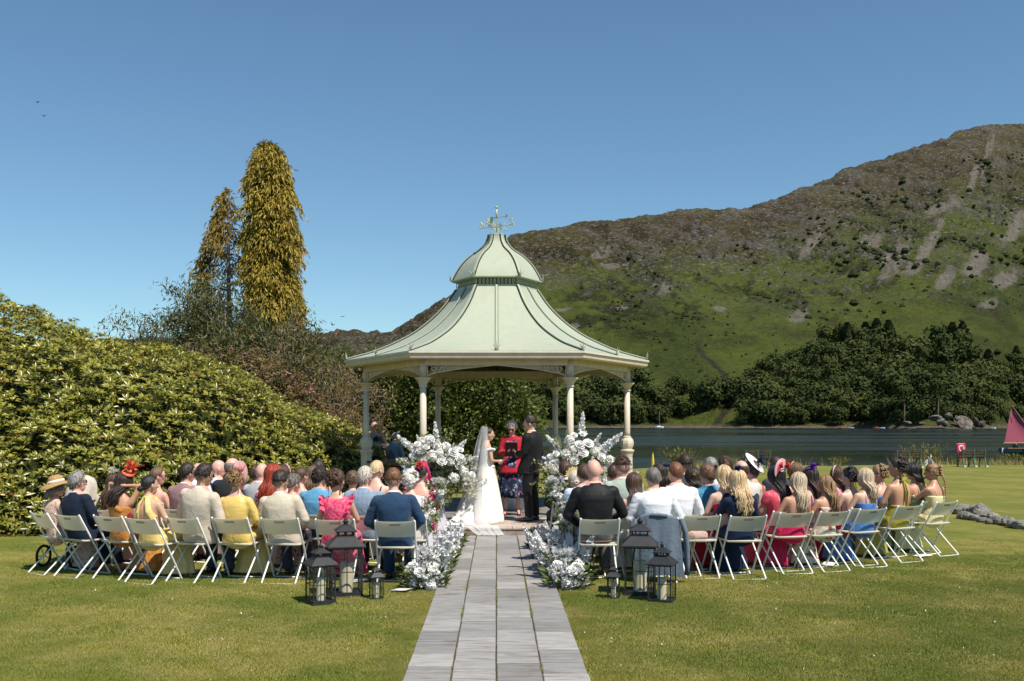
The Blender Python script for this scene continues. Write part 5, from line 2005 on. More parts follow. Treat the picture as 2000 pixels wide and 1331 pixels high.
def locks(mb, n, L, seed, wave=0.0, wl=.12, az0=60, r=.013, th=.013, conv=.35, part=0.0, jit=.03, end_w=None, yback=-.165):
    """hanging locks: over the skull, then down the back"""
    rng = np.random.default_rng(seed)
    for i in range(n):
        az = 180 + (180 - az0) * (2 * (i + rng.random()) / n - 1)
        a = R(az)
        lay = rng.random() * .010
        pts = []
        for el in (82, 55, 30, 8, -14):
            e = R(el)
            dd = np.array((math.sin(a) * math.cos(e), math.cos(a) * math.cos(e), math.sin(e)))
            pts.append(dd * np.array((HA, HB, HC * .95)) + (0, 0, .012) + dd * (th + lay))
        p = pts[-1].copy()
        LL = L * (1 - jit * 2 * rng.random() - .12 * abs(math.sin(a)) )
        tgt = np.array((p[0] * (1 - conv) + rng.normal() * .012, min(p[1], 0) * .3 + yback * (1 if p[1] < .03 else .8) * (.80 + .2 * rng.random()), -LL))
        ph = rng.random() * 6.28 if wave < .012 else rng.choice([0, 1.6, 3.1]) + rng.random() * .8
        m = 9
        for k in range(1, m + 1):
            u = k / m
            z = p[2] + (tgt[2] - p[2]) * u
            bl = smooth(0, .55, u)
            x = p[0] + (tgt[0] - p[0]) * bl
            y = p[1] + (tgt[1] - p[1]) * bl
            wv = wave * smooth(.1, .5, u)
            pts.append(np.array((x + wv * math.sin(z / wl * 6.28 + ph), y - abs(wv) * .5 * math.cos(z / wl * 6.28 + ph), z)))
        rad = [r * .5, r * .9, r, r, r] + list(np.linspace(r, r * .35, m))
        mb.tube(pts, rad, 5, flat=.6)


def tufts(mb, style, seed):
    rng = np.random.default_rng(seed + 50)
    n, L, lift = {'short': (560, .030, .008), 'short_full': (640, .038, .013), 'fade': (440, .026, .011), 'crop': (420, .014, .003), 'curly_top': (120, .02, .012)}[style]
    for i in range(n):
        az = rng.uniform(-180, 180); el = math.degrees(math.asin(rng.uniform(-.72, .99)))
        lim = hairline(az, style) + 3
        if style == 'fade': lim = max(lim, -2)
        if el < lim: continue
        a, e = R(az), R(el)
        d = np.array((math.sin(a) * math.cos(e), math.cos(a) * math.cos(e), math.sin(e)))
        p = d * np.array((HA, HB, HC * .95)) + (0, 0, .012) + d * lift * .8
        dn = np.array((math.sin(a) * math.sin(e), math.cos(a) * math.sin(e), -math.cos(e)))     # down the skull
        if el > 45: dn = dn * .3 + np.array((.3 * rng.normal(), .7, 0)) * (1 if d[1] > -.2 else -.6)
        dn = dn + rng.normal(size=3) * .35
        l = L * rng.uniform(.6, 1.2)
        k = 1.0 if el > 25 else .55
        mb.tube([p, p + dn * l * .5 + d * lift * .8 * k, p + dn * l + d * lift * .55 * k * rng.uniform(.5, 1.6)], [.0030, .0042, .0012], 3, flat=.6)


_hair = {}


def hair_mesh(style, seed=1):
    key = (style, seed)
    if key in _hair: return _hair[key]
    mb = MB()
    rng = np.random.default_rng(seed * 7 + len(style))
    if style in ('short', 'short_full', 'fade', 'crop', 'curly_top'): tufts(mb, style, seed)
    if style == 'short':
        cap_hair(mb, .012, 'short', .006, seed, 34, .012)
    elif style == 'short_full':
        cap_hair(mb, .020, 'short', .009, seed, 26, .010)
    elif style == 'fade':
        cap_hair(mb, .003, 'fade', .001, seed, 40, 0, None, 1)
        cap_hair(mb, .012, 'fade', .007, seed, 34, .016, -6)
    elif style == 'crop':
        cap_hair(mb, .006, 'short', .002, seed, 44, .003)
    elif style == 'balding':
        cap_hair(mb, .009, 'bald_ring', .003, seed, 40)
    elif style == 'bald':
        return None
    elif style in ('curly_short', 'curly_top'):
        if style == 'curly_top': cap_hair(mb, .004, 'fade', .001, seed, 40, 0, None, 1)
        cap_hair(mb, .016, 'short', .006, seed, 26, .010, 8 if style == 'curly_top' else None)
        for i in range(150):
            az = R(rng.uniform(-180, 180)); el = R(rng.uniform(-30, 85))
            lim = hairline(math.degrees((az + PI) % (2 * PI) - PI), 'short') + 6
            if style == 'curly_top': lim = max(lim, 14)
            if math.degrees(el) < lim: continue
            d = np.array((math.sin(az) * math.cos(el), math.cos(az) * math.cos(el), math.sin(el)))
            c = d * np.array((HA, HB, HC * .95)) + (0, 0, .012) + d * (.016 + (.008 if style == 'curly_top' else 0))
            u = np.cross(d, rng.normal(size=3)); u /= np.linalg.norm(u); w = np.cross(d, u)
            th = np.linspace(0, 5.2, 8); rr_ = .010 + .005 * rng.random()
            mb.tube(c + np.outer(np.cos(th) * rr_, u) + np.outer(np.sin(th) * rr_, w) + np.outer(th * .0018, d), .0055, 4)
    elif style == 'bob':
        cap_hair(mb, .018, 'long', .004, seed, 20)
        locks(mb, 60, .17, seed, .003, .1, 55, .014, .015, .05, yback=-.11)
    elif style == 'long':
        cap_hair(mb, .014, 'long', .003, seed, 18)
        locks(mb, 84, .40, seed, .004, .2, 55, .013, .014, .30)
    elif style == 'long_layer':
        cap_hair(mb, .014, 'long', .003, seed, 18)
        locks(mb, 84, .34, seed, .010, .22, 55, .013, .014, .25, jit=.12)
    elif style == 'wavy':
        cap_hair(mb, .016, 'long', .004, seed, 18)
        locks(mb, 80, .46, seed, .017, .115, 50, .014, .016, .12, jit=.10)
    elif style == 'halfup':
        cap_hair(mb, .012, 'long', .003, seed, 18)
        locks(mb, 60, .40, seed, .009, .2, 75, .012, .012, .35, jit=.07)
        mb.ball((0, -.105, .055), (.028, .022, .022), 10, 7)
        for i in range(22):
            x = rng.normal() * .018
            mb.tube([(x * .6, -.112, .06), (x, -.135, .02), (x * 1.5, -.145, -.08), (x * 1.7 + rng.normal() * .01, -.17, -.22), (x * 1.6, -.172, -.36 - .04 * rng.random())], [.008, .011, .012, .011, .004], 5)
        for s_ in (-1, 1):
            for k in range(3): mb.tube([(s_ * (.05 + .012 * k), .06 - .02 * k, .085 - .02 * k), (s_ * .088, -.01, .06 - .02 * k), (s_ * .055, -.085, .055 - .006 * k), (0, -.112, .055)], .009, 5)
    elif style == 'pony':
        cap_hair(mb, .012, 'long', .003, seed, 18)
        mb.ball((0, -.112, .06), (.024, .024, .026), 10, 7)
        for i in range(30):
            a = rng.random() * 6.28; x, z = math.cos(a) * .02, math.sin(a) * .02
            mb.tube([(x * .5, -.115, .06 + z * .5), (x * 1.4, -.16, .05 + z), (x * 1.9 + .01 * math.sin(i), -.165, -.06 + z), (x * 1.8 - .014, -.15, -.15), (x, -.15, -.24 - .04 * rng.random())], [.009, .012, .013, .011, .004], 5)
    elif style == 'bun':
        cap_hair(mb, .010, 'long', .002, seed, 16)
        c = np.array((0, -.118, -.035))
        mb.ball(c, (.040, .030, .038), 12, 8)
        for i in range(7):
            th = np.linspace(0, 6.0, 14) + i
            mb.tube(c + np.stack([.034 * np.cos(th) * (1 - i * .07), -.014 - .0035 * i + 0 * th, .032 * np.sin(th) * (1 - i * .07)], 1), .009, 5)
        for s_ in (-1, 1): mb.tube([(s_ * .078, .02, .03), (s_ * .086, -.03, 0), (s_ * .05, -.09, -.03), c], .010, 5)
    elif style == 'low_pony':
        cap_hair(mb, .012, 'long', .003, seed, 18)
        c = np.array((0, -.115, -.045))
        for s_ in (-1, 1):
            for k in range(4): mb.tube([(s_ * (.03 + .015 * k), .05, .09 - .02 * k), (s_ * .088, -.02, .05 - .02 * k), (s_ * .05, -.09, -.01 - .01 * k), c], .009, 5)
        mb.ball(c, .022, 9, 6)
        for i in range(16):
            x = rng.normal() * .014
            mb.tube([c, c + (x, -.02, -.06), c + (x * 1.5, -.02, -.14), c + (x, -.01, -.20 - .03 * rng.random())], [.010, .012, .010, .004], 5)
    elif style in ('updo', 'curly_updo'):
        cap_hair(mb, .014, 'long', .005, seed, 20, .008)
        for i in range(46 if style == 'updo' else 60):
            az = R(180 + rng.uniform(-62, 62)); el = R(rng.uniform(-22, 62))
            d = np.array((math.sin(az) * math.cos(el), math.cos(az) * math.cos(el), math.sin(el)))
            c = d * np.array((HA, HB, HC * .95)) + (0, 0, .016) + d * (.020 + .016 * rng.random())
            u = np.cross(d, rng.normal(size=3)); u /= np.linalg.norm(u); w = np.cross(d, u)
            th = np.linspace(0, 5.6, 10); rr_ = .015 + .010 * rng.random()
            mb.tube(c + np.outer(np.cos(th) * rr_, u) + np.outer(np.sin(th) * rr_, w) + np.outer(th * .002, d), [.006] + [.010] * 8 + [.005], 5)
        for k in range(5):
            s_ = rng.choice([-1, 1]); mb.tube([(s_ * .08, -.05, -.03), (s_ * .085, -.06, -.09), (s_ * .075 + rng.normal() * .01, -.07, -.16)], [.005, .005, .002], 4)
    elif style == 'braid':
        cap_hair(mb, .013, 'long', .004, seed, 18, .004)
        n = 13
        for i in range(n):
            u = i / (n - 1)
            c = np.array((.012 * math.sin(u * 3), -.115 - .05 * smooth(.1, .5, u), .075 - .50 * u))
            w = .036 * (1 - .62 * u)
            for s_ in (-1, 1):
                mb.tube([c + (s_ * w * 1.25, .006, w * .9), c + (s_ * w * .9, -w * .45, w * .1), c + (-s_ * w * .25, -w * .35, -w * .9)], [w * .30, w * .52, w * .28], 6)
        for s_ in (-1, 1):
            for k in range(4): mb.tube([(s_ * (.03 + .012 * k), .06, .09 - .015 * k), (s_ * (.082 + .006), -.01, .075 - .028 * k), (s_ * .055, -.09, .06 - .03 * k), (0, -.122, .05 - .035 * k)], .011, 5)
    elif style == 'white_set':
        cap_hair(mb, .026, 'short', .010, seed, 20, .006)
        for i in range(70):
            az = R(rng.uniform(-180, 180)); el = R(rng.uniform(-30, 80))
            if math.degrees(el) < hairline(math.degrees((az + PI) % (2 * PI) - PI), 'short') + 8: continue
            d = np.array((math.sin(az) * math.cos(el), math.cos(az) * math.cos(el), math.sin(el)))
            c = d * np.array((HA, HB, HC * .95)) + (0, 0, .012) + d * .026
            u = np.cross(d, (rng.normal() * .4, rng.normal() * .4, 1)); u /= np.linalg.norm(u); w = np.cross(d, u)
            th = np.linspace(0, 3.6, 7)
            mb.tube(c + np.outer(np.cos(th) * .018, u) + np.outer(np.sin(th) * .018, w), [.004, .010, .012, .012, .011, .008, .004], 5, flat=.5)
    me = mb.mesh('hair', True)
    _hair[key] = me
    return me


# ---------------------------------------------------------------- hats
def petal_puff(mb, c, r, n, seed, w=.5, up=(0, 0, 1), mi=0, spread=1.0):
    rng = np.random.default_rng(seed)
    up = np.array(up, float); up /= np.linalg.norm(up)
    for i in range(n):
        d = rand_dirs(1, rng)[0] * spread + up * .7; d /= np.linalg.norm(d)
        x = np.cross(d, rand_dirs(1, rng)[0]); x /= np.linalg.norm(x); z = np.cross(x, d)
        L = r * (.7 + .5 * rng.random()); W = L * w
        ys_ = np.linspace(0, 1, 5)
        P_ = [[np.array(c) + d * L * u + x * W * math.sin(PI * (.12 + .8 * u)) * s_ + z * L * .30 * u * u * (1 + .4 * abs(s_)) for s_ in (-1, -.4, .4, 1)] for u in ys_]
        mb.grid(P_, mi)


def feathers(mb, c, L, n, seed, up=(0, 0, 1), r=.0035, mi=0, spread=.8, barbs=True):
    rng = np.random.default_rng(seed)
    up = np.array(up, float)
    for i in range(n):
        d = up + rand_dirs(1, rng)[0] * spread; d /= np.linalg.norm(d)
        l = L * (.6 + .6 * rng.random()); b = rand_dirs(1, rng)[0] * l * .35
        pts = [np.array(c) + d * l * u + b * u * u for u in np.linspace(0, 1, 5)]
        mb.tube(pts, [r, r, r * .9, r * .7, r * .3], 3, mi)
        if barbs:
            for p in pts[1:]:
                for k in range(3):
                    q = rand_dirs(1, rng)[0] * l * .16
                    mb.tube([p, p + q], [r * .8, r * .3], 3, mi)


def hat_mesh(kind):
    mb = MB(); sm = True
    if kind == 'straw':
        a = np.linspace(0, 2 * PI, 37)[:-1]
        prof = [(.0, .135), (.05, .135), (.085, .115), (.100, .075), (.105, .03), (.11, .018), (.15, .012), (.20, -.012), (.235, -.045), (.232, -.05), (.19, -.02), (.10, .005)]
        rs = []
        for r_, z in prof:
            wob = .014 * np.sin(a * 3 + 1) * smooth(.12, .23, r_)
            rs.append(np.stack([r_ * np.cos(a), r_ * 1.12 * np.sin(a), z + wob], 1))
        mb.rings(rs, True)
        mb.rings([np.stack([r_ * np.cos(a), r_ * 1.12 * np.sin(a), np.full(36, z)], 1) for r_, z in ((.108, .022), (.111, .024), (.108, .055), (.104, .055))], False, 1)
    elif kind == 'orange':
        mb.lathe([(.0, .02), (.07, .012), (.085, -.004), (.08, -.008), (0, .0)], (0, 0, 0), 18)
        for k in range(4): petal_puff(mb, (rng0[k] * .03, rng0[k + 4] * .03, .03 + .02 * k), .055, 9, k + 3, .55)
        feathers(mb, (0.01, 0, .08), .12, 22, 5, (0.1, 0, 1), .0035, 1)
    elif kind == 'pink_disc':
        # upright tilted teardrop disc with a flower
        a = np.linspace(0, 2 * PI, 30)[:-1]
        rs = [np.stack([r_ * .105 * np.cos(a), np.full(29, -.012 * (1 - r_)) + .02 * r_ * np.sin(a * 2), r_ * .15 * np.sin(a) * (1 + .25 * (np.sin(a) > 0))], 1) for r_ in (.02, .4, .75, 1.0)]
        mb.rings(rs, False); mb.rings([r_ + (0, .008, 0) for r_ in rs], False)
        for k in range(3): petal_puff(mb, (.015 * (k - 1), -.025, .02 * k - .01), .05, 9, 40 + k, .34, (0, -1, .1), 1, .9)
        feathers(mb, (.02, -.02, .03), .11, 12, 8, (.6, -.6, .4), .003, 1)
    elif kind == 'pink_big':
        P_ = []
        for i in range(15):
            u = i / 14
            row = []
            for j in range(9):
                w = j / 8 - .5
                x = (u - .35) * .30
                row.append((x + .02 * math.sin(w * 6), w * .24 * math.sin(PI * (.12 + .78 * u)), .10 - .32 * (u - .3) ** 2 * 2.2 - .22 * max(0, u - .45) + .05 * math.cos(w * 7 + u * 5) * .7))
            P_.append(row)
        mb.grid(P_); mb.grid(np.array(P_) - (0, 0, .006))
        for k in range(4): petal_puff(mb, (-.02 + .02 * k, -.03, .105 + .006 * k), .075, 9, 60 + k, .5, (-.1, -.4, 1), 1)
        feathers(mb, (-.02, -.02, .13), .10, 20, 4, (-.2, -.2, 1), .004, 1)
    elif kind == 'saucer':
        a = np.linspace(0, 2 * PI, 40)[:-1]
        rs = [np.stack([r_ * np.cos(a), r_ * np.sin(a), np.full(39, z)], 1) for r_, z in ((.01, .018), (.08, .016), (.14, .006), (.185, -.012), (.19, -.02), (.185, -.02), (.13, -.004), (.01, .004))]
        mb.rings(rs, True)
        mb.tube(np.stack([.188 * np.cos(a), .188 * np.sin(a), np.full(39, -.016)], 1), .005, 5, 1, closed=True)
        feathers(mb, (.03, 0, .03), .13, 26, 12, (.35, -.1, 1), .0035, 1)
        petal_puff(mb, (.03, 0, .03), .06, 12, 13, .4, (0, 0, 1), 1)
    elif kind == 'red_disc':
        a = np.linspace(0, 2 * PI, 36)[:-1]
        rs = [np.stack([r_ * np.cos(a), .03 * (1 - (r_ / .13)) * -1 + 0 * a, r_ * np.sin(a)], 1) for r_ in (.005, .05, .09)]
        mb.rings(rs, False, 0)
        rs = [np.stack([r_ * np.cos(a), .03 * (1 - (r_ / .13)) * -1 + 0 * a, r_ * np.sin(a)], 1) for r_ in (.09, .128)]
        mb.rings(rs, False, 1)
        mb.tube(np.stack([.128 * np.cos(a), 0 * a, .128 * np.sin(a)], 1), .006, 5, 1, closed=True)
        for s_ in (-1, 1):
            th = np.linspace(0, 2 * PI, 12)
            mb.tube(np.stack([s_ * (.03 - .03 * np.cos(th)), np.full(12, -.045), -.01 + .02 * np.sin(th)], 1), .007, 5, 1)
        mb.grid([[(-.06, -.04, .14), (.0, -.05, .13)], [(-.05, -.055, .08), (.02, -.055, .07)], [(-.02, -.05, .02), (.02, -.05, .0)]], 1)
        petal_puff(mb, (.045, -.02, .05), .07, 7, 3, .8, (.3, -1, .3), 0)
    elif kind == 'fan':
        a = np.linspace(R(-15), R(195), 30)
        mb.grid([[(r_ * math.cos(t), 0, r_ * math.sin(t)) for t in a] for r_ in (.055, .09)])
        for i, t in enumerate(np.linspace(R(-10), R(190), 17)):
            d = np.array((math.cos(t), 0, math.sin(t))); p = np.array((-d[2], 0, d[0]))
            mb.add([d * .085 - p * .014, d * .085 + p * .014, d * .115 + p * .012 + (0, -.01, 0), d * (.135 + .012 * (i % 2)) + (0, -.012, 0), d * .115 - p * .012 + (0, .01, 0)], [(0, 1, 2, 3, 4)], 1)
    elif kind in ('puff', 'puff_feather'):
        for k in range(3): petal_puff(mb, (.02 * (k - 1), 0, .01), .055, 10, 20 + k, .35, (0, 0, 1))
        if kind == 'puff_feather': feathers(mb, (0, 0, .01), .10, 14, 6, (.3, -.2, .8), .003)
        else: feathers(mb, (0, 0, .0), .07, 8, 6, (-.5, -.3, .5), .0035)
    elif kind == 'net':
        for k in range(3): petal_puff(mb, (.025 * (k - 1), 0, 0), .06, 6, 80 + k, .9, (0, -.2, 1))
        for d in ((-.8, 0, 1), (.2, -.1, 1.2), (1.2, 0, .45)):
            d = np.array(d); d /= np.linalg.norm(d)
            mb.tube([d * .03, d * .07, d * .10, d * .13], [.002, .003, .013, .002], 5, flat=.3)
    elif kind == 'lily':
        for k in range(3): petal_puff(mb, (.03 * (k - 1), -.01, .01 * k), .062, 9, 90 + k, .30, (0, -.6, .8), 0, 1.1)
    elif kind == 'band':
        a = np.linspace(R(-8), R(188), 18)
        mb.tube([(.093 * math.cos(t), .02, .012 + .135 * math.sin(t) * .98) for t in a], .013, 8, flat=1.3)
    elif kind == 'comb':
        rng = np.random.default_rng(4)
        for i in range(26):
            c = rng.normal(size=3) * (.03, .006, .022); mb.ball(c, .006 + .003 * rng.random(), 6, 4)
    elif kind == 'glasses':
        for s_ in (-1, 1):
            mb.ball((s_ * .035, .103, .008), (.028, .006, .021), 10, 6)
            mb.tube([(s_ * .062, .098, .014), (s_ * .083, .06, .014), (s_ * .085, -.005, .012)], .004, 5)
        mb.tube([(-.012, .108, .013), (.012, .108, .013)], .003, 4)
    elif kind == 'glasses_up':
        for s_ in (-1, 1):
            mb.ball((s_ * .035, .06, .125), (.028, .02, .012), 10, 6)
            mb.tube([(s_ * .062, .05, .12), (s_ * .088, .0, .07), (s_ * .088, -.02, .03)], .004, 5)
    elif kind == 'flowers':
        for k in range(4): petal_puff(mb, (.035 * (k - 1.5), 0, 0), .032, 8, 30 + k, .6)
    k_ = {'straw': .95, 'pink_big': .62}.get(kind, 1.0)
    mb.v = [v_ * k_ for v_ in mb.v]
    return mb.mesh('fascinator', True)


rng0 = np.random.default_rng(2).normal(size=12)
_hat = {}


def get_hat(k):
    if k not in _hat: _hat[k] = hat_mesh(k)
    return _hat[k]


HATPOS = {'straw': (0, -.01, .055), 'orange': (.055, .01, .125), 'pink_disc': (.065, .0, .075), 'pink_big': (.02, -.03, .09), 'saucer': (.07, -.01, .12), 'red_disc': (-.02, -.075, .105), 'fan': (0, -.02, .055), 'puff': (0, -.03, .13),
          'puff_feather': (0, -.03, .13), 'net': (.01, .03, .135), 'lily': (-.03, -.05, .125), 'band': (0, 0, 0), 'comb': (-.045, -.105, .06), 'glasses': (0, 0, 0), 'glasses_up': (0, 0, 0), 'flowers': (.05, -.07, .10)}
HATROT = {'straw': (.34, -.10, 0), 'orange': (.1, .55, 0), 'pink_disc': (-.2, -.5, .1), 'pink_big': (.75, .35, 0), 'saucer': (.75, .45, 0), 'red_disc': (.2, 0, .1), 'fan': (0, 0, 0), 'net': (.1, 0, 0)}

EYEW = mat('eye_white', (.75, .73, .7), .3, .5, .02)
EYED = mat('eye_dark', (.05, .03, .02), .2, .5, .02)
SKINS = {'fair': (.70, .46, .36), 'pink': (.70, .41, .32), 'tan': (.53, .30, .19), 'mid': (.60, .37, .26), 'deep': (.38, .20, .12)}
HAIRS = {'black': ((.018, .015, .014), None), 'dark': ((.040, .024, .016), None), 'brown': ((.10, .052, .028), None), 'light_brown': ((.19, .105, .055), None), 'ginger': ((.23, .098, .042), (.10, .04, .02)), 'red': ((.40, .055, .018), (.16, .02, .01)),
         'blonde': ((.74, .55, .32), (.40, .25, .12)), 'ash': ((.62, .50, .35), (.33, .24, .15)), 'dirty': ((.36, .22, .10), (.15, .08, .04)), 'grey': ((.33, .31, .29), (.13, .12, .11)), 'white': ((.78, .74, .66), (.50, .47, .42)), 'salt': ((.22, .19, .17), (.08, .07, .06)), 'silver': ((.60, .54, .46), (.38, .33, .27))}


def part(parent, me, name, mats, dz=0.0, label=None):
    o = place(me, name, mats, parent)
    o.location = (0, 0, 0)
    return o


def person(loc, rz, sex, hair, hcol, skin, outfit, label, yaw=0, pitch=0, pose='lap', stand=False, hat=None, hatm=None, scale=1.0, group=None, roll=0.0, extra=None):
    """outfit: list of (garment kind, part name, material)"""
    yaw = 10 * round(yaw / 10); pitch = 4 * round(pitch / 4)
    e = empty('person', loc, rz, scale)
    e.rotation_euler = (0, roll, rz)
    tag(e, label, 'person', group)
    sk = skin_mat(skin, SKINS[skin])
    b = place(body_mesh(sex, pose, stand, yaw, pitch), 'body', [sk, EYEW, EYED], e)
    dz = STAND if stand else 0.0
    hc = HEADC(dz)
    hrot = (R(-pitch), 0, R(-yaw))
    hm = hair_mesh(hair[0] if isinstance(hair, tuple) else hair, hair[1] if isinstance(hair, tuple) else 1)
    if hm is not None:
        c1, c2 = HAIRS[hcol]
        m1 = hair_mat(hcol, c1, c2)
        s_ = SKINS[skin]
        m2 = hair_mat('stubble_' + hcol + skin, tuple(.7 * a + .3 * b_ for a, b_ in zip(c1, s_)), tuple(.5 * a + .5 * b_ for a, b_ in zip(c1, s_)))
        h = place(hm, 'hair', [m1, m2], e)
        h.location = hc
        M = Matrix.Rotation(R(-yaw), 4, 'Z') @ Matrix.Rotation(R(-pitch), 4, 'X')
        h.matrix_local = Matrix.Translation(hc) @ M
    Mh = Matrix.Translation(hc) @ Matrix.Rotation(R(-yaw), 4, 'Z') @ Matrix.Rotation(R(-pitch), 4, 'X')
    if hat:
        for hk, hm_ in (hat if isinstance(hat, list) else [(hat, hatm)]):
            nm = {'straw': 'straw_hat', 'glasses': 'sunglasses', 'glasses_up': 'sunglasses', 'band': 'headband', 'comb': 'hair_comb', 'flowers': 'hair_flowers'}.get(hk, 'fascinator')
            o = place(get_hat(hk), nm, hm_, e)
            rx, ry, rzz = HATROT.get(hk, (0, 0, 0))
            o.matrix_local = Mh @ Matrix.Translation(HATPOS[hk]) @ Matrix.Rotation(rzz, 4, 'Z') @ Matrix.Rotation(ry, 4, 'Y') @ Matrix.Rotation(rx, 4, 'X')
    outfit = [x for x in outfit if x[0] != 'shoes'] + [(k_, 'shoe', x[2]) for x in outfit if x[0] == 'shoes' for k_ in ('shoe_l', 'shoe_r')]
    for kind, nm, m in outfit:
        if kind.startswith('strap:'):
            me = strap_mesh(kind[6:])
        elif kind == 'frill':
            for s in (-1, 1):
                if ('frill', s) not in _gar: _gar[('frill', s)] = frill_mesh(s)
                me = _gar[('frill', s)]
                if s < 0: place(me, nm, [m], e)
        elif kind in ('trousers', 'belt', 'shoe_l', 'shoe_r', 'skirt_long', 'skirt_knee', 'collar') or kind.startswith('dress') and kind != 'dress_sleeve' and kind != 'dress_cap' or kind == 'waistcoat':
            me = garment(kind, sex, 'lap', stand)
        else:
            me = garment(kind, sex, pose, stand)
        o = place(me, nm, m if isinstance(m, list) else [m], e)
    return e
# ================================================================ CHAIRS
CHW = mat('white_plastic', (0.82, 0.82, 0.79), .4, .4, .03)
_t = NT('cream_seat')
_t.base((.85, .84, .76)).p(rough=.45, spec=.4)
_a = _t.n('ShaderNodeBsdfTranslucent'); _t.set(_a, 'Color', (.86, .84, .72)); _b = _t.n('ShaderNodeMixShader'); _b.inputs[0].default_value = .5
_t.t.links.new(_t.b.outputs[0], _b.inputs[1]); _t.t.links.new(_a.outputs[0], _b.inputs[2]); _t.t.links.new(_b.outputs[0], _t.out.inputs[0])
CHP = _t.m
SLOT = mat('slot_shadow', (0.10, 0.10, 0.09), .7)


def chair_meshes():
    w = .225
    out = []
    def seat():
        mb = MB()
        P_ = []
        for y in np.linspace(-.11, .27, 7):
            P_.append([(x, y, .452 - .012 * math.cos(x / w * 1.5) + .004 * (y > .25)) for x in np.linspace(-.20, .20, 7)])
        mb.grid(P_); mb.grid((np.array(P_) - (0, 0, .014))[:, ::-1])
        mb.tube([(-.205, -.11, .445), (-.205, .25, .445), (-.18, .275, .445), (.18, .275, .445), (.205, .25, .445), (.205, -.11, .445), (-.205, -.11, .445)], .011, 6)
        return mb
    def back():
        mb = MB()
        F_, B_ = [], []
        for z in np.linspace(.572, .757, 6):
            yb = -.222 + .44 * (.762 - z) / .762
            lip = .006 if z > .74 else 0
            F_.append([(x, yb - .030 * math.cos(x / .215 * PI / 2) - lip, z - (.008 * math.cos(x / .215 * PI / 2) if z < .6 else .006 * math.cos(x / .215 * 1.57) if z > .75 else 0)) for x in np.linspace(-.213, .213, 13)])
        F_ = np.array(F_)
        mb.grid(F_); mb.grid((F_ + (0, .012, 0))[:, ::-1])
        for a, b in ((F_[0], 1), (F_[-1], 0)):
            q = np.array([a, a + (0, .012, 0)]); mb.grid(q if b else q[::-1])
        return mb
    def slots():
        mb = MB()
        for i in range(11):
            x = -.056 + .0112 * i
            for dz_ in (0, .014):
                z = .722 - dz_
                yb = -.222 + .44 * (.762 - z) / .762 - .030 * math.cos(x / .215 * PI / 2) - .001
                mb.box((x, yb, z), (.0062, .003, .010))
        return mb
    def leg(s):
        mb = MB(); x = s * w
        mb.tube([(x * .96, -.225, .768), (x, -.222, .755), (x, -.222 + .44 * .31 / .762, .452), (x, .215, .015), (x, .222, .006)], [.010, .0115, .0115, .0115, .012], 8)
        return mb
    def hind(s):
        mb = MB(); x = s * (w - .022)
        mb.tube([(x, .20, .438), (x, .13, .37), (x, -.245, .018), (x * .98, -.262, .004)], [.0105, .0105, .0105, .011], 8)
        return mb
    def bar():
        mb = MB(); x = (w - .022); mb.tube([(-x * .98, -.262, .002), (x * .98, -.262, .002)], .008, 6); return mb
    def bar2():
        mb = MB(); mb.tube([(-w, .222, .010), (w, .222, .010)], .010, 6); return mb
    return [('seat', seat().mesh('seat', True), CHP), ('backrest', back().mesh('backrest', True), CHP), ('leg', leg(-1).mesh('leg', True), CHW), ('leg', leg(1).mesh('leg', True), CHW), ('leg', hind(-1).mesh('leg', True), CHW), ('leg', hind(1).mesh('leg', True), CHW),
            ('foot_bar', bar().mesh('foot_bar', True), CHW), ('foot_bar', bar2().mesh('foot_bar', True), CHW)], slots().mesh('grip_slots')


CHM, CHS = chair_meshes()
chair_proto = None


def chair(x, y, theta, label):
    global chair_proto
    if chair_proto is None:
        e = empty('folding_chair')
        for nm, me, m in CHM:
            o = place(me, nm, [m], e)
            if nm == 'backrest': place(CHS, 'grip_slots', [SLOT], o)
        chair_proto = e
    else:
        e = copy_tree(chair_proto)
    e.location = (x, y, 0); e.rotation_euler = (0, 0, -R(theta))
    tag(e, label, 'chair', 'white folding chairs set out for the guests')
    return e


# ================================================================ OUTFITS
BLACKSHOE = mat('black_shoe', (.02, .018, .017), .3, .5, .1)
TANSHOE = mat('tan_boot', (.36, .15, .045), .5, .4, .15)
NUDE = mat('nude_shoe', (.45, .27, .18), .5, .4, .1)
def C_(name, *a, **k): return cloth(name, *a, **k)
NAVY = C_('navy_suit', (.010, .017, .036)); BLUE = C_('blue_suit', (.017, .048, .105)); BEIGE = C_('beige_suit', (.56, .48, .385)); BEIGE2 = C_('stone_suit', (.57, .50, .395)); BLACK = C_('black_suit', (.010, .010, .011)); GREY = C_('grey_suit', (.40, .40, .415))
MAUVE = C_('mauve_suit', (.31, .175, .19)); SAGE = C_('sage_suit', (.34, .42, .355)); CHECK = C_('blue_check_suit', (.235, .315, .415), 'check', [(.14, .20, .30)], 16); CREAMJ = C_('cream_suit', (.56, .54, .49)); CHAR = C_('charcoal_waistcoat', (.030, .034, .037)); DGREY = C_('dark_grey_suit', (.05, .055, .07))
WHITE = C_('white_shirt', (.80, .80, .84), rough=.7); PALEB = C_('pale_blue_shirt', (.55, .64, .80)); BSHIRT = C_('black_shirt', (.013, .013, .015), rough=.6); AQUA = C_('blue_shirt', (.10, .32, .52)); GREYT = C_('grey_trousers', (.15, .15, .155)); DENIM = C_('denim_jacket', (.035, .155, .27), 'damask', [(.06, .24, .38)], 9)
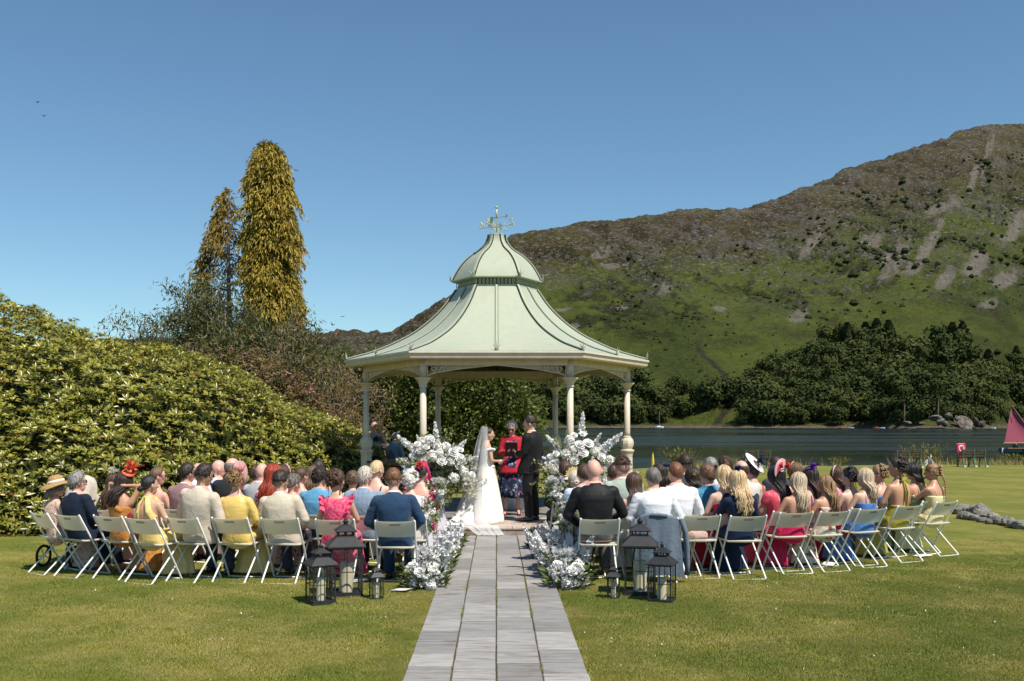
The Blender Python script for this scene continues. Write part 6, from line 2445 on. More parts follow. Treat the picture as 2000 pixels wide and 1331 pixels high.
YEL = C_('yellow_satin', (.74, .54, .18), rough=.38, spec=.5, sheen=.3); YEL2 = C_('gold_satin', (.76, .54, .15), rough=.33, spec=.55); PINKD = C_('pink_print', (.62, .025, .095), 'damask', [(.76, .13, .24)], 22, rough=.5); ORANGEF = C_('orange_print', (.50, .20, .045), 'floral', [(.34, .015, .05), (.62, .30, .06)], 9)
FLORAL = C_('floral_dress', (.62, .46, .40), 'floral', [(.66, .24, .30), (.62, .30, .04), (.035, .03, .04)], 20); PALM = C_('palm_dress', (.70, .64, .53), 'leaf', [(.12, .18, .05), (.20, .24, .12)], 11); REDW = C_('red_white_print', (.74, .60, .60), 'floral', [(.60, .02, .08), (.66, .03, .12)], 16); PINKW = C_('coral_white_print', (.78, .62, .58), 'floral', [(.68, .07, .08), (.70, .14, .14)], 18)
RED = C_('red_dress', (.52, .010, .045), rough=.5); CRIMSON = C_('crimson_dress', (.56, .012, .085), rough=.5); CORAL = C_('coral_dress', (.70, .08, .12), 'leaf', [(.78, .28, .30)], 8, rough=.45); HOT = C_('hot_pink_satin', (.78, .025, .22), rough=.3, spec=.6); NAVYD = C_('navy_dress', (.010, .020, .052)); BLUED = C_('blue_dress', (.075, .19, .46)); OLIVE = C_('chartreuse_dress', (.34, .29, .035), rough=.5)
LEMON = C_('pale_lemon_dress', (.74, .65, .36), rough=.45); GARDEN = C_('garden_print_skirt', (.60, .55, .44), 'floral', [(.13, .15, .07), (.36, .05, .08), (.50, .38, .20)], 9); BLACKD = C_('black_dress', (.012, .012, .014), rough=.4, spec=.5); ROSEW = C_('pale_rose_print', (.76, .70, .68), 'floral', [(.70, .45, .50), (.60, .58, .50)], 16); PEACH = C_('peach_dress', (.66, .36, .28)); WHITED = C_('white_dress', (.78, .75, .70)); RUST = C_('rust_dress', (.36, .10, .06)); PINKP = C_('pink_garden_print', (.70, .30, .34), 'floral', [(.55, .03, .16), (.30, .32, .14)], 14); PURP = C_('violet_print', (.16, .07, .30), 'floral', [(.50, .10, .16), (.10, .04, .20)], 12); GREENP = C_('green_print', (.24, .33, .14), 'floral', [(.70, .66, .50), (.12, .2, .05)], 12)
BELT = mat('tan_belt', (.33, .10, .03), .45, .4)


def suit(m, tr=None, sh=WHITE, shoe=BLACKSHOE): return [('jacket', 'jacket', m), ('collar', 'shirt_collar', sh), ('trousers', 'trousers', tr or m), ('shoes', 'shoes', shoe)]
def shirt(m, tr=DGREY, shoe=BLACKSHOE): return [('shirt', 'shirt', m), ('trousers', 'trousers', tr), ('shoes', 'shoes', shoe)]
def dress(kind, m, straps=None, skirt='skirt_long', sm=None):
    o = [('dress_' + kind, 'dress', m), (skirt, 'skirt', sm or m), ('shoes', 'shoes', NUDE)]
    if straps: o.append(('strap:' + straps, 'straps', m))
    return o


HM = {'straw': [mat('straw', (.46, .29, .13), .85, .2, .2, 60, .5, 220), mat('straw_band', (.78, .72, .66), .6)], 'orange': [mat('orange_silk', (.80, .13, .045), .5, .4, .15), mat('orange_feather', (.72, .07, .045), .7)], 'pink_disc': [mat('dusky_pink_straw', (.74, .42, .39), .7, .3, .1, 40), mat('dusky_pink_silk', (.60, .19, .20), .6)],
      'pink_big': [mat('cerise_sinamay', (.80, .035, .20), .5, .4, .15, 20), mat('coral_feather', (.85, .12, .10), .7)], 'saucer': [mat('white_sinamay', (.78, .77, .80), .6), mat('navy_feather', (.012, .022, .06), .7)], 'red_disc': [mat('coral_red_sinamay', (.72, .06, .09), .55), mat('pale_pink_sinamay', (.80, .50, .52), .6)],
      'fan': [mat('yellow_sinamay', (.72, .45, .12), .6), mat('pale_yellow_petals', (.80, .62, .26), .6)], 'navyfeather': mat('navy_plume', (.010, .028, .09), .6), 'cream': mat('cream_net', (.72, .66, .56), .7), 'violet': mat('violet_petals', (.16, .03, .36), .5), 'orangeband': mat('orange_band', (.74, .20, .07), .5), 'pinkband': mat('pink_band', (.74, .42, .42), .5),
      'gold': mat('gold_comb', (.55, .36, .10), .3, .5, .2, 8, 0, 40, .9), 'lens': mat('dark_lens', (.012, .012, .013), .12, .6), 'teal': mat('teal_plume', (.01, .09, .10), .6), 'pearl': mat('pearl_petals', (.78, .70, .58), .6), 'blueflower': mat('blue_petals', (.03, .09, .28), .5)}
LENS = HM['lens']


def seat_guest(px, top, Y, theta, sex, hair, hcol, skin, outfit, label, short, yaw=0, pitch=0, pose='lap', hat=None, hatm=None, chair_at=None, chair_label=None, roll=0.0):
    x = (px - PX0) / F * Y
    s = (CAM_H - (top - HOR) / F * Y) / (1.345 if hair not in ('bald', 'balding', 'crop') else 1.333)
    s = min(1.10, max(.88, s))
    th = R(theta)
    # head sits .03 in front of the origin
    bx, by = x - .03 * s * math.sin(th), Y - .03 * s * math.cos(th)
    if chair_at:
        lat = (x - chair_at[0]) * math.cos(th)
        roll = max(-.15, min(.15, lat / 1.22))
        k_ = lat - 1.22 * roll
        bx, by = chair_at[0] + k_ * math.cos(th), chair_at[1] - k_ * math.sin(th)
    e = person((bx, by, 0), -th, sex, hair, hcol, skin, outfit, label, yaw, pitch, pose, False, hat, hatm, s, None, roll)
    cx, cy = chair_at if chair_at else (x - .05 * math.sin(th), Y - .05 * math.cos(th))
    chair(cx, cy, theta, chair_label or 'white folding chair under ' + short)
    return e


def cat(px, ytop, theta):
    """chair origin from the picture of its back's top edge"""
    Y = (CAM_H - .757) * F / (ytop - HOR)
    x = (px - PX0) / F * Y
    th = R(theta)
    return (x + .23 * math.sin(th), Y + .23 * math.cos(th))


S = seat_guest
# ---- back row on the left
c = cat(75.5, 1002.5, 37); S(101, 940, c[1], 40, 'f', 'bob', 'grey', 'pink', dress('cap', FLORAL), 'woman in a wide brimmed straw hat and floral dress at the left end', 'the woman in the straw hat', 20, 8, 'lap', [('straw', HM['straw'])], None, c, None, -.04)
c = cat(130, 1006.5, 30.5); S(135, 921, c[1], 30, 'm', 'short_full', 'grey', 'pink', suit(NAVY, NAVY, PALEB, TANSHOE), 'grey haired man in a dark navy jacket and tan boots', 'the grey haired man in the dark navy jacket', 25, 0, 'lap', [('glasses', LENS)], None, c)
c = cat(210, 1009, 22.5); S(240, 921, c[1], 24, 'f', ('long_layer', 2), 'dark', 'tan', dress('oneshoulder', ORANGEF), 'dark haired woman in an orange print dress lifting her hair with both hands', 'the woman in the orange print dress', 12, 4, 'hair', [('orange', HM['orange'])], None, c)
c = cat(274, 1013.5, 22); S(283, 926, c[1], 24, 'f', 'bun', 'black', 'mid', dress('lowback', YEL, 'twist'), 'woman in a yellow halter dress with a sleek black low bun', 'the woman in the yellow halter dress', 22, 0, 'lap', None, None, c)
c = cat(355, 1012.5, 20); S(400, 905, c[1], 22, 'm', 'fade', 'dark', 'mid', suit(BEIGE, DGREY), 'man with faded dark hair in a beige jacket leaning right', 'the man with a fade in the beige jacket', 24, 0, 'lap2', [('glasses', LENS)], None, c)
c = cat(450, 1013, 8); S(461, 916, c[1], 12, 'f', ('updo', 3), 'dirty', 'pink', dress('sleeve', YEL2), 'woman in a gold satin dress with a dusky pink disc fascinator', 'the woman in gold satin', 20, 2, 'lap', [('pink_disc', HM['pink_disc'])], None, c)
c = cat(547, 1013.5, 5); S(545, 919, c[1], 8, 'm', 'fade', 'dark', 'mid', suit(BEIGE2, DGREY), 'young man with cropped dark hair in a stone linen jacket', 'the young man in the stone linen jacket', 22, 2, 'lap2', None, None, c)
c = cat(654, 1015.5, 2); S(657, 917, c[1], 3, 'f', ('updo', 5), 'brown', 'mid', dress('high', PINKD) + [('frill', 'ruffle', PINKD)], 'woman in a bright pink print dress with ruffled shoulders and a curled updo', 'the woman in the ruffled pink dress', 15, 2, 'lap', None, None, c)
c = cat(771, 1018.5, 0); S(768, 915, c[1], 0, 'm', 'fade', 'ginger', 'fair', suit(BLUE, BLUE), 'ginger man with short hair in a bright navy blue suit by the aisle', 'the ginger man in the navy blue suit', 2, 0, 'wide', None, None, c)
# ---- other rows on the left
T = lambda px, Y: math.degrees(math.atan2(-(px - PX0) / F * Y * .55, 18.8 - Y))
def G(px, top, Y, *a, **k): return S(px, top, Y, T(px, Y), *a, **k)
G(224, 924, 13.2, 'f', 'long', 'brown', 'pink', dress('strap', PEACH, 'two'), 'woman with a pale cream net fascinator half hidden behind the orange dress', 'the woman in the cream net fascinator', 10, 0, 'lap', [('puff_feather', HM['cream'])])
G(308, 911, 13.35, 'f', 'low_pony', 'light_brown', 'pink', dress('strap', PALM), 'woman in a cream palm leaf print dress with sunglasses', 'the woman in the palm leaf dress', 35, 0, 'lap', [('glasses', LENS)])
G(366, 904, 13.3, 'm', 'short', 'dark', 'pink', suit(MAUVE), 'man in a mauve jacket with neat dark brown hair', 'the man in the mauve jacket', 25, 0, 'lap', [('glasses', LENS)])
G(388, 904, 14.5, 'm', 'bald', 'grey', 'pink', shirt(WHITE), 'bald man in a white shirt behind the mauve jacket', 'the bald man in white', 20)
G(427, 898, 14.6, 'm', 'bald', 'grey', 'pink', [('shirt', 'shirt', PALEB), ('waistcoat', 'waistcoat', CHAR), ('trousers', 'trousers', DGREY), ('shoes', 'shoes', BLACKSHOE)], 'bald bearded man looking right in a pale shirt and dark waistcoat', 'the bald bearded man', 45)
G(454, 892, 13.7, 'm', ('balding', 2), 'salt', 'pink', [('shirt', 'shirt', PALEB), ('waistcoat', 'waistcoat', CHAR), ('jacket', 'jacket', CHAR), ('trousers', 'trousers', DGREY), ('shoes', 'shoes', BLACKSHOE)], 'tall greying man in a charcoal jacket behind the pink disc fascinator', 'the greying man in charcoal', 30)
G(500, 908, 14.9, 'f', 'short_full', 'brown', 'pink', dress('high', RUST), 'brown haired woman hidden behind the bald man in pale grey', 'the brown haired woman behind the pale grey suit', 5)
G(512, 904, 13.5, 'm', 'bald', 'grey', 'pink', suit(GREY, DGREY), 'bald man in a pale grey suit with a white collar', 'the bald man in the pale grey suit', 5)
G(525, 912, 15.4, 'f', 'bob', 'dark', 'fair', dress('high', BLACKD), 'woman with a teal feather fascinator in the front rows', 'the woman with the teal feathers', 5, 0, 'lap', [('puff', HM['teal'])])
G(534, 906, 12.65, 'f', ('wavy', 2), 'red', 'fair', dress('cap', REDW), 'woman with long flame red hair in a red and white print dress', 'the woman with flame red hair', 12, 2)
G(556, 908, 14.0, 'f', 'bob', 'brown', 'fair', dress('high', PINKW), 'brown haired woman with a pink flower headband beside the red hair', 'the woman with the pink flower headband', 20, 0, 'lap', [('band', HM['pinkband'])])
G(573, 926, 12.75, 'f', 'curly_short', 'salt', 'pink', dress('cap', PINKW), 'woman with short curly grey hair in a coral and white floral dress', 'the woman with curly grey hair', 30, 6)
G(588, 911, 13.6, 'f', 'low_pony', 'brown', 'pink', dress('strap', BLACKD, 'black_wide'), 'woman with a low brown ponytail and wide black dress straps', 'the woman with the low ponytail', 20)
G(612, 910, 14.3, 'f', ('long_layer', 4), 'light_brown', 'mid', dress('strap', ROSEW, 'two'), 'woman with long light brown waves left of the blue shirt', 'the woman with light brown waves', 5)
G(623, 897, 15.0, 'f', 'pony', 'dark', 'mid', dress('strap', BLACKD, 'two'), 'woman with a high dark ponytail rising above the blue shirt', 'the woman with the high ponytail', 5)
G(625, 912, 12.55, 'm', ('curly_short', 2), 'dark', 'mid', shirt(AQUA, NAVY), 'man with short curly black hair in a sky blue shirt', 'the man in the sky blue shirt', 15)
G(689, 920, 13.6, 'f', 'curly_short', 'light_brown', 'pink', dress('high', ROSEW), 'woman with brown curls half hidden by the pink ruffles', 'the woman with brown curls', 5)
G(713, 911, 12.4, 'm', ('short', 3), 'silver', 'pink', suit(CHECK, DGREY, PALEB), 'elderly man with silver hair in a pale blue check jacket', 'the silver haired man in the check jacket', 22)
G(736, 898, 13.75, 'f', 'bun', 'blonde', 'fair', dress('strap', BLACKD, 'black_wide'), 'blonde woman with a chignon in a black satin dress', 'the blonde in black satin', 30)
G(802, 918, 12.35, 'f', 'white_set', 'white', 'fair', dress('cap', ROSEW, None, 'skirt_knee'), 'white haired woman in a pale floral blouse with a cream flower in her hair', 'the white haired woman', 12, 2, 'lap', [('flowers', HM['pearl'])])
G(823, 905, 13.35, 'f', 'bun', 'dark', 'pink', dress('strapless', HOT) + [('frill', 'ruffle', HOT)], 'woman in hot pink satin with a huge cerise and coral fascinator', 'the woman in hot pink satin', 20, 0, 'lap', [('pink_big', HM['pink_big'])])
# ---- back row on the right
c = cat(1172, 1014.5, 0); S(1161, 897, c[1], 0, 'm', 'bald', 'grey', 'pink', [('shirt', 'shirt', BSHIRT), ('trousers', 'trousers', GREYT), ('belt', 'belt', BELT), ('shoes', 'shoes', TANSHOE)], 'bald man in a black shirt and grey trousers by the aisle', 'the bald man in the black shirt', 5, 0, 'wide', None, None, c)
c = cat(1286, 1013, 0); S(1277, 913, c[1], -2, 'm', 'crop', 'salt', 'pink', shirt(WHITE, NAVY), 'man with cropped grey hair in a white shirt, jacket hung on his chair', 'the white shirted man whose jacket hangs behind him', -12, 0, 'wide', [('glasses', LENS)], None, c); CH_JACKET = c
c = cat(1372, 1007.5, -5); chair(c[0], c[1], -5, 'empty white folding chair with a small pink clutch bag on its seat'); CH_BAG = c
c = cat(1461.5, 1008.5, -6); S(1442, 917, c[1], -8, 'f', ('wavy', 1), 'blonde', 'fair', dress('sleeve', NAVYD), 'woman with long wavy blonde hair and a navy feather fascinator', 'the blonde woman in navy', -10, 0, ('face', 'lap'), [('puff', HM['navyfeather'])], None, c)
c = cat(1556, 1002, -13); S(1567, 921, c[1], -14, 'f', ('long', 1), 'ash', 'tan', dress('lowback', CRIMSON, 'one'), 'woman with straight ash blonde hair in a bare backed crimson dress', 'the ash blonde in the crimson dress', -14, 0, 'lap', None, None, c)
c = cat(1631, 999.5, -20); S(1617, 927, c[1], -22, 'f', 'halfup', 'dirty', 'tan', dress('strapless', GARDEN), 'woman with half up honey hair in a cream garden print skirt', 'the woman in the garden print skirt', -25, 3, 'lap', None, None, c)
c = cat(1706, 994.5, -23); S(1698, 914, c[1], -24, 'f', ('long_layer', 1), 'ash', 'mid', dress('strap', BLUED, 'two'), 'woman with long pale blonde hair in a cornflower blue dress', 'the blonde in cornflower blue', -25, 0, 'lap', None, None, c)
c = cat(1778, 988.5, -25); S(1757, 893, c[1], -26, 'f', ('curly_updo', 2), 'dark', 'tan', dress('halter', OLIVE, 'halter'), 'woman with a dark updo in a backless chartreuse halter dress', 'the woman in chartreuse', -28, 0, 'lap', None, None, c)
c = cat(1849.5, 981, -27); S(1825, 904, c[1], -30, 'f', 'braid', 'dirty', 'tan', dress('strap', LEMON, 'two'), 'woman with a long braid and cream fascinator wiping her eyes at the right end', 'the woman with the long braid', -25, 4, 'face', [('net', HM['cream'])], None, c)
# ---- other rows on the right
G(1104, 900, 14.4, 'm', 'short', 'brown', 'pink', suit(BLACK), 'man in a black suit in the front beside the right flower stand', 'the man in the black suit', 5)
G(1122, 917, 13.3, 'f', 'bun', 'silver', 'pink', dress('strapless', PEACH), 'woman with silver hair and a yellow sun shaped fascinator', 'the woman in the yellow fascinator', -5, 0, 'lap', [('fan', HM['fan'])])
G(1141, 906, 12.5, 'm', 'crop', 'brown', 'pink', shirt(PALEB), 'man with cropped brown hair in a pale blue shirt behind the bald man', 'the man in the pale blue shirt', -5)
G(1200, 906, 14.3, 'm', 'short', 'brown', 'pink', suit(GREY), 'bearded man in profile left of the sage green jacket', 'the bearded man in profile', 50)
G(1215, 892, 13.35, 'm', ('curly_top', 2), 'brown', 'pink', suit(SAGE), 'man with curly brown hair in a sage green jacket', 'the man in the sage green jacket', -8)
G(1238, 923, 12.5, 'f', ('long', 3), 'brown', 'pink', dress('strapless', WHITED), 'woman with long glossy brown hair and bare shoulders in white', 'the brown haired woman in white', -3)
G(1288, 904, 13.5, 'f', 'bob', 'dark', 'fair', dress('strap', NAVYD, 'two'), 'woman with dark brown hair behind the cropped grey man', 'the dark haired woman in navy', -5, 0, 'lap', [('flowers', HM['blueflower'])])
G(1320, 903, 12.45, 'm', 'crop', 'ginger', 'pink', shirt(WHITE, BEIGE), 'broad man with short ginger hair in a white shirt', 'the ginger man in the white shirt', -8, 0, 'wide')
G(1338, 888, 14.4, 'm', 'fade', 'dark', 'pink', suit(DGREY), 'young man with slicked dark hair taller than the others near the lake', 'the young man with slicked dark hair', -6)
G(1353, 912, 13.3, 'f', ('long_layer', 3), 'dark', 'fair', dress('strap', BLACKD, 'two'), 'woman with dark hair pinned by a gold leaf comb', 'the woman with the gold comb', -18, 0, 'lap', [('comb', HM['gold'])])
G(1381, 907, 12.95, 'f', 'short_full', 'light_brown', 'pink', [('jacket', 'jacket', DENIM), ('skirt_long', 'skirt', BLUED), ('shoes', 'shoes', NUDE)], 'person with short light brown hair in a teal blue jacket', 'the person in the teal jacket', -25)
G(1388, 893, 14.6, 'm', 'crop', 'grey', 'pink', suit(DGREY), 'man with close cropped grey hair in a dark suit nearest the lake', 'the cropped grey man in the dark suit', -10)
G(1413, 908, 12.65, 'f', 'halfup', 'blonde', 'fair', dress('strap', RED, 'two'), 'woman with half up golden hair in a scarlet dress', 'the golden haired woman in scarlet', -12)
G(1416, 892, 14.4, 'm', ('curly_short', 1), 'brown', 'pink', shirt(WHITE), 'man with curly brown hair and dark glasses pushed up', 'the man with glasses on his hair', -14, 0, 'lap', [('glasses_up', LENS)])
G(1448, 897, 13.3, 'm', ('balding', 1), 'brown', 'pink', suit(CREAMJ), 'balding man in a cream jacket behind the wavy blonde hair', 'the balding man in cream', -8)
G(1468, 900, 14.3, 'f', 'short_full', 'brown', 'pink', dress('high', RUST), 'woman under a white saucer hat with navy feathers', 'the woman in the saucer hat', -10, 0, 'lap', [('saucer', HM['saucer'])])
G(1516, 909, 12.95, 'f', ('long', 2), 'black', 'tan', dress('cap', CORAL), 'woman with long black hair and a coral red disc hat with pink bow', 'the woman in the coral disc hat', -15, 0, 'lap', [('red_disc', HM['red_disc'])])
G(1515, 892, 14.5, 'm', 'short', 'dark', 'pink', suit(DGREY), 'dark haired man in a slate suit beside the pushchair', 'the dark haired man by the pushchair', -20)
G(1552, 903, 14.5, 'f', ('long_layer', 2), 'light_brown', 'pink', dress('strap', PINKP, 'two'), 'woman wearing an orange padded headband', 'the woman in the orange headband', -20, 0, 'lap', [('band', HM['orangeband'])])
G(1582, 911, 13.35, 'f', ('long', 4), 'dark', 'pink', dress('strap', PURP, 'two'), 'woman with long dark hair and a purple lily fascinator', 'the woman with the purple lily', -18, 0, 'lap', [('lily', HM['violet'])])
G(1634, 911, 14.4, 'f', ('long_layer', 4), 'brown', 'pink', dress('cap', PINKP), 'woman wearing a pale pink padded headband', 'the woman in the pale pink headband', -22, 0, 'lap', [('band', HM['pinkband'])])
G(1658, 913, 13.45, 'f', ('updo', 2), 'black', 'fair', dress('crossback', RED, 'cross'), 'woman with a twisted black updo and crossed red back straps', 'the woman with crossed red straps', -25)
G(1716, 908, 14.3, 'f', ('curly_updo', 3), 'dirty', 'pink', dress('strapless', BLUED), 'bare shouldered woman with pinned blonde curls and sunglasses', 'the woman with pinned blonde curls', -30, 0, 'lap', [('glasses', LENS)])
G(1783, 903, 14.6, 'f', 'bob', 'black', 'tan', dress('strap', GREENP, 'two'), 'woman with a sleek black bob beyond the chartreuse dress', 'the woman with the black bob', -20)
chair(*[(180 - PX0) / F * 12.95, 12.95], 24, 'empty white folding chair beside the pushchair on the left')

# the belt, the hung jacket and the clutch bag
def hung_jacket(c, m):
    e = empty('hung_jacket', (c[0], c[1], 0)); tag(e, 'blue grey check jacket hung over the back of a chair', 'jacket')
    mb = MB()
    n = 30
    rs = []
    for u, z in zip(np.linspace(0, 1, 12), np.linspace(.79, .10, 12)):
        a = np.linspace(-1, 1, n)
        w = .245 + .05 * u
        y0 = -.24 + .02 * math.cos(u * 3) - .02 * u
        x = a * w
        y = y0 - .03 * np.cos(a * 1.4) + .040 * np.sin(a * 7 + u * 2.5) * u + .012 * np.sin(a * 15 + u * 5) * u
        zz = z - .012 * np.sin(a * 3) - .05 * np.abs(a) ** 3 * (1 - u) + (.02 * np.sin(a * 5) if u > .8 else 0)
        rs.append(np.stack([x, y, zz], 1))
    rs = np.array(rs)
    front = rs + (0, .07, 0); front[1:, :, 1] += .02
    mb.grid(rs); mb.grid(rs[:, ::-1] + (0, .012, 0))
    top = np.array([rs[0], rs[0] + (0, .03, .02), rs[0] + (0, .06, .005), rs[0] + (0, .075, -.06)])
    mb.grid(top[::-1])
    build(mb, 'back_panel', [m], e, sm=True)
    mb = MB()
    mb.tube([(.27, -.20, .75), (.315, -.22, .60), (.33, -.235, .42), (.335, -.24, .22), (.33, -.235, .10)], [.05, .062, .058, .052, .048], 12, flat=.55)
    build(mb, 'sleeve', [m], e, sm=True)
    mb = MB()
    mb.tube([(-.27, -.20, .75), (-.30, -.18, .60), (-.30, -.17, .42), (-.29, -.16, .26)], [.05, .06, .055, .05], 12, flat=.55)
    build(mb, 'sleeve', [m], e, sm=True)
    mb = MB(); mb.tube([(-.10, -.245, .79), (0, -.26, .80), (.10, -.245, .79)], [.018, .022, .018], 8); build(mb, 'collar', [m], e, sm=True)
    return e


hung_jacket(CH_JACKET, C_('hung_check_jacket', (.115, .15, .195), 'check', [(.09, .12, .16)], 22))
e = empty('clutch_bag', (CH_BAG[0], CH_BAG[1] + .02, .455)); tag(e, 'small pink and cream clutch bag lying on the empty chair', 'bag')
mb = MB()
a = np.arange(24) * 2 * PI / 24
mb.rings([np.stack([.135 * k * np.cos(a), .07 * k * np.sin(a), np.full(24, z) + .008 * np.sin(a * 5)], 1) for k, z in ((.9, 0), (1.02, .025), (1.0, .06), (.86, .085), (.8, .088))])
build(mb, 'bag_body', [C_('bag_print', (.62, .42, .38), 'floral', [(.42, .10, .16), (.35, .36, .2)], 24)], e, sm=True)
mb = MB(); mb.tube([(-.11, 0, .09), (.11, 0, .09)], .008, 6); mb.ball((0, 0, .10), .010, 8, 5); build(mb, 'clasp', HM['gold'], e)
e = empty('belt_guard', (0, 0, 0)); bpy.data.objects.remove(e)
# ================================================================ COUPLE, OFFICIANT, PHOTOGRAPHERS
def stander(px, top, Y, z0, theta, sex, hair, hcol, skin, outfit, label, yaw=0, pitch=0, pose='side', hat=None, extra_h=0.0):
    x = (px - PX0) / F * Y
    s = (CAM_H - (top - HOR) / F * Y - z0) / (1.775 if hair not in ('bald', 'crop') else 1.765)
    return person((x, Y, z0), -R(theta), sex, hair, hcol, skin, outfit, label, yaw, pitch, pose, True, hat, None, s)


def to_local(o, pts):
    M = (Matrix.Translation(o.location) @ o.rotation_euler.to_matrix().to_4x4() @ Matrix.Diagonal((*o.scale, 1))).inverted()
    P_ = np.asarray(pts, float)
    sh = P_.shape
    A = np.array(M)
    return (P_.reshape(-1, 3) @ A[:3, :3].T + A[:3, 3]).reshape(sh)


# ---- groom
TUX = C_('black_dinner_suit', (.011, .011, .012), rough=.65)
groom = stander(1038, 811, 17.75, PZ, -58, 'm', 'fade', 'dark', 'mid', suit(TUX), 'groom in a black suit standing with his back half turned under the roof edge', -22, 2, ('clasp', 'side'))

# ---- bride
SATIN = NT('ivory_satin')
v = SATIN.coord('Object')
SATIN.base((.80, .77, .72)).p(rough=.42, spec=.4, sheen=.2)
SATIN.bump(SATIN.noise(v, 7, 3, .5, .8), .25, .04)
VEIL = NT('veil_tulle')
df = VEIL.n('ShaderNodeBsdfDiffuse'); VEIL.set(df, 'Color', (.86, .86, .85))
tr = VEIL.n('ShaderNodeBsdfTransparent')
tl = VEIL.n('ShaderNodeBsdfTranslucent'); VEIL.set(tl, 'Color', (.86, .86, .85))
m1 = VEIL.n('ShaderNodeMixShader'); m1.inputs[0].default_value = .4
VEIL.t.links.new(df.outputs[0], m1.inputs[1]); VEIL.t.links.new(tl.outputs[0], m1.inputs[2])
m2 = VEIL.n('ShaderNodeMixShader')
lw = VEIL.n('ShaderNodeLayerWeight'); lw.inputs['Blend'].default_value = .35
fac = VEIL.math('ADD', VEIL.math('ADD', .28, VEIL.math('MULTIPLY', lw.outputs['Facing'], .45)), VEIL.math('MULTIPLY', VEIL.noise(VEIL.coord('Object', (9, 9, .8)), 3, 3), .35))
VEIL.t.links.new(fac, m2.inputs[0]); VEIL.t.links.new(tr.outputs[0], m2.inputs[1]); VEIL.t.links.new(m1.outputs[0], m2.inputs[2])
VEIL.t.links.new(m2.outputs[0], VEIL.out.inputs[0])
bride = stander(951, 834, 17.6, PZ, 68, 'f', 'bun', 'dark', 'mid', [], 'bride in an ivory satin gown with a long trailing veil', 10, 0, 'clasp')
mb = MB()
dzb = STAND
torso(mb, 'f', .60, .90, .013, dzb, 10)
for s_ in (-1, 1):   # off the shoulder band
    mb.tube([(s_ * .05, .115, .90 + dzb), (s_ * .14, .085, .925 + dzb), (s_ * .205, .0, .935 + dzb), (s_ * .185, -.06, .925 + dzb), (s_ * .10, -.115, .895 + dzb), (0, -.125, .88 + dzb)], [.025, .036, .040, .038, .034, .03], 10, flat=.7)
me = remesh(mb, 'bodice', .010, 2, folds(.004, 5))
place(me, 'bodice', [SATIN.m], bride)
rs = []
n = 64
for z, yc, rx, ryf, ryb in [(1.12, -.0, .138, .108, .108), (1.06, 0, .145, .112, .115), (.98, .01, .185, .135, .16), (.88, .01, .215, .155, .20), (.70, .0, .26, .20, .27), (.48, -.02, .32, .25, .36), (.25, -.04, .38, .30, .47), (.08, -.06, .43, .33, .58), (.012, -.08, .45, .34, .68), (.004, -.08, .44, .33, .66)]:
    a = np.arange(n) * 2 * PI / n
    k = smooth(1.0, .1, z) if z < 1 else 0
    fl = 1 + k * (.055 * np.sin(a * 7 + 1) + .035 * np.sin(a * 12 + 2.2))
    ry = np.where(np.sin(a) > 0, ryf, ryb)
    rs.append(np.stack([np.cos(a) * rx * fl, yc + np.sin(a) * ry * fl, np.full(n, z)], 1))
mb = MB(); mb.rings(rs); build(mb, 'skirt', [SATIN.m], bride, sm=True)
# train spread on the floor behind her
P_ = []
for i, u in enumerate(np.linspace(0, 1, 12)):
    row = []
    for w in np.linspace(-1, 1, 17):
        y = -.45 - .62 * u
        x = w * (.40 + .10 * u) * (1 - .35 * u * u) + .10 * u
        z = .012 + .10 * (1 - u) ** 2 * (1 - abs(w)) + .016 * (1 + math.sin(w * 9 + u * 4)) * (1 - u * .6) * (1 - .4 * abs(w))
        row.append((x, y + .12 * abs(w), z))
    P_.append(row)
mb = MB(); mb.grid(P_); build(mb, 'train', [SATIN.m], bride, sm=True)
L_ = np.array([(-.27, 17.72, 1.80), (-.345, 17.80, 1.55), (-.42, 17.82, 1.2), (-.53, 17.8, .8), (-.66, 17.72, .42), (-.78, 17.6, .175), (-.78, 17.2, .156), (-.62, 16.85, .156), (-.47, 16.60, .15), (-.40, 16.535, .08), (-.30, 16.40, .042)])
R_ = np.array([(-.16, 17.55, 1.815), (-.16, 17.40, 1.55), (-.175, 17.32, 1.2), (-.20, 17.22, .8), (-.20, 17.12, .42), (-.14, 17.0, .175), (-.06, 16.9, .156), (.0, 16.8, .156), (.06, 16.60, .15), (.10, 16.535, .08), (.15, 16.38, .042)])
C0 = np.array([(-.30, 17.58, 1.835), (-.40, 17.50, 1.55), (-.46, 17.45, 1.2), (-.55, 17.40, .8), (-.62, 17.28, .42), (-.62, 17.15, .18), (-.5, 16.95, .16), (-.32, 16.78, .158), (-.2, 16.60, .152), (-.15, 16.53, .08), (-.08, 16.36, .044)])
tt_ = np.linspace(0, 10, 46)
def samp(A): return np.stack([np.interp(tt_, np.arange(11), A[:, i]) for i in range(3)], 1)
def sm3(A):
    B = A.copy()
    for _ in range(4): B[1:-1] = (B[:-2] + 2 * B[1:-1] + B[2:]) / 4
    return B
L2, R2, C2 = sm3(samp(L_)), sm3(samp(R_)), sm3(samp(C0))
rows = []
for i in range(46):
    row = []
    for w in np.linspace(0, 1, 29):
        p = (1 - w) ** 2 * L2[i] + 2 * w * (1 - w) * C2[i] + w * w * R2[i]
        k = smooth(0, 8, i) * (1 - .3 * smooth(26, 34, i))
        p = p + np.array((-.5, -.7, .0)) * (.022 * k * math.sin(w * 24 + i * .04) + .012 * k * math.sin(w * 41 + 1 + i * .07)) + np.array((0, 0, .010)) * abs(math.sin(w * 17 + i * .2)) * smooth(26, 32, i)
        row.append(p)
    rows.append(row)
mb = MB(); mb.grid(to_local(bride, rows)); build(mb, 'veil', [VEIL.m], bride, sm=True)
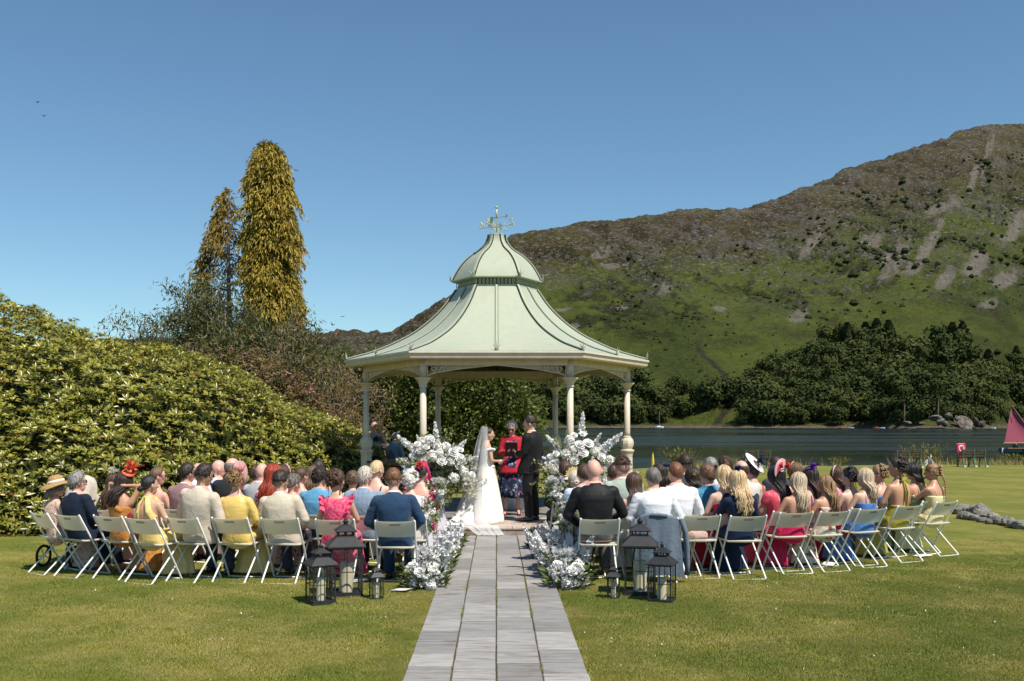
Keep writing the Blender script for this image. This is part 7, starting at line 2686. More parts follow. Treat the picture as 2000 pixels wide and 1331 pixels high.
mb = MB(); mb.ball(HEADC(STAND) + (0, -.09, .07), (.03, .012, .012), 8, 5); build(mb, 'veil_comb', [HM['pearl']], bride)
mb = MB()
a_, b_, c_, d_, pn_ = arm_pts('f', 'clasp', 1, STAND)
mb.tube([c_ + .028 * np.array((math.cos(t), 0, math.sin(t))) for t in np.linspace(0, 6.28, 13)[:-1]], .006, 5, closed=True); build(mb, 'bracelet', [mat('pearl_band', (.75, .75, .78), .25, .5)], bride)

# ---- officiant
BLAZER = C_('scarlet_blazer', (.44, .014, .030), rough=.7)
FDRESS = C_('dark_floral_dress', (.018, .022, .05), 'floral', [(.46, .03, .13), (.34, .32, .36), (.03, .10, .22)], 11)
off = stander(1000, 821, 19.0, PZ, 183, 'f', ('short_full', 2), 'silver', 'pink', [('jacket', 'blazer', BLAZER)], 'woman officiant in a scarlet blazer and dark floral dress reading from a folder', 10, 22, 'book', [('glasses', mat('thin_glasses', (.05, .05, .05), .3))])
mb = MB()
rs = []
for z, rx, ry in [(1.10, .15, .115), (1.0, .185, .135), (.9, .215, .15), (.7, .25, .175), (.5, .275, .19), (.33, .30, .205), (.325, .29, .195)]:
    a = np.arange(48) * 2 * PI / 48
    fl = 1 + (.06 * np.sin(a * 8) * smooth(.95, .5, z))
    rs.append(np.stack([np.cos(a) * rx * fl, np.sin(a) * ry * fl, np.full(48, z)], 1))
mb.rings(rs); build(mb, 'skirt', [FDRESS], off, sm=True)
P_ = []
for z in np.linspace(.90, 1.40, 9):
    yc, rx, ry = tor('f', z - STAND)
    w = .075 + .03 * smooth(1.2, .9, z) + .02 * smooth(1.3, 1.4, z)
    P_.append([(x, yc + (ry + .047) * math.sqrt(max(.1, 1 - (x / (rx + .03)) ** 2)), z) for x in np.linspace(w, -w, 7)])
mb = MB(); mb.grid(P_); build(mb, 'dress_front', [FDRESS], off, sm=True)
for s_ in (-1, 1):
    h, k, an, ft = leg_pts(True, s_, STAND)
    mb = MB(); d = np.array((s_ * .15, 1, 0)); d /= np.linalg.norm(d)
    heel = np.array((an[0], an[1] - .03, .0))
    mb.tube([heel + (0, 0, .0), heel + (0, 0, .05)], [.010, .018], 8)
    mb.tube([heel + (0, 0, .05), heel + d * .07 + (0, 0, .045), heel + d * .16 + (0, 0, .018), heel + d * .235 + (0, 0, .016)], [.026, .030, .040, .022], 10, flat=.55)
    mb.tube([an + np.array((.042 * math.cos(t), .042 * math.sin(t), .015)) for t in np.linspace(0, 6.28, 13)[:-1]], .007, 5, closed=True)
    build(mb, 'sandal', [mat('wine_sandal', (.22, .02, .05), .4)], off)
mb = MB(); mb.box((0, 0, 0), (.23, .012, .30)); mb.box((0, .008, .004), (.215, .006, .29), 1)
fold = empty('folder', (0, 0, 0)); tag(fold, 'dark maroon folder held open by the officiant', 'folder')
o = build(mb, 'cover', [mat('maroon_folder', (.055, .014, .018), .45), mat('folder_paper', (.78, .77, .74), .7)], fold)
fold.matrix_world = off.matrix_basis @ Matrix.Translation((0, .30, 1.255)) @ Matrix.Rotation(R(-32), 4, 'X') @ Matrix.Rotation(PI, 4, 'Z')
fold.location = (Matrix.Translation(off.location) @ off.rotation_euler.to_matrix().to_4x4() @ Vector((0, .31, 1.25))) ; fold.rotation_euler = (R(28), 0, R(-3))

# ---- white clothed table behind the officiant
tb = empty('table', (.42, 20.35, PZ)); tag(tb, 'small table under a white cloth behind the officiant', 'table')
mb = MB(); mb.lathe([(.30, .0), (.30, .70)], (0, 0, 0), 8); 
rs = []
for z, r_ in ((.005, .37), (.25, .345), (.5, .325), (.69, .31), (.712, .30), (.716, .02)):
    a = np.arange(60) * 2 * PI / 60
    fl = 1 + .05 * np.sin(a * 10) * smooth(.7, .1, z)
    rs.append(np.stack([np.cos(a) * r_ * fl, np.sin(a) * r_ * fl, np.full(60, z)], 1))
mb = MB(); mb.rings(rs); build(mb, 'tablecloth', [C_('white_linen', (.76, .76, .78))], tb, sm=True)
mb = MB(); mb.lathe([(.28, .60), (.28, .70)], (0, 0, 0), 20); build(mb, 'table_top', [WOOD], tb)
for x_, y_ in ((-.2, -.2), (.2, -.2), (.2, .2), (-.2, .2)):
    mb = MB(); mb.tube([(x_, y_, 0), (x_, y_, .6)], .015, 6); build(mb, 'leg', [WOOD], tb)

# ---- photographers behind the left bay
pm = stander(727, 818, 23.4, 0, 150, 'm', 'short', 'dark', 'mid', [('short_shirt', 't_shirt', C_('grey_tshirt', (.30, .33, .38))), ('trousers', 'trousers', BLACK), ('shoes', 'shoes', BLACKSHOE)], 'photographer in a grey t shirt raising a camera behind the left column', -10, 4, 'camera')
ce = empty('camera_body', (0, 0, 0)); tag(ce, 'black camera held up by the photographer in grey', 'camera')
BC = mat('camera_black', (.012, .012, .012), .4)
mb = MB(); mb.box((0, 0, 0), (.14, .06, .095)); mb.box((0, 0, .06), (.06, .05, .03)); build(mb, 'camera_case', BC, ce)
mb = MB(); mb.tube([(0, .03, 0), (0, .09, 0), (0, .13, 0)], [.036, .036, .042], 14); build(mb, 'lens', BC, ce)
ce.location = Vector((pm.location.x + .14, pm.location.y - .24, 1.52)); ce.rotation_euler = (0, 0, R(-150))
p2 = stander(771, 845, 24.2, 0, 38, 'm', 'crop', 'grey', 'pink', [('shirt', 'shirt', C_('slate_blue_shirt', (.20, .28, .38))), ('trousers', 'trousers', DGREY), ('shoes', 'shoes', BLACKSHOE), ('collar', 'shirt_collar', WHITE)], 'grey haired man with crossed braces on a slate blue shirt behind the left flowers', 15, 0, 'front', [('glasses', LENS)])
mb = MB()
for s_ in (-1, 1):
    mb.tube([(s_ * .10, .10, .98 + STAND), (s_ * .105, .0, 1.045 + STAND), (s_ * .09, -.10, 1.0 + STAND), (0, -.148, .88 + STAND), (-s_ * .09, -.14, .70 + STAND), (-s_ * .11, -.135, .56 + STAND)], .014, 6, flat=.5)
build(mb, 'braces', [mat('braces_brown', (.09, .035, .02), .5)], p2)
mb = MB(); mb.box((0, 0, 0), (.62, .30, .03)); ot = empty('work_table', (-2.3, 22.2, 0)); tag(ot, 'narrow dark table beside the left column where the two men work', 'table'); o = build(mb, 'table_top', mat('dark_table', (.05, .06, .09), .4), ot); o.location = (0, 0, .98)
for x_ in (-.26, .26):
    mb = MB(); mb.tube([(x_, 0, 0), (x_, 0, .97)], .018, 6); build(mb, 'leg', IRON, ot)
# ================================================================ FLOWERS
WHP = NT('white_petal')
WHP.base(WHP.ramp(WHP.attr('tint'), [(0, (.87, .85, .80)), (1, (.94, .92, .89))])).p(rough=.6, spec=.25)
_tr = WHP.n('ShaderNodeBsdfTranslucent'); WHP.set(_tr, 'Color', (.8, .8, .78)); _mx = WHP.n('ShaderNodeMixShader'); _mx.inputs[0].default_value = .12
WHP.t.links.new(WHP.b.outputs[0], _mx.inputs[1]); WHP.t.links.new(_tr.outputs[0], _mx.inputs[2]); WHP.t.links.new(_mx.outputs[0], WHP.out.inputs[0])
COOLP = leaf_mat('delphinium_petal', (.88, .87, .87), (.94, .93, .92), None, .6, .25, .12)
CREAMP = leaf_mat('hydrangea_petal', (.82, .80, .70), (.92, .91, .85), None, .6, .25, .12)
EUC = leaf_mat('eucalyptus_leaf', (.075, .11, .035), (.25, .29, .12), None, .5, .3, .2)
STEM = mat('green_stem', (.07, .11, .025), .6)


def rose_me(seed):
    rng = np.random.default_rng(seed)
    mb = MB()
    for lay, (n, r_, h, op) in enumerate([(3, .35, .9, .05), (4, .58, .92, .25), (5, .85, .75, .55), (6, 1.0, .45, .95)]):
        for i in range(n):
            a0 = i * 2 * PI / n + lay * .7 + rng.normal() * .1
            wid = 2 * PI / n * .72
            P_ = []
            for u in np.linspace(0, 1, 4):
                row = []
                for w in (-1, -.5, 0, .5, 1):
                    a = a0 + w * wid * (.55 + .45 * math.sin(PI * min(1, u * .8 + .15)))
                    rad = r_ * (.25 + .75 * u ** .7) + op * .25 * u * u - .04 * (1 - abs(w))
                    z = h * u - .45 * op * max(0, u - .6) - .12 * abs(w) * u
                    row.append((math.cos(a) * rad, math.sin(a) * rad, z - .35))
                P_.append(row)
            mb.grid(P_)
    me = mb.mesh('rose', True)
    at_ = me.attributes.new('tint', 'FLOAT', 'POINT'); at_.data.foreach_set('value', rng.random(len(me.vertices)).astype(np.float32) * .4 + .5)
    return me


def floret(n=5, r=1.0, cup=.25):
    V, Fc = [], []
    for i in range(n):
        a = i * 2 * PI / n
        c, s_ = math.cos(a), math.sin(a)
        px_, py_ = -s_, c
        V += [(0, 0, -.15), (c * .55 * r + px_ * .34 * r, s_ * .55 * r + py_ * .34 * r, cup * .5), (c * r, s_ * r, cup), (c * .55 * r - px_ * .34 * r, s_ * .55 * r - py_ * .34 * r, cup * .5)]
        Fc.append((4 * i, 4 * i + 3, 4 * i + 2, 4 * i + 1))
    return np.array(V), np.array(Fc)


def hydrangea_me(seed, n=70):
    rng = np.random.default_rng(seed)
    d = rand_dirs(n, rng); d = d[d[:, 2] > -.55]
    T, TF = floret(4, .38, .05)
    M = frames(d + rng.normal(size=d.shape) * .2)[:, :, [0, 2, 1]]
    V, Fc, tt = stamp(T, TF, d * (.82 + .12 * rng.random((len(d), 1))), M, .8 + .4 * rng.random(len(d)), rng.random(len(d)))
    cb_ = MB(); cb_.ball((0, 0, 0), .80, 10, 7); cv = cb_.verts(); cf = np.array([q if len(q) == 4 else q + (q[-1],) for q in cb_.f if len(q) == 4])
    return indexed_mesh('hydrangea', np.concatenate([V, cv]), np.concatenate([Fc, cf + len(V)]), np.concatenate([tt, np.full(len(cv), .3)]))


def spike_me(seed, n=42):
    """delphinium: florets up a stem of unit length along z"""
    rng = np.random.default_rng(seed)
    u = np.sort(rng.random(n)) ** .85
    a = np.arange(n) * 2.4
    rr_ = .115 * (1.05 - u) * rng.uniform(.6, 1.3, n) + .012
    d = np.stack([np.cos(a), np.sin(a), .35 + 0 * a], 1)
    P_ = np.stack([np.cos(a) * rr_, np.sin(a) * rr_, .08 + .92 * u], 1)
    T, TF = floret(5, .105, .03)
    M = frames(d + rng.normal(size=d.shape) * .25 + np.array((.15, -.35, .4)))[:, :, [0, 2, 1]]
    V, Fc, tt = stamp(T, TF, P_, M, (1.12 - .6 * u) * rng.uniform(.8, 1.25, n), rng.random(n))
    return indexed_mesh('delphinium', V, Fc, tt)


ROSES = [rose_me(i) for i in range(3)]; HYD = [hydrangea_me(i) for i in range(3)]; SPK = [spike_me(i) for i in range(4)]


def bloom(parent, kind, pos, d, size, i=0):
    me, nm, m = {'rose': (ROSES[i % 3], 'rose', WHP.m), 'hyd': (HYD[i % 3], 'hydrangea', CREAMP), 'hydw': (HYD[(i + 1) % 3], 'hydrangea', WHP.m), 'spike': (SPK[i % 4], 'delphinium_spike', COOLP)}[kind]
    o = place(me, nm, [m], parent)
    d = Vector(d).normalized()
    if kind != 'spike': d = d * .55 + Vector((.28, -.55, .5))
    q = d.to_track_quat('Z', 'Y').to_matrix().to_4x4()
    o.matrix_local = Matrix.Translation(pos) @ q @ Matrix.Rotation(i * 1.3, 4, 'Z') @ Matrix.Scale(size, 4)
    return o


def greenery(parent, P_, D, L, w, rng, m=None, name='foliage'):
    T, TFl = leaf_tpl(w, L, .25, .25)
    V, Fc, tt = stamp(T, TFl, P_, frames(D, rng.random(len(P_)) * 6.28), .6 + .8 * rng.random(len(P_)), rng.random(len(P_)))
    o = place(indexed_mesh(name, V, Fc, tt), name, [m or EUC], parent); o['kind'] = 'stuff'
    return o


def small_white(parent, P_, D, r, rng, m=None):
    T, TF = floret(5, r, r * .3)
    D = D / (np.linalg.norm(D, axis=1)[:, None] + 1e-9) * .6 + np.array((.25, -.55, .45))
    V, Fc, tt = stamp(T, TF, P_, frames(D)[:, :, [0, 2, 1]], .7 + .6 * rng.random(len(P_)), rng.random(len(P_)))
    o = place(indexed_mesh('small_blossoms', V, Fc, tt), 'small_blossoms', [m or WHP.m], parent); o['kind'] = 'stuff'


def stems_mesh(parent, pairs, r=.005):
    mb = MB()
    for a, b in pairs: mb.tube([a, (np.array(a) + b) / 2 + (0, 0, .02), b], [r, r, r * .6], 4)
    o = build(mb, 'stems', STEM, parent); o['kind'] = 'stuff'


def pedestal_arrangement(x, y, zt, label, plabel, seed, flip=1):
    rng = np.random.default_rng(seed)
    pl = empty('flower_plinth', (x, y, PZ)); tag(pl, plabel, 'plinth')
    h = zt - PZ
    mb = MB(); mb.rings([[(sx * w, sy * w, z) for sx, sy in ((-1, -1), (1, -1), (1, 1), (-1, 1))] for w, z in ((.12, 0), (.12, .03), (.105, .035), (.11, h - .05), (.125, h - .045), (.125, h))])
    build(mb, 'plinth_body', mat('slate_plinth', (.085, .085, .085), .6, .3, .15, 6), pl)
    e = empty('flower_arrangement', (x, y, zt)); tag(e, label, 'flowers')
    mb = MB(); mb.lathe([(.06, 0), (.13, .05), (.145, .14), (.12, .145), (.05, .08)], (0, 0, .0), 16); build(mb, 'bowl', mat('flower_bowl', (.08, .085, .08), .5), e)
    c = np.array((0, 0, .22))
    stems = []
    for (dx, dz, L, st) in [(-.06, 1.0, .92, .38), (-.78, .70, .92, .50), (.62, .66, .78, .40), (.95, .34, .66, .34), (-.98, .12, .62, .30), (.85, -.38, .62, .30), (-.55, .95, .70, .28)]:
        d = np.array((dx * flip, -.15 + rng.normal() * .12, dz)); d /= np.linalg.norm(d)
        L_ = L * (1 + .04 * rng.normal())
        bloom(e, 'spike', c + d * (L_ - st), d, st * 1.05, rng.integers(0, 9)); stems.append((c, c + d * (L_ - st * .4)))
    used = []
    for kind, n, r0, r1, sz in [('rose', 9, .16, .50, .080), ('hydw', 5, .20, .52, .092), ('hyd', 5, .2, .50, .086), ('rose', 6, .34, .60, .050)]:
        for i in range(n):
            for _ in range(30):
                th = rng.uniform(-.35, PI + .35); rad = rng.uniform(r0, r1)
                p = c + np.array((math.cos(th) * rad * 1.02, -.20 - .10 * rng.random() + .25 * (rad - .2), math.sin(th) * rad * 1.1 + .0))
                if all(np.linalg.norm((p - q) * (1, .4, 1)) > .8 * (sz + s2) for q, s2 in used): break
            used.append((p, sz))
            d = (p - c) * (1, 1, 1) + (0, -.25, .08)
            bloom(e, kind, p, d, sz, i); stems.append((c, p))
    stems_mesh(e, stems)
    n = 1500
    d = rand_dirs(n, rng); rad = .16 + .40 * rng.random(n) ** .7
    P_ = c + d * rad[:, None] * (1.05, .55, .95)
    P_ = P_[P_[:, 2] > -.22]
    greenery(e, P_, (P_ - c) + rng.normal(size=P_.shape) * .25, .07, .032, rng)
    # trailing sprays to both sides and down
    Pl, Dl, Pf = [], [], []
    for k in range(30):
        sgn = rng.choice([-1, 1]); d = np.array((sgn * (.7 + .5 * rng.random()), -.2 + .3 * rng.normal(), rng.uniform(-.55, .55)))
        L = rng.uniform(.5, .80)
        for u in np.linspace(.3, 1, 15):
            p = c + d * L * u + np.array((0, 0, -.14 * u * u))
            for _ in range(2): Pl.append(p + rng.normal(size=3) * .016); Dl.append(d + rng.normal(size=3) * .7)
            if u > .6 and k % 2: Pf.append(p + rng.normal(size=3) * .02)
        stems.append((c, p))
    for k in range(10):   # upright green sprigs
        d = np.array((rng.normal() * .45, -.1, 1.0)); L = rng.uniform(.5, .72)
        for u in np.linspace(.45, 1, 12):
            for _ in range(2): Pl.append(c + d * L * u + rng.normal(size=3) * .015); Dl.append(d + rng.normal(size=3) * .8)
    greenery(e, np.array(Pl), np.array(Dl), .05, .026, rng, leaf_mat('variegated_leaf', (.12, .16, .04), (.36, .38, .16), None, .5, .3, .25), 'trailing_leaves')
    for k in range(50):
        th = rng.uniform(-.5, PI + .5); rad = rng.uniform(.25, .56)
        Pf.append(c + np.array((math.cos(th) * rad, -.16 - .2 * rng.random(), math.sin(th) * rad)))
    Pf = np.array(Pf)
    small_white(e, Pf, (Pf - c) + np.array((0, -.5, .1)), .030, rng)
    # cascade of small white bells
    Pc = np.array([(.18 * flip + rng.normal() * .035 - .1, -.22 + rng.normal() * .03, .1 - .42 * rng.random()) for _ in range(70)])
    small_white(e, Pc, rng.normal(size=Pc.shape) + np.array((0, -1, 0)), .02, rng, CREAMP)


pedestal_arrangement(-1.02, 17.35, .84, 'towering white flower arrangement on the plinth left of the couple', 'dark slate plinth under the left flower arrangement', 3, 1)
pedestal_arrangement(1.43, 17.35, .84, 'towering white flower arrangement on the plinth right of the couple', 'dark slate plinth under the right flower arrangement', 6, -1)


def floor_flowers(x, y, w, h, label, seed, tall=True, group='white flower clumps edging the aisle'):
    rng = np.random.default_rng(seed)
    e = empty('floor_flowers', (x, y, 0)); tag(e, label, 'flowers', group)
    n = int(380 * w / .3)
    th = rng.random(n) * 2 * PI; rr_ = rng.random(n) ** .5
    P_ = np.stack([np.cos(th) * rr_ * w, np.sin(th) * rr_ * w * .9, .02 + .22 * rng.random(n) * h / .4], 1)
    D = np.stack([np.cos(th) * rr_, np.sin(th) * rr_, .35 + .5 * rng.random(n)], 1) + rng.normal(size=(n, 3)) * .25
    greenery(e, P_, D, .105, .026, rng, leaf_mat('fern_leaf', (.030, .055, .012), (.115, .15, .035), None, .5, .3, .15))
    stems = []
    for i in range(6 if tall else 2):
        a = rng.random() * 6.28; r_ = rng.random() ** .5 * w * .62
        b = np.array((math.cos(a) * r_, math.sin(a) * r_, .04))
        d = np.array((math.cos(a) * .25 + rng.normal() * .18, math.sin(a) * .25 + rng.normal() * .15, 1.0)); d /= np.linalg.norm(d)
        L = h * rng.uniform(.5, 1.0)
        st = min(L * .75, .34)
        bloom(e, 'spike', b + d * (L - st), d, st * 1.3, rng.integers(0, 9)); stems.append((b, b + d * (L - st * .5)))
    for i in range(13):
        a = rng.random() * 6.28; r_ = w * rng.uniform(.35, .9)
        z = rng.uniform(.12, .55 if tall else .85) * h
        p = np.array((math.cos(a) * r_, math.sin(a) * r_ * .9 - .03, z))
        bloom(e, ['rose', 'hydw', 'rose', 'hydw'][i % 4], p, p * (1, 1, .3) + np.array((0, -.08, .16)), [.058, .075, .048, .066][i % 4] * rng.uniform(.9, 1.15), i); stems.append(((0, 0, 0), p))
    m = 260
    th = rng.random(m) * 6.28; rr_ = w * (.3 + .6 * rng.random(m))
    P_ = np.stack([np.cos(th) * rr_, np.sin(th) * rr_, h * (.15 + .6 * rng.random(m))], 1)
    small_white(e, P_, P_ + np.array((0, -.2, .25)), .036, rng, COOLP)
    stems_mesh(e, stems)


wh = ['first', 'second', 'third', 'fourth', 'fifth']
for side, nm in ((-1, 'left'), (1, 'right')):
    for i, (xx, yy, w, h, tall) in enumerate([(.80, 11.35, .25, .33, False), (.79, 11.95, .24, .52, True), (.76, 12.75, .22, .60, True), (.72, 13.75, .21, .52, True), (.68, 14.9, .19, .42, True)]):
        floor_flowers(side * xx, yy, w, h, 'white flowers and ferns on the %s path edge, %s clump counting from the viewer' % (nm, wh[i]), 50 + i + (10 if side > 0 else 0), tall)


def chair_posy(x, y, z, label, seed, ribbon=True):
    rng = np.random.default_rng(seed)
    e = empty('chair_posy', (x, y, z)); tag(e, label, 'flowers', 'posies tied to the aisle chairs')
    for i in range(5):
        d = np.array((rng.normal() * .6, -.8, rng.normal() * .6)); d /= np.linalg.norm(d)
        bloom(e, 'rose' if i % 2 else 'hydw', d * .075, d, .044 if i % 2 else .052, i)
    d = rand_dirs(130, rng) * (1, .7, 1.3)
    greenery(e, d * .11, d + rng.normal(size=d.shape) * .3, .075, .036, rng)
    P_ = np.array([(rng.normal() * .05, -.06, .06 + .16 * rng.random()) for _ in range(34)])
    small_white(e, P_, rng.normal(size=P_.shape) + np.array((0, -1, 0)), .022, rng)
    if ribbon:
        mb = MB()
        mb.grid([[(.02 - .012 * u - .03, .03 + .01 * math.sin(u * 6), -.06 - .42 * u), (.06 - .002 * u + .03 * u, .02, -.06 - .42 * u)] for u in np.linspace(0, 1, 8)])
        build(mb, 'ribbon', [WHITE], e, sm=True)
        mb = MB(); mb.tube([(-.02, .01, -.02), (-.035, .0, -.16), (-.03, .01, -.28)], .014, 6, flat=.3); build(mb, 'bow_tail', [BLACK], e)


chair_posy(-.76, 13.30, .93, 'white rose posy on the far left aisle chair above a white ribbon', 1)
chair_posy(-.86, 12.30, .74, 'white rose posy on the left aisle chair beside the white haired woman', 2)
chair_posy(.80, 13.25, .95, 'tall white posy on the far right aisle chair above a white ribbon', 3)
chair_posy(.86, 12.25, .72, 'white posy with round leaves on the right aisle chair beside the bald man', 4)
# ================================================================ LANTERNS
LBLACK = mat('lantern_black', (.022, .023, .026), .5, .4, .2, 14, .15, 120)
GL = NT('lantern_glass')
gtr = GL.n('ShaderNodeBsdfTransparent'); GL.set(gtr, 'Color', (.90, .92, .91)); ggl = GL.n('ShaderNodeBsdfGlossy'); GL.set(ggl, 'Roughness', .03)
gfr = GL.n('ShaderNodeLayerWeight'); gfr.inputs['Blend'].default_value = .12
gmx = GL.n('ShaderNodeMixShader')
GL.t.links.new(GL.math('ADD', GL.math('MULTIPLY', GL.math('POWER', gfr.outputs['Facing'], 3.0), .5), .035), gmx.inputs[0]); GL.t.links.new(gtr.outputs[0], gmx.inputs[1]); GL.t.links.new(ggl.outputs[0], gmx.inputs[2]); GL.t.links.new(gmx.outputs[0], GL.out.inputs[0])
WAX = mat('candle_wax', (.72, .62, .44), .5, .4, .06, 4)


def lantern(px, py, H, w, rot, label, cand, clabel, lean=0.0):
    Y = CAM_H * F / (py - HOR); x = (px - PX0) / F * Y
    e = empty('lantern', (x, Y, 0), R(rot)); tag(e, label, 'lantern', 'black lanterns set out on the lawn')
    def sq(r_, z): return [(-r_, -r_, z), (r_, -r_, z), (r_, r_, z), (-r_, r_, z)]
    h = w / 2
    zb, ze = .045 * H, .635 * H
    t_ = max(.008, w * .055)
    mb = MB(); mb.rings([sq(h * 1.10, 0), sq(h * 1.10, zb * .5), sq(h, zb * .6), sq(h, zb)]); build(mb, 'base', LBLACK, e)
    for sx, sy in ((-1, -1), (1, -1), (1, 1), (-1, 1)):
        mb = MB(); mb.box((sx * (h - t_ / 2), sy * (h - t_ / 2), (zb + ze) / 2), (t_, t_, ze - zb)); build(mb, 'post', LBLACK, e)
    for k in range(4):
        M = Matrix.Rotation(k * PI / 2, 3, 'Z')
        def W(p): return M @ Vector(p)
        y_ = -(h - t_ * .5)
        mb = MB()
        mb.beam(W((0, y_, zb)), W((0, y_, ze)), t_ * .55, t_ * .55)
        zc = zb + (ze - zb) * .47
        mb.beam(W((-h + t_, y_, zc)), W((h - t_, y_, zc)), t_ * .5, t_ * .5)
        for zz in (zb + t_ * .4, ze - t_ * .6): mb.beam(W((-h + t_, y_, zz)), W((h - t_, y_, zz)), t_ * .9, t_ * .9)
        build(mb, 'glazing_bar', LBLACK, e)
        mb = MB()
        for (xa, xb) in ((-h + t_, 0), (0, h - t_)):
            yy = y_ + t_ * .15
            mb.add([W((xa, yy, zb)), W((xb, yy, zb)), W((xb, yy, ze)), W((xa, yy, ze))], [(0, 1, 2, 3)])
        build(mb, 'pane', GL.m, e)
    mb = MB(); mb.rings([sq(h * 1.02, ze - .01 * H), sq(h * 1.20, ze), sq(h * 1.20, ze + .018 * H), sq(h * .62, ze + .125 * H), sq(h * .55, ze + .135 * H), sq(h * .55, ze + .14 * H)])
    rf = build(mb, 'roof', LBLACK, e)
    z1 = ze + .14 * H
    mb = MB()
    for sx, sy in ((-1, -1), (1, -1), (1, 1), (-1, 1), (0, -1), (0, 1), (1, 0), (-1, 0)): mb.box((sx * h * .48, sy * h * .48, z1 + .025 * H), (t_ * .8, t_ * .8, .05 * H))
    o = build(mb, 'vent', LBLACK, rf); o['kind'] = 'stuff'
    z2 = z1 + .05 * H
    mb = MB(); mb.rings([sq(h * .66, z2), sq(h * .70, z2 + .012 * H), sq(h * .22, z2 + .085 * H), sq(h * .16, z2 + .09 * H)]); build(mb, 'cap', LBLACK, rf)
    z3 = z2 + .09 * H
    s_ = H - z3
    mb = MB(); mb.lathe([(h * .17, z3), (h * .12, z3 + s_ * .2), (h * .15, z3 + s_ * .32), (h * .20, z3 + s_ * .48), (h * .15, z3 + s_ * .62), (h * .07, z3 + s_ * .72), (h * .10, z3 + s_ * .86), (h * .05, z3 + s_)], (0, 0, 0), 12); build(mb, 'finial', LBLACK, rf, sm=True)
    mb = MB(); th = np.linspace(0, 2 * PI, 20)[:-1]
    mb.tube([(h * .42 * math.cos(t), -h * .12 - .1 * h * math.sin(t), z3 + s_ * .3 + h * .36 * math.sin(t)) for t in th], max(.0022, h * .02), 5, closed=True); build(mb, 'ring_handle', LBLACK, rf)
    r_, hc = cand
    c = empty('candle', e.location + Vector((0, 0, zb + .002))); tag(c, clabel, 'candle')
    mb = MB(); mb.lathe([(r_ * .98, 0), (r_, .01), (r_, hc - .01), (r_ * .93, hc), (r_ * .7, hc - .006), (.001, hc - .008)], (0, 0, 0), 24); o = build(mb, 'wax', WAX, c, sm=False)
    mb = MB(); mb.tube([(0, 0, hc - .01), (.002, 0, hc + .018)], .0025, 5); build(mb, 'wick', mat('wick', (.03, .025, .02), .9), c)
    c.rotation_euler = (0, lean, 0)


lantern(675, 1163, .84, .335, 14, 'largest black lantern of the left trio, beside the pink ruffled dress', (.074, .325), 'thick leaning cream candle in the largest left lantern', .07)
lantern(626, 1178, .625, .245, 30, 'middle sized black lantern of the left trio, nearest the viewer', (.048, .235), 'cream candle in the middle sized left lantern', .03)
lantern(735, 1171, .375, .128, 22, 'smallest black lantern of the left trio, near the navy blue suit', (.026, .16), 'slim cream candle in the smallest left lantern')
lantern(1250, 1161, .84, .335, -8, 'largest black lantern of the right trio, in front of the hung jacket', (.072, .33), 'thick cream candle in the largest right lantern')
lantern(1293, 1176, .625, .245, -22, 'middle sized black lantern of the right trio, nearest the viewer', (.046, .22), 'cream candle in the middle sized right lantern')
lantern(1198, 1170, .375, .128, -12, 'smallest black lantern of the right trio, near the bald man in black', (.026, .17), 'slim cream candle in the smallest right lantern')

# ---- pushchairs
RUB = mat('rubber_black', (.015, .015, .016), .7)
ALU = mat('frame_silver', (.45, .46, .48), .3, .5, .05, 8, 0, 40, .8)


def pushchair(x, y, rz, label, fab, frame, hood=True):
    e = empty('pushchair', (x, y, 0), R(rz)); tag(e, label, 'pushchair')
    for sx in (-.24, .24):
        for sy in (-.28, .30):
            mb = MB(); th = np.linspace(0, 2 * PI, 17)[:-1]; r_ = .13
            mb.tube([(sx, sy + r_ * math.cos(t), .145 + r_ * math.sin(t)) for t in th], .018, 6, closed=True)
            w = build(mb, 'wheel', RUB, e)
            mb = MB()
            for t in th[::3]: mb.tube([(sx, sy, .145), (sx, sy + .12 * math.cos(t), .145 + .12 * math.sin(t))], .006, 4)
            build(mb, 'spokes', ALU, w)
    for sx in (-.2, .2):
        mb = MB(); mb.tube([(sx * 1.15, .30, .145), (sx, .05, .45), (sx, -.32, .95), (sx * .9, -.45, 1.02)], .014, 6); mb.tube([(sx * 1.15, -.28, .145), (sx, .0, .5), (sx, .26, .62)], .013, 6); build(mb, 'frame_tube', frame, e)
    mb = MB(); mb.tube([(-.19, -.42, 1.0), (-.16, -.50, 1.05), (.16, -.50, 1.05), (.19, -.42, 1.0)], .017, 6); build(mb, 'handle', RUB, e)
    mb = MB(); P_ = [[(sx, y_, z) for sx in np.linspace(-.18, .18, 6)] for y_, z in ((.30, .46), (.1, .44), (-.02, .48), (-.16, .72), (-.26, .92))]; mb.grid(P_); mb.grid((np.array(P_) - (0, .02, .03))[:, ::-1]); build(mb, 'seat', fab, e, sm=True)
    if hood:
        P_ = []
        for t in np.linspace(R(5), R(115), 9):
            P_.append([(.17 * math.cos(a), -.18 + .30 * math.cos(t) * (.35 + .65 * math.sin(a)), .82 + .36 * math.sin(t) * math.sin(a) ** .6) for a in np.linspace(.02, PI - .02, 13)])
        mb = MB(); mb.grid(P_); mb.grid((np.array(P_) - (0, 0, .008))[:, ::-1]); build(mb, 'hood', fab, e, sm=True)
        mb = MB(); mb.tube(P_[0], .010, 5); build(mb, 'hood_rim', ALU, e)


pushchair((146 - PX0) / F * 13.3, 13.3, 165, 'beige hooded pushchair parked beside the man in the dark navy jacket', mat('pushchair_beige', (.56, .49, .41), .8), RUB)
pushchair((1494 - PX0) / F * 13.9, 13.9, -70, 'bright blue and black pushchair among the right hand guests', C_('pushchair_blue', (.02, .28, .46)), RUB, False)

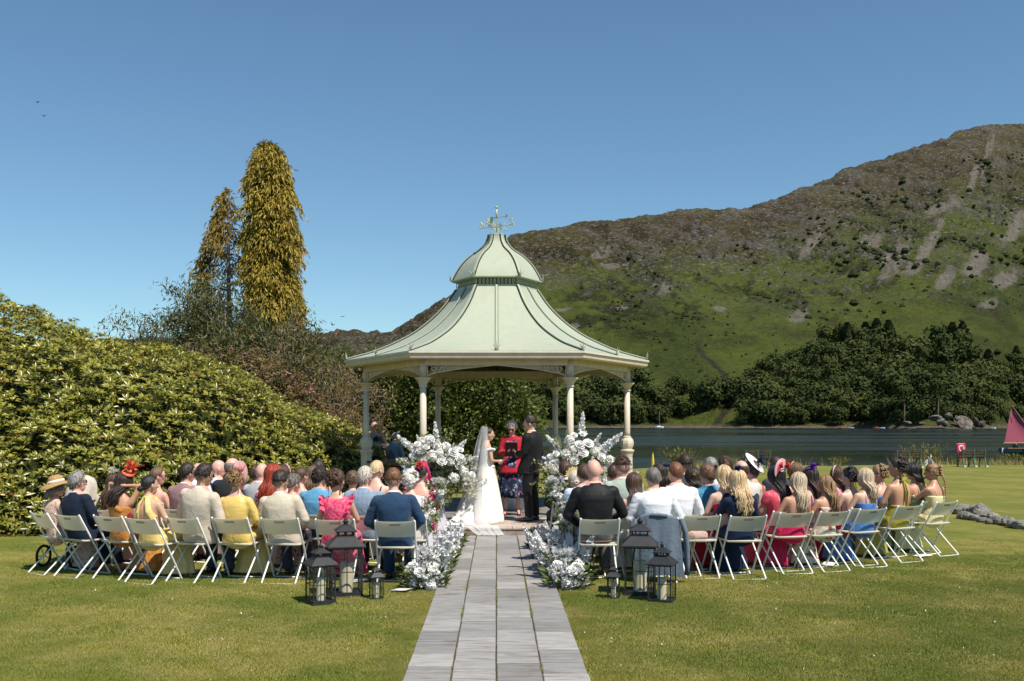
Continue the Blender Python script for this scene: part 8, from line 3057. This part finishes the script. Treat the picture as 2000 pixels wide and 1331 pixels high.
# ---- orders of service dropped on the grass
PAPER = mat('white_paper', (.74, .73, .71), .7)
for i, (x, y, r_, lab) in enumerate([(-1.62, 11.75, 20, 'white leaflet on the grass behind the large left lantern'), (-1.05, 11.1, -30, 'white leaflet on the grass under the ginger man'), (5.95, 14.0, 15, 'white leaflets on the grass under the right end chair'), (4.35, 13.15, 60, 'pale leaflet on the grass under the cornflower blue dress')]):
    mb = MB(); P_ = [[(u * .21, w * .15, .030 + .02 * math.sin(u * 3 + w) * abs(u)) for w in np.linspace(-.5, .5, 4)] for u in np.linspace(-.5, .5, 6)]
    mb.grid(P_); mb.grid((np.array(P_) - (0, 0, .003))[:, ::-1])
    o = build(mb, 'leaflet', PAPER, None, sm=True, loc=(x, y, 0), rot=(0, 0, R(r_))); tag(o, lab, 'paper')

# ---- stones edging the lawn on the right
STN = NT('field_stone'); v = STN.coord('Object'); n = STN.noise(v, 2.6, 6, .65)
c = STN.ramp(n, [(.3, (.11, .10, .095)), (.5, (.22, .205, .19)), (.7, (.33, .31, .28))]); c = STN.mix(STN.ramp(STN.noise(v, 5, 4), [(.56, 0), (.68, .6)]), c, (.28, .25, .13))
c = STN.mix(1.0, c, STN.ramp(STN.rnd(), [(0, .7), (1, 1.1)]), 'MULTIPLY'); STN.base(c).p(rough=.9, spec=.2); STN.bump(n, .6, .06)
rng = np.random.default_rng(12)
pp = sorted([(1868, 998, 14), (1884, 996, 16), (1878, 1008, 12), (1894, 1010, 13), (1907, 997, 19), (1904, 1012, 11), (1922, 1004, 20), (1916, 1016, 10), (1939, 1010, 14), (1932, 1020, 9), (1951, 1018, 15), (1962, 1015, 10), (1968, 1022, 13), (1980, 1025, 14), (1974, 1018, 9), (1995, 1026, 16), (2010, 1028, 14), (2024, 1030, 16), (2042, 1034, 14), (2058, 1036, 15)])
big = {5: 'broad pale boulder near the left end of the stone edging', 7: 'largest rounded grey boulder in the stone edging', 15: 'flat grey boulder at the right picture edge of the stone edging'}
for i, (px, py, r_) in enumerate(pp):
    Y = CAM_H * F / (py + r_ * .45 - HOR); x = (px - PX0) / F * Y; s = r_ / F * Y
    o = place(rocks[i % 6], 'stone', [STN.m]); o.location = (x, Y, s * .45); o.scale = (s * 1.1, s * rng.uniform(.8, 1.1), s * .72); o.rotation_euler = (rng.normal() * .3, rng.normal() * .3, rng.random() * 6.28)
    if i in big: tag(o, big[i], 'stone', 'stones edging the lawn')
    else: tag(o, 'small rough grey stone edging the right lawn, %s in the row from the left' % 'first second third fourth fifth sixth seventh eighth ninth tenth eleventh twelfth thirteenth fourteenth fifteenth sixteenth seventeenth eighteenth nineteenth twentieth'.split()[i], 'stone', 'stones edging the lawn')

# ---- lifebuoy housing
LY = 47.5
p = at(1876, 904, LY)
e = empty('lifebuoy_post', (p.x, LY, 0)); tag(e, 'pinkish red lifebuoy housing on a red post by the water', 'lifebuoy')
REDP = mat('lifebuoy_red', (.62, .035, .10), .45, .4, .06); REDD = mat('post_red', (.46, .02, .03), .5)
mb = MB(); mb.tube([(0, .02, -.1), (0, .02, .55)], .045, 8); build(mb, 'post', REDD, e)
def rr_box(w, h, d, b):
    mb = MB()
    def ring(k, y_): return [(sx * (w / 2 - (b if c_ else 0)) * k, y_, .74 + sz * (h / 2 - (0 if c_ else b)) * k) for sx, sz, c_ in ((-1, -1, 0), (-1, -1, 1), (1, -1, 1), (1, -1, 0), (1, 1, 0), (1, 1, 1), (-1, 1, 1), (-1, 1, 0))]
    mb.rings([ring(.9, -d), ring(1, -d * .8), ring(1, d * .8), ring(.9, d)]); return mb
build(rr_box(.42, .46, .09, .05), 'housing', REDP, e)
th = np.linspace(0, 2 * PI, 25)[:-1]
mb = MB(); mb.tube([(.115 * math.cos(t), -.092, .735 + .125 * math.sin(t)) for t in th], .032, 6, closed=True, flat=1.0); build(mb, 'white_ring', mat('buoy_white', (.78, .76, .76), .5), e)
mb = MB(); mb.ball((0, -.095, .735), (.07, .015, .08), 14, 8); build(mb, 'red_disc', REDP, e)

# ---- park benches seen from behind
BW = mat('bench_wood', (.075, .06, .04), .8, .2, .3, 6); BG = mat('bench_green', (.06, .12, .075), .5)
def bench(px, py, L, label):
    Y = CAM_H * F / (py - HOR); x = (px - PX0) / F * Y
    e = empty('park_bench', (x, Y, 0), R(3)); tag(e, label, 'bench', 'benches facing the lake')
    for i in range(3):
        mb = MB(); mb.box((0, -.02 + .03 * (2 - i) * .6, .52 + .10 * i), (L, .03, .085)); build(mb, 'back_slat', BW, e)
    for i in range(4):
        mb = MB(); mb.box((0, .10 + .10 * i, .42), (L, .085, .03)); build(mb, 'seat_slat', BW, e)
    for xx in (-L / 2 + .08, 0, L / 2 - .08):
        mb = MB(); mb.beam((xx, -.14, 0), (xx, .02, .42), .05, .05); mb.beam((xx, .0, .40), (xx, -.03, .78), .045, .045); mb.beam((xx, .44, 0), (xx, .40, .42), .05, .05); mb.beam((xx, .0, .40), (xx, .46, .40), .04, .04); build(mb, 'support', BG, e)
    for xx in (-L / 2 + .08, 0, L / 2 - .08):
        mb = MB(); mb.box((xx, -.15, .035), (.09, .12, .07)); build(mb, 'foot_block', mat('pale_block', (.62, .66, .64), .7), e)
bench(1902, 912.5, 1.15, 'dark slatted bench beside the lifebuoy post')
bench(1775, 914, 1.2, 'dark slatted bench partly hidden behind the black bob')
bench(1480, 915, 1.2, 'dark slatted bench behind the blue pushchair')

# ---- yellow furled parasol by the water
p = at(1275, 925, 41.5)
e = empty('furled_parasol', (p.x, 41.5, 0)); tag(e, 'thin yellow furled parasol standing on the bank', 'parasol')
mb = MB(); mb.lathe([(.02, .05), (.065, .12), (.06, .35), (.04, .55), (.01, .70)], (0, 0, 0), 10); build(mb, 'canopy', mat('yellow_canvas', (.66, .50, .04), .7), e)
mb = MB(); mb.tube([(0, 0, 0), (0, 0, .66)], .014, 6); build(mb, 'pole', WOOD, e)

# ---- boats
def hull(L, B, D, m, parent, name='hull'):
    rs = []
    for u in np.linspace(0, 1, 9):
        w = B / 2 * math.sin(PI * (.18 + .82 * (1 - u)) * .5 + 0) ** .7 * (1 - u ** 3 * .95)
        z1 = D * (1 + .25 * u ** 2)
        rs.append([(L * (u - .5), s_ * w * k, z) for s_, k, z in ((-1, 1, z1), (-1, .85, D * .45), (-1, .35, 0), (1, .35, 0), (1, .85, D * .45), (1, 1, z1))])
    mb = MB(); mb.rings(rs); return build(mb, name, m, parent)


p = at(1984, 886, 78)
e = empty('sailing_dinghy', (p.x + .6, 78, LAKE_Z), R(8)); tag(e, 'small sailing dinghy with a dusky red sail at the right edge', 'boat')
SAIL = C_('tan_red_sail', (.30, .065, .105), rough=.85)
hull(3.4, 1.3, .50, mat('dark_hull', (.02, .05, .055), .4), e)
mb = MB()
for s_ in (-1, 1): mb.tube([(-1.65, s_ * .5, .53), (0, s_ * .64, .53), (1.2, s_ * .4, .58), (1.7, 0, .62)], .03, 5)
build(mb, 'gunwale', mat('varnish', (.34, .19, .08), .4), e)
P_ = []
for u in np.linspace(0, 1, 9):
    row = []
    for w in np.linspace(0, 1, 7):
        a = np.array((-1.62, 0, .95)) * (1 - u) + np.array((-1.02, 0, 3.75)) * u
        b = np.array((1.5, 0, .98)) * (1 - u) + np.array((-.85, 0, 3.72)) * u
        q = a + (b - a) * w; q[1] += .22 * math.sin(PI * w) * math.sin(PI * (.15 + .7 * u))
        row.append(q)
    P_.append(row)
mb = MB(); mb.grid(P_); mb.grid((np.array(P_) + (0, .012, 0))[:, ::-1]); sl = build(mb, 'sail', SAIL, e, sm=True)
mb = MB()
for dx, dz_ in ((0, 0), (.09, -.10), (.14, -.20)):
    mb.box((-.86 + dx, .03 - .16, 3.30 + dz_), (.14, .01, .12))
build(mb, 'sail_emblem', NAVYD, sl)
mb = MB(); mb.tube([(-1.7, .0, .93), (1.6, 0, .95)], .032, 6); mb.tube([(-.95, .03, 3.85), (.2, .03, 2.35), (1.55, .02, .95)], .030, 6); build(mb, 'spar', mat('spar_wood', (.46, .31, .15), .4), e)
mb = MB(); mb.tube([(.55, .05, .3), (.50, .05, 3.3)], .04, 6); build(mb, 'mast', mat('mast_wood', (.40, .27, .13), .4), e)
mb = MB(); mb.box((-1.75, 0, .18), (.16, .03, .75)); build(mb, 'rudder', mat('rudder_paint', (.55, .56, .56), .5), e)
person_in_boat = person(e.location + Vector((-.55, .1, -.22)), R(-70), 'm', 'short', 'dark', 'mid', [('shirt', 'shirt', DGREY), ('trousers', 'trousers', DGREY)], 'sailor in dark clothes sitting low in the red sailed dinghy', 0, 0, 'lap')

a = (1287 - PX0) / F; y = float(shore_y(np.array(a))) - 55
e = empty('sailing_boat', (a * y, y, LAKE_Z), R(6)); tag(e, 'white moored sailing boat with bare mast by the far shore', 'boat')
hull(7.0, 2.2, 1.0, mat('white_hull', (.70, .74, .78), .4), e)
mb = MB(); mb.rings([[(-1.6, s_ * .6, 1.0) for s_ in (-1, 1)] + [(1.6, s_ * .5, 1.05) for s_ in (1, -1)], [(-1.3, s_ * .45, 1.55) for s_ in (-1, 1)] + [(1.2, s_ * .35, 1.45) for s_ in (1, -1)]]); build(mb, 'cabin', mat('cabin_white', (.74, .75, .74), .5), e)
mb = MB(); mb.tube([(.4, 0, 1.0), (.4, 0, 12.5)], .11, 6); build(mb, 'mast', ALU, e)
mb = MB(); mb.tube([(.4, 0, 2.1), (-2.6, 0, 2.2)], .16, 6); build(mb, 'furled_sail', mat('navy_cover', (.03, .05, .12), .7), e)
for i, (px, col_, lab) in enumerate([(1643, (.6, .12, .03), 'tiny orange canoe on the lake, leftmost of the small craft'), (1660, (.45, .55, .66), 'tiny pale blue motor boat on the lake below the dark wood'), (1711, (.7, .16, .03), 'tiny orange kayak on the lake left of the rocks'), (1723, (.55, .62, .68), 'tiny white kayak on the lake left of the rocks'), (1940, (.62, .64, .66), 'tiny white launch moored by the headland')]):
    a = (px - PX0) / F; y = float(shore_y(np.array(a))) - 40
    e = empty('small_boat', (a * y, y, LAKE_Z), R(5 * i)); tag(e, lab, 'boat')
    hull(4.2 if i != 1 else 5.5, 1.1, .6, mat('craft_paint_%d' % i, col_, .5), e)
    mb = MB(); mb.ball((.2, 0, .85), (.28, .25, .45), 8, 6); mb.ball((.2, 0, 1.42), .14, 8, 6); build(mb, 'paddler', mat('life_jacket_%d' % i, [(.6, .1, .03), (.1, .1, .12), (.65, .25, .03), (.06, .07, .2), (.3, .05, .05)][i], .8), e)
# two dark birds high on the left
BIRD = mat('bird_dark', (.03, .03, .03), .8)
for px, py, lab in ((73, 200, 'tiny dark bird high in the left sky, upper one'), (85, 227, 'tiny dark bird high in the left sky, lower one')):
    p = at(px, py, 120)
    mb = MB(); mb.ball((0, 0, 0), (.09, .16, .06), 8, 6); mb.add([(0, .05, .02), (.35, .0, .12), (.30, -.12, .10), (0, -.08, .02)], [(0, 1, 2, 3)]); mb.add([(0, .05, .02), (-.35, .0, .12), (-.30, -.12, .10), (0, -.08, .02)], [(3, 2, 1, 0)]); mb.add([(0, -.14, 0), (.05, -.26, 0), (-.05, -.26, 0)], [(0, 1, 2)])
    o = build(mb, 'bird', BIRD, None, loc=p); tag(o, lab, 'bird')
# scattered petals and clover heads on the grass
rng = np.random.default_rng(99)
P_ = np.array([(rng.uniform(-1, 1) * .5 * y, y, .022 + .01 * rng.random()) for y in 6 + 9 * rng.random(230)])
P_ = P_[np.abs(P_[:, 0]) > .75]
q = rng.normal(size=(len(P_), 2, 3)) * .0042
V = np.stack([P_ + q[:, 0], P_ + q[:, 1], P_ - q[:, 0], P_ - q[:, 1]], 1)
tag(place(fast_mesh('fallen_petals', V, 4), 'fallen_petals', [mat('petal_white', (.75, .73, .70), .7)]), 'tiny white petals and clover heads scattered on the lawn', 'petals', kind='stuff')

bpy.data.scenes.remove(TS)
